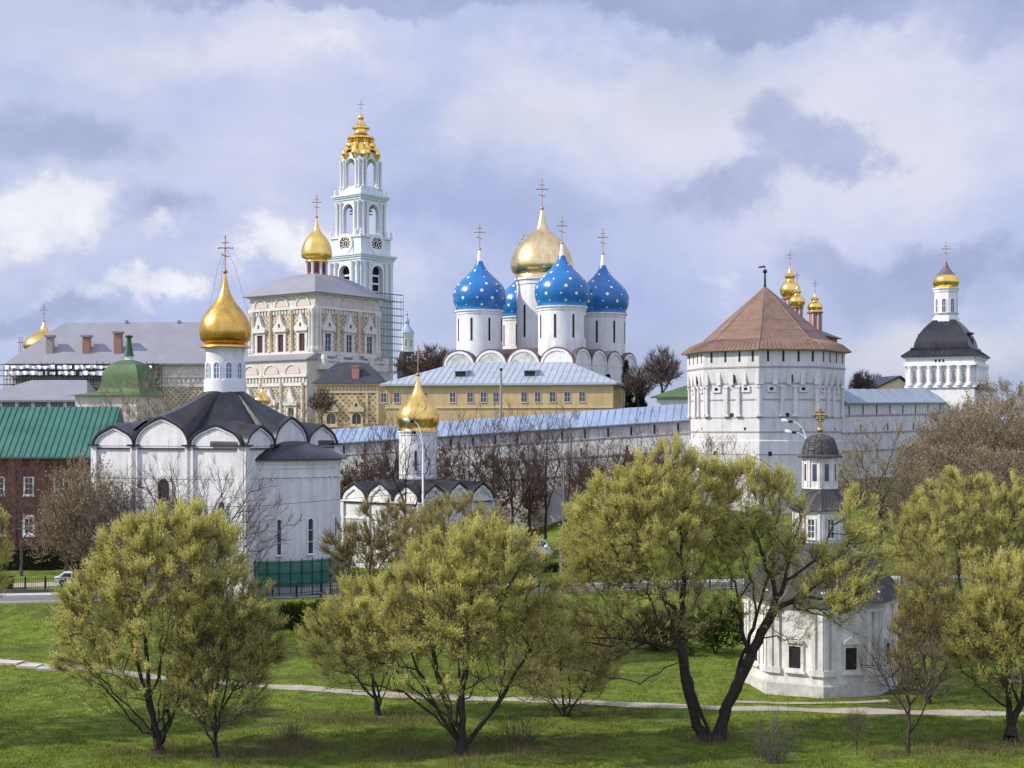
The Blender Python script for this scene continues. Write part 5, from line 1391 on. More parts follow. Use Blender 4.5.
b.build('rail', dg, t)

def street_lamp(label, px, pyb, pyt, D, reach):
    x = X(px, D); zb = H(x, D); ht = CAMZ + (HOR - pyt) / F * D - zb
    t = root('street_lamp', label, 'street lamp', (x, D, zb))
    b = MB(); b.tube([(0, 0, -.3), (0, 0, ht * .5), (0, 0, ht - 3.2)], [.15, .12, .09], 10); b.build('pole', steel if px > 600 else lampwhite, t)
    for k, (ex, ez, st) in enumerate(((-reach, -.15, -3.2), (-reach * .8, -1.3, -3.2))):
        a = MB(); pts = []
        for i in range(9):
            q = i / 8; xx = ex * (1 - (1 - q) ** 1.0) if False else ex * q ** 1.5 * .92; zz_ = ht - 3.2 + (3.05 + ez) * (1 - (1 - q) ** 2)
            pts.append((xx, -.25 * k, zz_))
        a.tube(pts, .06, 6); ar_ = a.build('arm', lampwhite, t)
        e = Vector(pts[-1]); d_ = (e - Vector(pts[-2])).normalized()
        h = MB(); h.tube([e - d_ * .1, e + d_ * .35], [.12, .15], 8); h.build('mount', iron, ar_)
        h = MB(); h.lathe([(0, -.38), (.14, -.33), (.22, -.1), (.19, .22), (.09, .38), (0, .4)], 12); o = h.build('lamp_head', lampwhite, t)
        o.location = e + d_ * .75; o.rotation_euler = (0, R(-70), 0)
    return t
street_lamp('white double headed street lamp rising before the smaller gold domed church', 423, 560, 419, 150, 1.1)
street_lamp('white double headed street lamp against the octagonal tower, beside the chapel cupola', 808, 560, 419, 150, 1.9)
D = 155; x = X(752, D); zb = H(x, D); t = root('street_lamp', 'single floodlight lamp in front of the octagonal tower, its pole hidden by willows', 'street lamp', (x, D, zb))
ht = CAMZ + (HOR - 456) / F * D - zb
b = MB(); b.tube([(3.2, 0, -.3), (3.2, 0, ht - 2.2), (1.5, 0, ht - .7), (.9, 0, ht - .35)], [.13, .09, .07, .06], 8); b.build('pole', steel, t)
h = MB(); h.lathe([(0, -.38), (.14, -.33), (.22, -.1), (.19, .22), (.09, .38), (0, .4)], 12); o = h.build('lamp_head', lampwhite, t); o.location = (.2, 0, ht); o.rotation_euler = (0, R(-65), 0)
D = 163; x = X(563, D); zb = H(x, D); t = root('wooden_pole', 'tall grey wooden lamp pole with concrete foot on the lawn, centre', 'pole', (x, D, zb)); ht = CAMZ + (HOR - 462) / F * D - zb
b = MB(); b.tube([(0, 0, 2.0), (.15, 0, ht)], [.15, .1], 8); b.build('shaft', wood, t)
b = MB(); b.box(-.42, -.08, -.15, .15, -.4, 4.0); b.build('concrete_foot', mat('pole_concrete', (.40, .37, .34), .9, var=.2), t)
b = MB(); b.tube([(.15, 0, ht - .3), (-.3, -.1, ht + .5), (-1.3, -.2, ht + .9)], .04, 6); b.lathe([(0, ht + .7), (.2, ht + .75), (.24, ht + .9), (0, ht + 1.0)], 10, (-1.5, -.2)); b.build('lamp_arm', steel, t)
D = 262; x = X(501, D); t = root('flag_mast', 'bare grey mast standing before the ochre house', 'mast', (x, D, 11)); b = MB(); b.tube([(0, 0, -1), (0, 0, CAMZ - 11 + 22 / F * D), (0, 0, CAMZ - 11 + 60 / F * D)], [.3, .24, .2], 8); b.build('shaft', mat('mast_grey', (.32, .28, .27), .7, var=.1), t); b = MB(); b.ball((0, 0, CAMZ - 11 + 60.5 / F * D), .3, 8); b.build('cap', iron, t)
D = 172.5; x = X(546, D); zb = H(x, D); t = root('garden_lamp', 'short garden lamp with white globe beside the lawn path', 'lamp', (x, D, zb)); b = MB(); b.tube([(0, 0, -.1), (0, 0, 2.3)], .06, 8); b.lathe([(.16, 0), (.14, .3), (.06, .4)], 8); b.build('post', iron, t); b = MB(); b.ball((0, 0, 2.5), .22, 12); b.build('globe', lampwhite, t)

# overhead wires crossing before the big church
for yy, pys, lab in ((146, ((-30, 476), (100, 478), (215, 480), (345, 477), (470, 472)), 'upper thin overhead cable crossing in front of the big white church'), (145, ((-30, 506), (150, 508), (262, 506), (345, 499), (470, 488)), 'lower thin overhead cable crossing in front of the big white church')):
    b = MB(); b.tube([(X(px, yy), yy, Z(py, yy)) for px, py in pys], .022, 4); tag(b.build('overhead_cable', iron), lab, 'cable')

# information board at the far right
D = 96; x = X(1020, D); zb = H(x, D); t = root('notice_board', 'small white notice board on posts among the far right willow stems', 'sign', (x, D, zb), R(8))
ht = CAMZ + (HOR - 668) / F * D - zb
b = MB(); b.box(-.75, .75, -.04, .04, ht - .95, ht); b.build('board', lampwhite, t)
b = MB(); b.box(-.62, .62, -.05, -.042, ht - .82, ht - .55); b.box(-.62, .1, -.05, -.042, ht - .45, ht - .15); b.build('panel', mat('grey_print', (.35, .36, .38), .8, var=.2), t)
for u in (-.6, .6): b = MB(); b.tube([(u, .08, -.2), (u, .08, ht)], .04, 6); b.build('post', steel, t)

# ------------------------------------------------------------------ trees, shrubs, grass
def tint_mat(name, lo, hi, trans=0.3, rough=0.8):
    """leaf or twig colour that varies from piece to piece"""
    m = bpy.data.materials.new(name); m.use_nodes = True
    N, L = m.node_tree.nodes, m.node_tree.links
    N.clear()
    out = N.new('ShaderNodeOutputMaterial')
    a = N.new('ShaderNodeAttribute'); a.attribute_name = 'tint'
    r = N.new('ShaderNodeValToRGB')
    r.color_ramp.elements[0].color = (*lo, 1); r.color_ramp.elements[1].color = (*hi, 1)
    L.new(a.outputs['Fac'], r.inputs['Fac'])
    d = N.new('ShaderNodeBsdfDiffuse'); L.new(r.outputs['Color'], d.inputs['Color'])
    if trans:
        t_ = N.new('ShaderNodeBsdfTranslucent'); L.new(r.outputs['Color'], t_.inputs['Color'])
        mx = N.new('ShaderNodeMixShader'); mx.inputs[0].default_value = trans
        L.new(d.outputs[0], mx.inputs[1]); L.new(t_.outputs[0], mx.inputs[2]); L.new(mx.outputs[0], out.inputs[0])
    else: L.new(d.outputs[0], out.inputs[0])
    return m
bark = mat('willow_bark', (.040, .031, .024), .95, var=.4, scale=3, stretch=(3, 3, .6), bump=.5, bscale=8)
barkb = mat('brown_bark', (.055, .040, .034), .95, var=.35, scale=3)
barkg = mat('grey_bark', (.10, .088, .075), .95, var=.35, scale=3)
barklit = mat('sunlit_pale_bark', (.55, .53, .50), .9, var=.4, scale=4, stretch=(1, 1, 3))  # pale tone stands in for the tower's sunlit face behind branches
M_willow = tint_mat('willow_buds', (.43, .40, .11), (.81, .765, .26), .5)
M_willow2 = tint_mat('olive_buds', (.28, .24, .085), (.58, .51, .18), .5)
M_twig = tint_mat('willow_twigs', (.12, .095, .055), (.36, .30, .15), 0)
M_bare = tint_mat('bare_twigs', (.075, .056, .048), (.19, .145, .122), 0)
M_bare2 = tint_mat('budding_twigs', (.17, .135, .092), (.40, .32, .20), .25)
M_rusty = tint_mat('rusty_twigs', (.11, .062, .032), (.24, .14, .07), .2)
M_ever = tint_mat('evergreen_needles', (.012, .022, .012), (.035, .050, .025), .1)
M_bush = tint_mat('bush_leaves', (.028, .050, .010), (.085, .125, .022), .3)
M_bush2 = tint_mat('dull_bush_leaves', (.040, .042, .016), (.11, .105, .034), .3)
M_hedge = tint_mat('hedge_leaves', (.022, .028, .012), (.060, .060, .024), .2)
M_reed = tint_mat('dry_stems', (.12, .09, .05), (.28, .22, .12), .2)
M_grass = tint_mat('grass_blades', (.10, .135, .017), (.32, .37, .060), .35)
M_dry = tint_mat('dry_grass', (.09, .075, .03), (.20, .16, .07), .3)

def quads_mesh(name, V, tint, mi, mats, parent=None):
    n = len(V)
    me = bpy.data.meshes.new(name)
    me.vertices.add(n * 4); me.vertices.foreach_set('co', np.ascontiguousarray(V.reshape(-1), dtype=np.float32))
    me.loops.add(n * 4); me.loops.foreach_set('vertex_index', np.arange(n * 4, dtype=np.int32))
    me.polygons.add(n); me.polygons.foreach_set('loop_start', np.arange(0, n * 4, 4, dtype=np.int32))
    for m in mats: me.materials.append(m)
    me.polygons.foreach_set('material_index', mi.astype(np.int32))
    at = me.attributes.new('tint', 'FLOAT', 'POINT'); at.data.foreach_set('value', np.repeat(tint, 4).astype(np.float32))
    me.update(calc_edges=True)
    o = bpy.data.objects.new(name, me); COL.objects.link(o)
    if parent is not None: o.parent = parent
    return o

def prisms_mesh(name, A, B, ra, rb, m, parent=None, n=5):
    S = len(A); T = B - A; ln = np.linalg.norm(T, axis=1, keepdims=True); T = T / np.maximum(ln, 1e-6)
    ref = np.where(np.abs(T[:, 2:3]) > .9, np.array([[1., 0, 0]]), np.array([[0, 0, 1.]]))
    U = np.cross(T, ref); U /= np.linalg.norm(U, axis=1, keepdims=True); W = np.cross(T, U)
    an = 2 * np.pi * np.arange(n) / n
    ring = U[:, None, :] * np.cos(an)[None, :, None] + W[:, None, :] * np.sin(an)[None, :, None]
    A2 = A - T * ra[:, None] * .25
    V = np.stack([A2[:, None] + ring * ra[:, None, None], B[:, None] + ring * rb[:, None, None]], 1).reshape(-1, 3)
    k = np.arange(S)[:, None] * 2 * n; i = np.arange(n)[None]; j = (i + 1) % n
    Q = np.stack([k + i, k + j, k + n + j, k + n + i], -1).reshape(-1)
    me = bpy.data.meshes.new(name)
    me.vertices.add(len(V)); me.vertices.foreach_set('co', np.ascontiguousarray(V.reshape(-1), dtype=np.float32))
    me.loops.add(len(Q)); me.loops.foreach_set('vertex_index', Q.astype(np.int32))
    me.polygons.add(S * n); me.polygons.foreach_set('loop_start', np.arange(0, S * n * 4, 4, dtype=np.int32))
    me.polygons.foreach_set('use_smooth', [True] * (S * n))
    me.materials.append(m); me.update(calc_edges=True)
    o = bpy.data.objects.new(name, me); COL.objects.link(o)
    if parent is not None: o.parent = parent
    return o

def skeleton(rng, trunks, lobes, n, bal=.35, shell=.45, step=.7, jit=.08, up=.15):
    """limbs that grow from the given trunks to points spread through the lobes of the crown"""
    P = np.zeros((n * 8 + 600, 3)); par = np.full(len(P), -1); pl = np.zeros(len(P)); lob = np.full(len(P), -1); m = 0
    for tr in trunks:
        tr = np.array(tr, float)
        if m == 0: P[0] = tr[0]; par[0] = -1; m = 1; prev = 0
        else:
            d = np.linalg.norm(P[:m] - tr[0], axis=1); prev = int(np.argmin(d))
        for a, b in zip(tr[:-1], tr[1:]):
            k = max(1, int(np.linalg.norm(b - a) / .6))
            for i in range(1, k + 1):
                q = a + (b - a) * i / k + rng.normal(0, .05, 3)
                P[m] = q; par[m] = prev; pl[m] = pl[prev] + np.linalg.norm(q - P[prev]); prev = m; m += 1
    L_ = np.array(lobes, float); vol = (L_[:, 3] * L_[:, 4] * L_[:, 5]) ** .75; vol /= vol.sum()
    li = rng.choice(len(L_), n, p=vol)
    d = rng.normal(size=(n, 3)); d /= np.linalg.norm(d, axis=1)[:, None]
    rr = shell + (1 - shell) * rng.random(n) ** .5
    at = L_[li, :3] + d * rr[:, None] * L_[li, 3:6]
    ok = at[:, 2] > .4; at = at[ok]; li = li[ok]
    dist = np.array([np.min(np.linalg.norm(P[:m] - a, axis=1)) for a in at])
    for idx in np.argsort(dist):
        a = at[idx]
        dd = np.linalg.norm(P[:m] - a, axis=1)
        cost = dd + bal * pl[:m] + .5 * np.maximum(0, P[:m, 2] - a[2])
        j = int(np.argmin(cost)); p0 = P[j]; ln = dd[j]
        k = int(min(6, max(1, ln / step)))
        dirn = p0 - P[par[j]] if par[j] >= 0 else np.array([0, 0, 1.]); dirn = dirn / max(1e-6, np.linalg.norm(dirn))
        c = .5 * (p0 + a) + dirn * ln * .12 + np.array([0, 0, up * ln])
        prev = j
        for i in range(1, k + 1):
            t_ = i / k; q = (1 - t_) ** 2 * p0 + 2 * t_ * (1 - t_) * c + t_ * t_ * a + (rng.normal(0, jit * ln / k, 3) if i < k else 0)
            P[m] = q; par[m] = prev; pl[m] = pl[prev] + np.linalg.norm(q - P[prev]); lob[m] = li[idx]; prev = m; m += 1
    return P[:m], par[:m], lob[:m], L_

def radii(P, par, rb, rt, e=2.2):
    m = len(P); raw = np.zeros(m); nch = np.zeros(m, int)
    for i in range(m - 1, 0, -1):
        if nch[i] == 0: raw[i] = 1.0
        raw[par[i]] += raw[i] ; nch[par[i]] += 1
    raw[0] = max(raw[0], 1)
    g = math.log(rt / rb) / math.log(1 / raw[0])
    return rb * (raw / raw[0]) ** g, nch

def tree(name, label, cat, px, D, trunks, lobes, n, rb, rt, twigs, leafm, twigm, barkm, leaves=8, tl=(.7, 1.4), lw=(.03, .055), ll=(.16, .32), seed=0, upw=.8, outw=.7, rnd=.45, group=None,
         bal=.35, shell=.45, tw=.014, loc=None, along=.25, zoff=0.0, droop=0.0, inner=0.0, skin=0.0):
    rng = np.random.default_rng(seed + 17)
    x = X(px, D); zb = H(x, D) + zoff
    t = root(name, label, cat, (x, D, zb) if loc is None else loc, 0, group)
    P, par, lob, L_ = skeleton(rng, trunks, lobes, n, bal, shell)
    r, nch = radii(P, par, rb, rt)
    i = np.arange(1, len(P)); p = par[1:]
    ra = np.minimum(r[p], r[i] * 1.25); rbb = r[i]
    fl = 1 + .55 * np.clip(1 - P[:, 2] / .9, 0, 1.3) ** 1.5 * (r > rb * .45)   # root flare
    ra = ra * fl[p]; rbb = rbb * fl[i]
    prisms_mesh('trunk', P[p], P[i], np.maximum(ra, .008), np.maximum(rbb, .006), barkm, t, 5)
    cand = np.where((lob >= 0) & (r < rb * .35))[0]
    w = rng.lognormal(0, .5, len(cand)) * np.where(nch[cand] == 0, 2.2, 1.0)
    if skin:
        cx_ = np.floor(P[:, 0] / 1.1).astype(int); cy_ = np.floor(P[:, 1] / 1.1).astype(int); key = cx_ * 1000 + cy_
        top_ = {}
        for k_, z_ in zip(key, P[:, 2]): top_[k_] = max(top_.get(k_, 0), z_)
        dep = np.array([top_[k_] for k_ in key]) - P[:, 2]
        c0_ = P[lob >= 0]; ctr = c0_.mean(0); ext = c0_.std(0) * 2 + .1
        side = np.linalg.norm(((P - ctr) / ext)[:, :2], axis=1)
        w = w * (np.exp(-dep / skin) + .35 * np.clip(side - .55, 0, 1) + .03)[cand]
    w /= w.sum()
    src = rng.choice(cand, twigs, p=w)
    o = P[src] + (P[par[src]] - P[src]) * rng.random((twigs, 1)) + rng.normal(0, .05, (twigs, 3))
    c = L_[lob[src]]
    out = (o - c[:, :3]) / c[:, 3:6]; out /= np.maximum(.25, np.linalg.norm(out, axis=1))[:, None]
    dr = P[src] - P[par[src]]; dr /= np.maximum(1e-6, np.linalg.norm(dr, axis=1))[:, None]
    d = out * outw + dr * .35 + np.array([0, 0, upw]) + rng.normal(0, rnd, (twigs, 3)); d /= np.linalg.norm(d, axis=1)[:, None]
    ln = rng.uniform(*tl, twigs)
    end = o + d * ln[:, None]; 
    if droop: end[:, 2] -= droop * ln
    rv = rng.normal(size=(twigs, 3)); sd = np.cross(d, rv); sd /= np.linalg.norm(sd, axis=1)[:, None]
    wv = sd * tw
    Vt = np.stack([o - wv, o + wv, end + wv * .35, end - wv * .35], 1)
    Vs = [Vt]; tints = [rng.random(twigs)]; mis = [np.ones(twigs)]
    if leaves:
        nl = twigs * leaves
        k = np.repeat(np.arange(twigs), leaves)
        q = along + (1 - along) * rng.random(nl)
        b = o[k] + (end - o)[k] * q[:, None]
        ld = d[k] + rng.normal(0, .42, (nl, 3)) + np.array([0, 0, .15]); ld /= np.linalg.norm(ld, axis=1)[:, None]
        l = rng.uniform(*ll, nl)[:, None]; ww = rng.uniform(*lw, nl)[:, None]
        s_ = np.cross(ld, rng.normal(size=(nl, 3))); s_ /= np.linalg.norm(s_, axis=1)[:, None]
        Vs.append(np.stack([b, b + ld * l * .45 + s_ * ww, b + ld * l, b + ld * l * .45 - s_ * ww], 1))
        base = rng.normal(.5, .18, len(P))[src][k]
        tints.append(np.clip(base + rng.normal(0, .22, nl), 0, 1)); mis.append(np.zeros(nl))
    if inner:   # leafless fine shoots inside and under the crown
        ni = int(twigs * inner); cd = np.where((r < rb * .5) & (P[:, 2] > 1.0))[0]; cd = cd[1:] if len(cd) and cd[0] == 0 else cd
        si = rng.choice(cd, ni); oi = P[si] + rng.normal(0, .06, (ni, 3)); di = (P[si] - P[par[si]]); di /= np.maximum(1e-6, np.linalg.norm(di, axis=1))[:, None]
        di = di * .6 + rng.normal(0, .5, (ni, 3)) + np.array([0, 0, .25]); di /= np.linalg.norm(di, axis=1)[:, None]
        ei = oi + di * rng.uniform(.5, 1.6, ni)[:, None]; wi = np.cross(di, rng.normal(size=(ni, 3))); wi = wi / np.linalg.norm(wi, axis=1)[:, None] * tw * 1.1
        Vs.append(np.stack([oi - wi, oi + wi, ei + wi * .3, ei - wi * .3], 1)); tints.append(rng.random(ni) * .45 - .1); mis.append(np.ones(ni))
    quads_mesh('crown', np.concatenate(Vs), np.concatenate(tints), np.concatenate(mis), [leafm, twigm], t)
    return t

def lobes_px(px0, D, zb, lst):
    """crown lobes given as photo column, row, half width, half height (pixels) and depth offset (m)"""
    s_ = D / F; x0 = X(px0, D); out = []
    for (px, py, rx, ry, dy) in lst:
        out.append((X(px, D) - x0, dy, Z(py, D) - zb, rx * s_, rx * s_ * .9, ry * s_))
    return out
def trunk_px(px0, D, zb, pts):
    return [(X(px, D) - X(px0, D), dy, Z(py, D) - zb) for px, py, dy in pts]

def willow(label, px, D, trunks, lobes, n, rb, twigs, leaves=9, seed=0, leafm=None, **kw):
    zb = H(X(px, D), D)
    tr = [trunk_px(px, D, zb, t_) for t_ in trunks]
    tr[0][0] = (tr[0][0][0], tr[0][0][1], -.3)
    k = dict(tl=(.45, 1.2), lw=(.013, .024), ll=(.10, .23), upw=.85, outw=.75, rnd=.24, tw=.007, along=.15, inner=.6, skin=2.3, shell=.6); k.update(kw); sec = k.pop('sec', 6)
    rg_ = np.random.default_rng(seed + 900)
    for i in range(sec):   # thin secondary stems fanning from the base into the lower crown
        l = lobes[rg_.integers(len(lobes))]; bx, by, bd = trunks[0][0]; q = rg_.uniform(.25, .6)
        mx_, my_ = bx + (l[0] - bx) * q + rg_.uniform(-8, 8), by + (l[1] + l[3] * .4 - by) * q
        st = (bx + rg_.uniform(-5, 5), by - rg_.uniform(2, 30), rg_.uniform(-.3, .3))
        tr.append(trunk_px(px, D, zb, [st, (mx_, my_, l[4] * .5 + rg_.uniform(-.6, .6)), (l[0] + rg_.uniform(-12, 12), l[1] + l[3] * .2, l[4])]))
    return tree('willow_tree', label, 'willow', px, D, tr, lobes_px(px, D, zb, lobes), int(n * 1.3), rb, .011, int(twigs * 2.4), leafm or M_willow, M_twig, bark, leaves, seed=seed, group='budding willows in the meadow', **k)

# left willow, many stems
willow('broad many stemmed willow with yellow green buds before the big white church, left', 160, 88,
       [[(160, 757, 0), (146, 700, .2), (128, 640, .6), (112, 585, .8)], [(158, 745, 0), (150, 680, -.4), (146, 610, -.5), (150, 560, -.6)], [(162, 750, 0), (172, 690, .3), (185, 620, .4), (192, 560, .2)],
        [(160, 748, 0), (180, 700, -.6), (205, 640, -.9), (222, 590, -1)], [(155, 735, 0), (118, 690, -.8), (92, 660, -1.2)], [(150, 700, .3), (162, 640, 1.2), (168, 570, 1.6)]],
       [(172, 548, 42, 34, 0), (130, 560, 38, 34, .5), (210, 560, 40, 36, -.5), (100, 610, 38, 42, -.4), (155, 610, 46, 46, 1.2), (218, 606, 36, 38, .6), (88, 655, 26, 34, -1), (165, 590, 50, 50, -1.6), (120, 690, 40, 20, -1.2), (190, 530, 26, 20, 1), (150, 655, 78, 46, 0), (90, 630, 36, 46, .4), (160, 570, 70, 50, .6)],
       760, .34, 7600, 9, seed=1)
willow('slender young willow right of the broad left willow, with thin leafy stems', 216, 87,
       [[(216, 758, 0), (214, 700, .2), (222, 640, .2), (232, 600, 0)], [(216, 752, 0), (198, 705, -.3), (190, 655, -.4)], [(215, 720, 0), (240, 680, .4), (258, 640, .4)]],
       [(235, 610, 34, 30, 0), (205, 645, 30, 32, -.4), (255, 645, 28, 36, .4), (225, 660, 40, 40, .8), (185, 680, 18, 30, 0), (222, 690, 46, 36, 0)], 420, .14, 3300, 7, seed=2, tw=.012)
# centre willow pair
willow('largest middle willow with forked leaning trunk and wide bright yellow green crown', 462, 88,
       [[(462, 755, 0), (462, 690, .1), (468, 640, .1), (472, 590, 0), (470, 555, 0)], [(460, 748, 0), (440, 715, .3), (418, 670, .6), (398, 630, .7), (385, 600, .6)], [(470, 640, 0), (500, 600, -.6), (520, 565, -.8)], [(418, 672, .6), (380, 665, 1), (345, 655, 1.2)],
        [(450, 730, .2), (405, 690, -.5), (360, 680, -.8)], [(464, 690, 0), (500, 668, -1), (540, 672, -1.4)]],
       [(470, 570, 58, 44, 0), (420, 590, 48, 40, .6), (515, 585, 40, 46, -.8), (470, 620, 64, 44, 1.4), (390, 625, 44, 36, .4), (440, 610, 60, 50, -1.8), (350, 640, 34, 34, .8), (530, 630, 32, 46, -.4), (500, 545, 36, 22, .5), (360, 605, 34, 24, .6), (440, 670, 80, 34, .2), (470, 600, 76, 60, .4), (345, 655, 36, 40, .6), (535, 655, 40, 50, -.4)],
       940, .42, 9000, 9, seed=3)
willow('low willow thicket with crooked dark stems, left of the largest middle willow', 378, 100,
       [[(378, 714, 0), (372, 680, .2), (366, 640, .3)], [(378, 710, 0), (392, 670, -.2), (402, 640, -.2)], [(374, 700, 0), (345, 665, .4), (325, 645, .6)]],
       [(360, 620, 34, 34, 0), (330, 640, 28, 32, .4), (395, 630, 32, 30, -.4), (350, 655, 40, 26, 1)], 380, .2, 2800, 8, seed=4)
willow('rounded olive green willow behind the largest middle willow, before the grey gables', 455, 124,
       [[(455, 640, 0), (452, 590, 0), (450, 545, 0)], [(453, 600, 0), (475, 560, .3), (485, 535, .3)], [(453, 600, 0), (428, 565, .4), (415, 545, .4)]],
       [(460, 530, 42, 32, 0), (425, 545, 30, 34, .4), (490, 545, 26, 30, 0), (455, 560, 46, 36, -1)], 420, .26, 3200, 8, seed=5, leafm=M_willow2)
# right hand pair of trunks
willow('tall willow with straight dark trunk leaning left, left of the forked pair in the meadow', 706, 92,
       [[(708, 742, 0), (694, 715, 0), (686, 680, 0), (682, 640, .1), (684, 590, .2), (682, 540, .2), (676, 490, .2)], [(683, 620, 0), (660, 590, -.5), (642, 560, -.7), (632, 520, -.8)], [(683, 600, 0), (706, 560, .7), (718, 520, .9)], [(683, 650, 0), (655, 645, .4), (625, 640, .6), (598, 640, .8)],
        [(682, 560, 0), (655, 520, .4), (640, 480, .5)], [(684, 660, 0), (640, 680, -1), (600, 672, -1.4)], [(640, 560, -.7), (610, 560, -.6), (585, 565, -.6)]],
       [(668, 485, 46, 38, 0), (625, 510, 44, 36, -.6), (600, 550, 38, 36, -.5), (640, 560, 52, 42, 1.2), (700, 500, 36, 36, .6), (708, 550, 36, 40, .9), (590, 595, 36, 36, 0), (655, 600, 50, 40, -1.2), (600, 640, 44, 28, .5), (650, 530, 54, 44, -1.6), (690, 610, 34, 36, .8), (590, 640, 36, 36, -.4), (640, 540, 76, 70, .4), (610, 610, 56, 56, .8)],
       1000, .38, 9800, 8, seed=6, sec=1)
willow('willow with thick trunk leaning right across the white chapel, dark bare lower boughs', 718, 92,
       [[(716, 744, 0), (728, 705, 0), (742, 675, 0), (758, 640, 0), (772, 610, 0), (785, 580, 0), (790, 545, .1)], [(772, 612, 0), (800, 595, -.4), (840, 600, -.6), (862, 618, -.7)], [(785, 582, 0), (815, 560, .2), (835, 525, .3)], [(778, 598, 0), (765, 560, .4), (752, 520, .4)], [(800, 595, -.4), (835, 622, -.8), (868, 640, -1), (880, 650, -1)],
        [(750, 655, 0), (742, 630, -.3), (738, 600, -.4)], [(765, 625, 0), (785, 635, -.5), (795, 660, -.6)], [(787, 565, 0), (800, 520, -.3), (806, 490, -.3)]],
       [(752, 500, 38, 34, .3), (778, 515, 26, 36, -.2), (745, 550, 36, 38, .4), (862, 560, 24, 34, 0), (845, 578, 34, 20, .3), (768, 560, 26, 30, .9), (740, 600, 26, 26, -.4), (800, 570, 30, 26, .4), (856, 520, 16, 26, .2), (830, 600, 40, 24, -.3), (790, 620, 26, 26, -.5)],
       640, .42, 4200, 7, seed=7, sec=1)
# right edge
willow('spreading willow right of the chapel, in front of the bare brown thicket', 965, 132,
       [[(965, 640, 0), (962, 600, 0), (958, 560, 0), (955, 520, 0)], [(963, 605, 0), (935, 570, .4), (918, 545, .5)], [(962, 590, 0), (995, 555, -.3), (1012, 520, -.4)]],
       [(960, 510, 44, 36, 0), (920, 540, 34, 40, .5), (1000, 520, 42, 44, -.4), (960, 560, 60, 40, 1.2), (930, 590, 36, 40, 0), (1030, 540, 40, 50, .6), (985, 600, 50, 36, 1.2), (950, 550, 60, 60, -.6), (910, 580, 26, 50, .3)],
       820, .36, 9500, 8, seed=8)
willow('big willow cut by the right edge of the picture, bright yellow green', 1012, 92,
       [[(1012, 728, 0), (1008, 690, .1), (1004, 650, .1), (1002, 610, .1)], [(1012, 722, 0), (1035, 670, -.3), (1050, 620, -.4)], [(1010, 712, 0), (985, 690, .6), (968, 675, .8)], [(1014, 720, 0), (985, 715, -1), (955, 690, -1.2)], [(1004, 650, 0), (985, 620, .4), (975, 600, .4)]],
       [(1000, 595, 36, 34, 0), (1045, 590, 46, 40, -.4), (985, 640, 28, 36, .6), (1030, 640, 54, 40, 1), (1010, 615, 50, 44, -1.4), (978, 668, 22, 26, .5), (1010, 650, 60, 50, .2)],
       700, .36, 6000, 9, seed=9)
willow('pale thin budding tree before the smaller church, left of the white street lamp', 372, 134,
       [[(372, 608, 0), (370, 570, 0), (374, 530, 0)], [(371, 590, 0), (350, 560, .3), (335, 545, .3)], [(371, 580, 0), (392, 550, -.3), (400, 525, -.3)]],
       [(378, 530, 26, 28, 0), (345, 555, 26, 30, .3), (400, 540, 22, 34, -.3), (372, 565, 40, 30, .6)], 360, .14, 1900, 5, seed=10, leafm=M_willow2, tw=.02)

willow('low straggly willow between the largest middle willow and the straight dark trunk', 566, 100,
       [[(566, 722, 0), (562, 690, .1), (560, 655, .1), (566, 620, 0)], [(566, 716, 0), (584, 690, -.3), (596, 660, -.4)], [(565, 716, 0), (545, 690, .4), (532, 665, .5)]],
       [(566, 635, 32, 30, 0), (540, 660, 28, 32, .4), (592, 660, 26, 32, -.4), (565, 680, 44, 30, .6)], 380, .15, 2100, 6, seed=11, leafm=M_willow2)
willow('straggly budding willow just right of the chapel wall, before the spreading willow', 930, 104,
       [[(930, 706, 0), (926, 670, .1), (924, 630, .1), (928, 590, 0)], [(930, 700, 0), (946, 665, -.3), (956, 630, -.4)], [(929, 700, 0), (914, 670, .4), (906, 640, .5)]],
       [(926, 600, 26, 34, 0), (948, 630, 24, 36, -.4), (912, 640, 18, 34, .4), (930, 665, 36, 30, .6)], 380, .14, 2100, 6, seed=12, leafm=M_willow2)
ex = [o for o in COL.objects if o.name == 'willow_tree'][0]
e2 = ex.copy(); COL.objects.link(e2); e2.location = (X(-70, 95), 95, H(X(-70, 95), 95)); e2.rotation_euler = (0, 0, 1.1); e2.scale = (1.05, 1.05, 1.0)
e2['label'] = 'willow just outside the left frame edge whose shadow falls on the meadow'
for ch in ex.children:
    c_ = ch.copy(); COL.objects.link(c_); c_.parent = e2

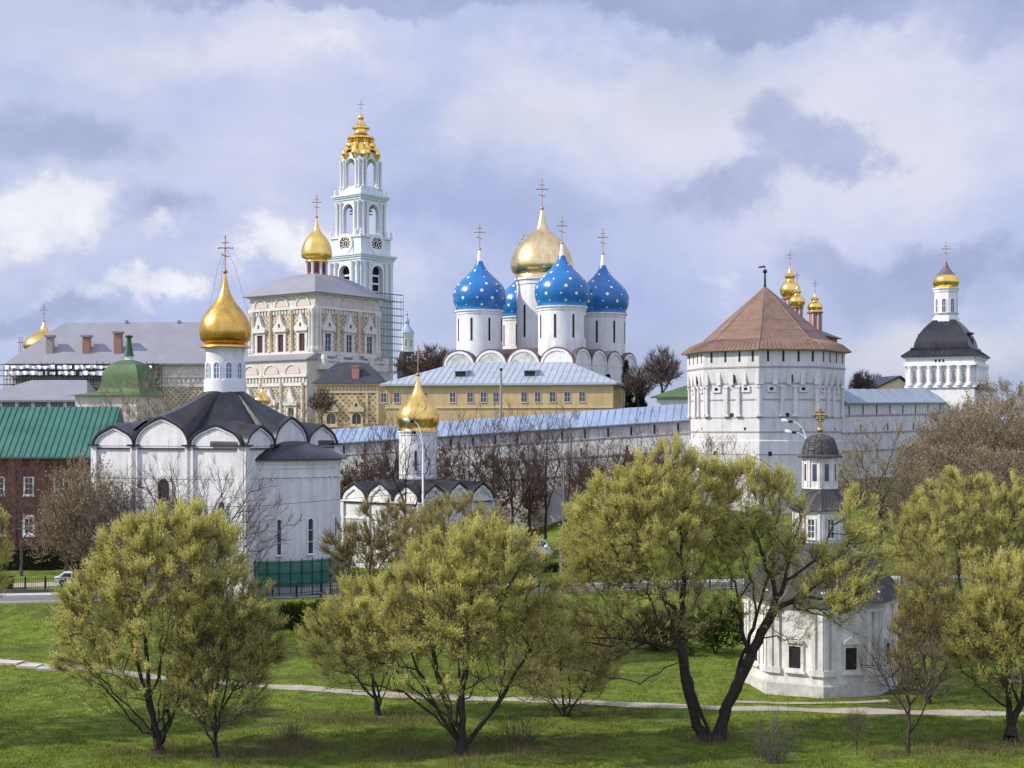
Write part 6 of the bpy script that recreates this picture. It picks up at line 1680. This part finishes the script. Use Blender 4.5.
# bare trees: several prototypes, then turned and scaled copies
def bare_proto(label, px, D, pyt, seed, spread=.34, leafm=M_bare2, twigm=M_bare, barkm=barkb, leaves=0, n=360, twigs=1350, rb=.20, forks=3, low=.26, name='bare_tree', cat='tree', tw=.015, group='bare trees in front of the fortress wall', tl=(.7, 1.7), pyb=None):
    x = X(px, D); zb = H(x, D) if pyb is None else Z(pyb, D)
    ht = Z(pyt, D) - zb; rng = np.random.default_rng(seed)
    tr = [[(0, 0, -.3), (.1, 0, ht * low), (.15 * rng.normal(), .1, ht * .55), (.25 * rng.normal(), 0, ht * .8)]]
    for k in range(forks):
        a = 2 * math.pi * (k + rng.random() * .5) / forks; q = ht * (low + .08 * k)
        tr.append([(.1, 0, q), (math.cos(a) * ht * spread * .28, math.sin(a) * ht * spread * .28, q + ht * .16), (math.cos(a) * ht * spread * .55, math.sin(a) * ht * spread * .55, q + ht * .38)])
    lob = [(0, 0, ht * .70, ht * spread * .75, ht * spread * .75, ht * .28)]
    for k in range(4):
        a = 2 * math.pi * k / 4 + rng.random(); lob.append((math.cos(a) * ht * spread * .5, math.sin(a) * ht * spread * .5, ht * (.52 + .1 * rng.random()), ht * spread * .5, ht * spread * .5, ht * .2))
    t = tree(name, label, cat, px, D, tr, lob, n, rb, .014, twigs, leafm, twigm, barkm, leaves, tl=tl, seed=seed, upw=.75, outw=.5, rnd=.4, group=group, bal=.5, shell=.25, tw=tw, along=.4, lw=(.04, .08), ll=(.15, .3), loc=(x, D, zb))
    t['_h'] = ht
    return t
def copy_tree(src, label, px, D, pyt, rot, group=None, pyb=None, wide=1.0):
    x = X(px, D); zb = H(x, D) if pyb is None else Z(pyb, D); k = (Z(pyt, D) - zb) / src['_h']
    r = src.copy(); COL.objects.link(r); r.location = (x, D, zb); r.rotation_euler = (0, 0, rot); r.scale = (k * wide, k * wide, k); r['label'] = label
    if group: r['group'] = group
    for ch in src.children:
        c = ch.copy(); COL.objects.link(c); c.parent = r
    return r
G1 = 'bare trees in front of the fortress wall'
bA = bare_proto('tall dark bare tree just left of the wooden pole, before the fortress wall', 545, 186, 400, 21, .26)
bB = bare_proto('bare dark tree standing right behind the grey kiosk', 512, 182, 398, 22, .32, forks=4)
bC = bare_proto('slender bare tree close behind the tall wooden pole', 568, 178, 398, 23, .22, rb=.17, n=320, twigs=1700)
bD = bare_proto('dark bare tree with crooked trunk rising before the smaller church drum', 404, 160, 392, 24, .27, forks=4)
copy_tree(bA, 'bare tree nearest to the right end of the smaller church, behind the round olive willow', 470, 188, 402, 2.1, G1)
copy_tree(bB, 'bare tree with broad fan of branches, between kiosk and smaller church', 492, 192, 398, 4.0, G1)
copy_tree(bA, 'bare tree right of the minibus, upper twigs reaching the blue wall roof', 530, 190, 410, 3.4, G1)
copy_tree(bC, 'thin bare tree at the right end of the ochre house, before the wall', 598, 190, 420, 1.3, G1)
copy_tree(bB, 'spreading bare tree behind the big middle right willow, left of the octagonal tower', 642, 180, 408, 0.9, G1)
copy_tree(bC, 'slim bare tree touching the left edge of the octagonal tower', 668, 184, 418, 2.6, G1)
copy_tree(bC, 'thin bare tree left of the smaller church dome, before the pale blue wall roof', 440, 190, 412, 5.0, G1)
copy_tree(bD, 'bare tree between the two churches, behind the smaller church gables', 358, 200, 418, 2.2, G1)
copy_tree(bA, 'bare tree left of the smaller church drum, reaching toward the gold dome', 386, 196, 410, 1.0, G1)
copy_tree(bB, 'bare tree with wide crown at the wall foot, right of the wooden pole', 612, 196, 424, 3.0, G1)
copy_tree(bA, 'dark bare tree at the wall foot closest to the left side of the octagonal tower', 655, 192, 430, 5.3, G1)
copy_tree(bA, 'small bare tree on the lawn slope behind the wooden pole', 582, 200, 432, .5, G1)
G2 = 'bare trees around the churches at left'
e1 = bare_proto('dark bare tree against the facade of the big white church, left of its door', 178, 128, 446, 31, .42, forks=4, group=G2, rb=.25, tw=.014, n=460, twigs=2100, low=.42)
copy_tree(e1, 'dark bare tree before the right corner of the big white church facade', 222, 130, 452, 2.4, G2)
p1 = bare_proto('pale budding tree between red brick house and big white church', 72, 146, 486, 32, .36, leafm=M_bare2, twigm=M_bare2, leaves=4, barkm=barkg, group=G2, rb=.16, tw=.02, low=.15, n=380, twigs=1700)
copy_tree(p1, 'small budding tree at the lower left corner of the big white church', 104, 144, 510, 1.7, G2)
copy_tree(e1, 'dark bare tree at the left end of the big white church facade', 134, 131, 456, 4.4, G2)
copy_tree(p1, 'tall pale budding tree close to the left corner of the big white church', 84, 148, 458, 3.3, G2)
h1 = bare_proto('bare tree with whitened foot in front of the red brick house', 21, 176, 445, 33, .42, leafm=M_rusty, twigm=M_rusty, barkm=barkg, leaves=0, group=G2, rb=.2, tw=.016, twigs=1000)
copy_tree(h1, 'rusty bare tree at the left frame edge before the red brick house', -14, 178, 440, 2.0, G2)
copy_tree(h1, 'rusty bare tree by the right end of the red brick house wall', 66, 180, 450, 4.1, G2)
k1 = bare_proto('pale bare tree behind the big church, in front of the green bell roof', 150, 214, 362, 34, .5, leafm=M_bare2, twigm=M_bare2, barkm=barkg, leaves=2, group=G2, rb=.22, tw=.035, forks=4, low=.3, twigs=1800)
copy_tree(k1, 'pale bare tree behind the left gables of the big church, beside the green roof', 112, 210, 392, 2.5, G2)
copy_tree(k1, 'pale bare tree right of the green bell roof, below the grey hall roof', 182, 222, 368, 4.4, G2)
copy_tree(k1, 'pale bare tree in front of the refectory gallery, beside the tiny gold cupola', 292, 226, 384, 1.2, G2)
G3 = 'bare trees inside the monastery'
m1 = bare_proto('bushy bare tree behind the green roofed house, left of the copper tent roof', 662, 268, 348, 41, .36, twigm=M_bare, leaves=0, rb=.3, n=520, twigs=4200, tw=.035, forks=4, group=G3, pyb=410, low=.25)
copy_tree(m1, 'low bare tree right of the big cathedral, behind the ochre house end', 638, 275, 366, 2.0, G3, pyb=415)
copy_tree(m1, 'bare tree above the left part of the ochre house roof, beside the small spired tower', 432, 330, 346, 3.3, G3, pyb=400, wide=1.3)
copy_tree(m1, 'small bare tree between spired tower and cathedral, above the ochre house roof', 450, 335, 350, 5.1, G3, pyb=400, wide=1.2)
copy_tree(m1, 'small bare tree right of the octagonal tower, above the short wall section', 862, 262, 371, .6, G3, pyb=410)
copy_tree(m1, 'faint bare tree beside the gabled house over the short wall section', 876, 290, 374, 1.7, G3, pyb=405)
copy_tree(m1, 'twiggy tree at the left of the refectory annex, before the lower gallery', 322, 300, 388, 2.9, G3, pyb=430)
m2 = bare_proto('brown twiggy tree left of the cathedral, behind the ochre house roof', 418, 345, 352, 43, .7, twigm=M_rusty, leaves=0, rb=.25, n=300, twigs=2600, tw=.05, forks=4, group=G3, pyb=398, low=.2)
def conifer(label, px, D, pyt, pyb, rad, seed):
    rng = np.random.default_rng(seed); x = X(px, D); zb = Z(pyb, D); ht = Z(pyt, D) - zb
    t = root('spruce_tree', label, 'spruce', (x, D, zb), 0, 'dark spruces by the cathedral')
    b = MB(); b.tube([(0, 0, -.5), (0, 0, ht)], [.25, .03], 6); b.build('trunk', barkb, t)
    n = 6500; q = rng.random(n) ** .75; z = ht * (.04 + .96 * (1 - q)); a = rng.random(n) * 2 * np.pi
    lay = .8 + .25 * np.sin(z * 3.2); r = rad * q * lay * np.sqrt(rng.random(n))
    o = np.stack([r * np.cos(a), r * np.sin(a), z - .15 * r], 1)
    d = np.stack([np.cos(a), np.sin(a), -.35 + rng.normal(0, .35, n)], 1) + rng.normal(0, .4, (n, 3)); d /= np.linalg.norm(d, axis=1)[:, None]
    l = rng.uniform(.35, .7, n)[:, None]; s_ = np.cross(d, rng.normal(size=(n, 3))); s_ /= np.linalg.norm(s_, axis=1)[:, None]; w = .09
    quads_mesh('crown', np.stack([o, o + d * l * .5 + s_ * w, o + d * l, o + d * l * .5 - s_ * w], 1), rng.random(n), np.zeros(n), [M_ever], t)
conifer('darkest tall spruce at the right end of the cathedral', 626, 292, 360, 425, 2.6, 51)
conifer('shorter dark spruce in front of the cathedral gables, above the end of the ochre house', 608, 296, 374, 425, 2.4, 52)
conifer('small dark spruce right of the tallest spruce, near the bare trees', 640, 286, 378, 425, 2.2, 53)
conifer('little dark spruce peeping over the short right wall section', 858, 268, 374, 410, 1.2, 54)

# brown thicket on the slope at right
G4 = 'brown budding trees on the slope below the black domed tower'
r1 = bare_proto('leaning crooked bare tree right of the chapel dome, before the short wall section', 880, 158, 412, 61, .36, leafm=M_bare2, twigm=M_bare2, barkm=barkb, leaves=1, group=G4, rb=.22, tw=.018, low=.42, n=420, twigs=1900)
r2 = bare_proto('large brown budding tree below the black domed tower', 950, 176, 402, 62, .46, leafm=M_bare2, twigm=M_bare2, barkm=barkb, leaves=3, group=G4, rb=.22, tw=.016, low=.14, n=560, twigs=4600, forks=4)
for lab, px, D, pyt, rot, sc_ in [('brown budding tree left in the thicket, below the end of the short wall section', 938, 178, 428, 1.0, 1.0), ('brown budding tree in the thicket right below the black domed tower annex', 985, 182, 396, 2.1, 1.1), ('tallest yellow brown budding tree at the right frame edge by the gate tower', 1006, 190, 376, 3.0, .9),
                                 ('brown tree at the right frame edge above the upper right willow', 1030, 172, 392, 4.2, 1.1), ('low brown tree in the middle of the thicket above the spreading right willow', 960, 164, 440, 5.1, 1.2), ('low brown tree at the left end of the thicket beside the crooked bare tree', 918, 160, 470, 0.4, 1.1),
                                 ('low brown tree at the right frame edge just above the spreading right willow', 1010, 160, 446, 2.7, 1.2), ('brown tree behind the thicket at the foot of the black domed tower', 968, 205, 404, .2, 1.1)]:
    copy_tree(r2, lab, px, D, pyt, rot, G4, wide=sc_)
copy_tree(r1, 'light bare tree between chapel cupola and octagonal tower foot', 838, 176, 446, 2.5, G4)
copy_tree(r1, 'light bare tree at the left foot of the octagonal tower, above the willows', 722, 172, 428, 4.0, G4)
bt = bare_proto('bare tree, pale trunk standing in for the sunlit left edge of the octagonal tower', 692, 160, 432, 66, .3, leafm=M_willow2, twigm=M_bare, barkm=barklit, leaves=1, group=G4, rb=.16, tw=.018, n=320, twigs=1300, name='lit_trunk_tree')  # trunk coloured pale as the lit tower face showing through the twigs

# rusty bushes at the foot of the wall behind the small church
def bush(label, px, D, pyt, wpx, leafm, twigm, seed, n=160, twigs=1500, leaves=8, name='bush', cat='bush', group=None, lw=(.04, .08), ll=(.12, .25), tw=.012, tl=(.4, .9), barkm=barkb, zoff=0):
    x = X(px, D); zb = H(x, D); ht = max(.6, Z(pyt, D) - zb); w = wpx / F * D / 2
    rng = np.random.default_rng(seed)
    tr = []
    for k in range(5):
        a = 2 * math.pi * k / 5 + rng.random(); tr.append([(0, 0, -.2), (math.cos(a) * w * .2, math.sin(a) * w * .15, ht * .25), (math.cos(a) * w * .5, math.sin(a) * w * .35, ht * .55)])
    lob = [(0, 0, ht * .6, w * .7, w * .6, ht * .38)] + [(w * rng.uniform(-.6, .6), w * rng.uniform(-.4, .4), ht * rng.uniform(.35, .6), w * .5, w * .45, ht * .35) for _ in range(4)]
    return tree(name, label, cat, px, D, tr, lob, n, .07, .008, twigs, leafm, twigm, barkm, leaves, tl=tl, seed=seed, upw=.6, outw=.7, rnd=.5, group=group, shell=.3, tw=tw, lw=lw, ll=ll)
G5 = 'rusty bushes along the foot of the fortress wall'
for lab, px, D, pyt, w, sd in [('rusty orange bush behind the left gables of the smaller church', 362, 203, 452, 46, 71), ('rusty bush left of the smaller church drum, below the pale blue wall roof', 388, 205, 444, 40, 72), ('rusty brown bush right of the smaller church drum', 452, 205, 442, 50, 73),
                               ('rusty brown bush at the foot of the wall behind the bare trees', 488, 207, 446, 52, 74), ('rusty brown bush behind the minibus at the wall foot', 525, 206, 452, 46, 75), ('rusty bush at the gap between the two white churches', 342, 200, 462, 30, 76), ('rusty bush at the wall foot right of the wooden pole', 585, 203, 454, 50, 77), ('rusty bush at the wall foot behind the tallest willow crown', 630, 202, 450, 50, 78), ('rusty bush at the left foot of the octagonal tower', 668, 197, 452, 40, 79)]:
    bush(lab, px, D, pyt, w, M_rusty, M_rusty, sd, 200, 2200, 3, group=G5, tw=.03, tl=(.6, 1.3), lw=(.05, .1))
G6 = 'green bushes on the road embankment'
for lab, px, D, pyt, w, sd, mt in [('dark green bush on the bank below the green netting fence', 296, 138, 608, 54, 81, M_bush), ('dull bush under the road railing between the two left willows', 268, 139, 618, 50, 82, M_bush2), ('dull green bush under the railing left of the centre willow crown', 330, 140, 606, 44, 83, M_bush2),
                                   ('dark bush on the bank right of the centre willow crown', 545, 138, 604, 60, 84, M_bush2), ('green bush on the bank behind the left leaning willow trunk', 600, 132, 628, 70, 85, M_bush), ('dull bush behind the straight dark willow trunk', 655, 130, 610, 80, 86, M_bush2), ('green bush left of the chapel wall, behind the leaning willow', 715, 128, 600, 70, 87, M_bush),
                                   ('dull bush on the bank right of the chapel', 915, 132, 596, 60, 88, M_bush2), ('green bush in the middle between chapel and far right willow', 945, 128, 618, 60, 89, M_bush2), ('dull bush at the far right below the road railing', 1005, 134, 600, 80, 90, M_bush2), ('dull green bush behind the rounded olive willow, by the railing', 440, 138, 606, 70, 93, M_bush2), ('dull green bush between olive willow and wooden pole, on the bank', 500, 137, 612, 60, 94, M_bush2)]:
    bush(lab, px, D, pyt, w, mt, M_twig, sd, 170, 1700, 9, group=G6)
# bare brush in the foreground
def fan_shrub(label, px, D, pyt, wpx, seed, n=70):
    rng = np.random.default_rng(seed); x = X(px, D); zb = H(x, D); ht = Z(pyt, D) - zb; w = wpx / F * D / 2
    t = root('shrub', label, 'shrub', (x, D, zb))
    A, B, ra, rb_ = [], [], [], []; V = []
    for k in range(n):
        a = rng.uniform(0, 2 * math.pi); lean = rng.random() ** .7; h_ = ht * rng.uniform(.5, 1.0) * (1 - .25 * lean); p = np.array([rng.normal(0, w * .18), rng.normal(0, w * .15), -.05]); top = p + np.array([math.cos(a) * w * lean, math.sin(a) * w * lean * .8, h_])
        mid = (p + top) / 2 + np.array([0, 0, h_ * .1]) + rng.normal(0, .06, 3); r0 = rng.uniform(.010, .02)
        A += [p, mid]; B += [mid, top]; ra += [r0, r0 * .7]; rb_ += [r0 * .7, r0 * .3]
        for q in range(9):
            s0 = mid + (top - mid) * rng.random(); d = (top - mid) / np.linalg.norm(top - mid) + rng.normal(0, .4, 3); d /= np.linalg.norm(d); e = s0 + d * rng.uniform(.2, .55)
            wv = np.cross(d, rng.normal(size=3)); wv = wv / np.linalg.norm(wv) * .006; V.append([s0 - wv, s0 + wv, e + wv * .3, e - wv * .3])
    prisms_mesh('stems', np.array(A), np.array(B), np.array(ra), np.array(rb_), barkg, t, 4)
    quads_mesh('twigs', np.array(V), rng.random(len(V)), np.zeros(len(V)), [M_reed], t)
fan_shrub('twiggy leafless fan shaped shrub at the bottom, right of the forked willow trunks', 772, 86.5, 698, 76, 95, 90)
fan_shrub('thin dry fan shaped shrub between the left willows and the middle willow', 292, 92, 716, 50, 98, 50)
fan_shrub('dry leafless shrub at the right foot of the largest middle willow', 522, 91, 706, 80, 96, 70)
pt = bare_proto('small purple brown leafless tree before the right end of the chapel', 908, 88.5, 612, 99, .42, twigm=M_bare, leaves=0, barkm=barkb, group='bare saplings in the meadow', rb=.12, tw=.008, low=.12, n=260, twigs=800, forks=5, tl=(.5, 1.2))
copy_tree(pt, 'tiny leafless sapling in the grass left of the small purple brown tree', 857, 88, 700, 2.0, 'bare saplings in the meadow', wide=.7)

# hedge before the brick house
def hedge(label, x0, x1, y, w, h, seed):
    rng = np.random.default_rng(seed); zb = H((x0 + x1) / 2, y); cx = (x0 + x1) / 2
    t = root('hedge', label, 'hedge', (cx, y, zb))
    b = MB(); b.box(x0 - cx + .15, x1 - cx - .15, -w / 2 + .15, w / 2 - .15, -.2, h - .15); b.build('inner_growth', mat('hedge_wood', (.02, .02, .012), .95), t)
    n = int((x1 - x0) * (w + 2 * h) * 90)
    u = rng.uniform(x0 - cx, x1 - cx, n); s_ = rng.uniform(0, w + 2 * h, n)
    yy = np.where(s_ < h, -w / 2, np.where(s_ < h + w, s_ - h - w / 2, w / 2)); z = np.where(s_ < h, s_, np.where(s_ < h + w, h, s_ - h - w))
    o = np.stack([u, yy, z], 1) + rng.normal(0, .07, (n, 3)); d = rng.normal(size=(n, 3)) + np.array([0, -.4, .4]); d /= np.linalg.norm(d, axis=1)[:, None]
    l = rng.uniform(.1, .25, n)[:, None]; q = np.cross(d, rng.normal(size=(n, 3))); q /= np.linalg.norm(q, axis=1)[:, None]
    quads_mesh('foliage', np.stack([o, o + d * l * .5 + q * .06, o + d * l, o + d * l * .5 - q * .06], 1), rng.random(n), np.zeros(n), [M_hedge], t)
hedge('tall clipped dark hedge along the foot of the red brick house', X(-60, 184), X(92, 184), 184, 1.2, 3.0, 101)
hedge('low brownish hedge behind the railing at the left frame edge', X(-40, 162), X(14, 162), 161.5, 1.4, 1.3, 102)
hedge('low dark hedge on the lawn behind the wooden pole', X(535, 166), X(600, 166), 166.5, 1.2, .9, 103)

# meadow grass as one mass of blades
def grass(name, label, cat, n, yr, hr, w, m, seed, maskf=None):
    rng = np.random.default_rng(seed)
    y = yr[0] + (yr[1] - yr[0]) * rng.random(n) ** 1.4; x = rng.uniform(-.40, .40, n) * y
    dp = np.interp(x, pth[:, 0], pth[:, 1])
    ok = np.abs(y - dp) > .9 + .35 * np.sin(x * 1.7) * np.sin(x * .6)
    if maskf is not None: ok &= maskf(x, y, rng)
    x, y = x[ok], y[ok]; n = len(x)
    o = np.stack([x, y, hh(x, y) - .02], 1)
    d = rng.normal(0, .35, (n, 3)); d[:, 2] = 1; d /= np.linalg.norm(d, axis=1)[:, None]
    cl = .6 + .5 * np.sin(x * 1.3 + 2 * np.sin(y * .9)) * np.sin(y * 1.1 + x * .4)
    l = (rng.uniform(*hr, n) * np.clip(cl, .25, 1.3))[:, None]; s_ = np.cross(d, rng.normal(size=(n, 3))); s_ /= np.linalg.norm(s_, axis=1)[:, None]
    o_ = quads_mesh(name, np.stack([o - s_ * w, o + s_ * w, o + d * l * .6 + s_ * w * .7, o + d * l], 1), np.clip(rng.normal(.35, .25, n) + .25 * (cl - .6), 0, 1), np.zeros(n), [m])
    o_['kind'] = 'stuff'; o_['label'] = label; o_['category'] = cat
grass('grass', 'short bright spring grass of the meadow and road bank', 'grass', 190000, (80, 146), (.10, .34), .028, M_grass, 111)
grass('dry_grass', 'patches of dry brown grass in the low meadow', 'dry grass', 60000, (80, 128), (.12, .32), .02, M_dry, 112,
      lambda x, y, rng: (np.sin(x * .17 + 1.0) + np.sin(y * .33 + x * .09) + rng.normal(0, .4, len(x))) > .55)

WB = [(X(p, d), d, w) for p, d, w in ((160, 88, 3.0), (216, 87, 2.0), (300, 90, 4.0), (378, 98, 3.5), (420, 89, 4.5), (500, 89, 5.0), (560, 90, 2.5), (712, 92, 2.2), (905, 88, 2.5), (985, 90, 4.0))]
def under(x, y, rng):
    q = np.zeros(len(x))
    for a, b_, w in WB: q = np.maximum(q, np.exp(-((x - a) / w) ** 2 - ((y - b_) / (w * .7)) ** 2))
    return rng.random(len(x)) < q * .9
grass('underbrush', 'low dry brown brush and shoots growing under the meadow willows', 'underbrush', 200000, (80, 108), (.25, .95), .011, M_reed, 113, under)
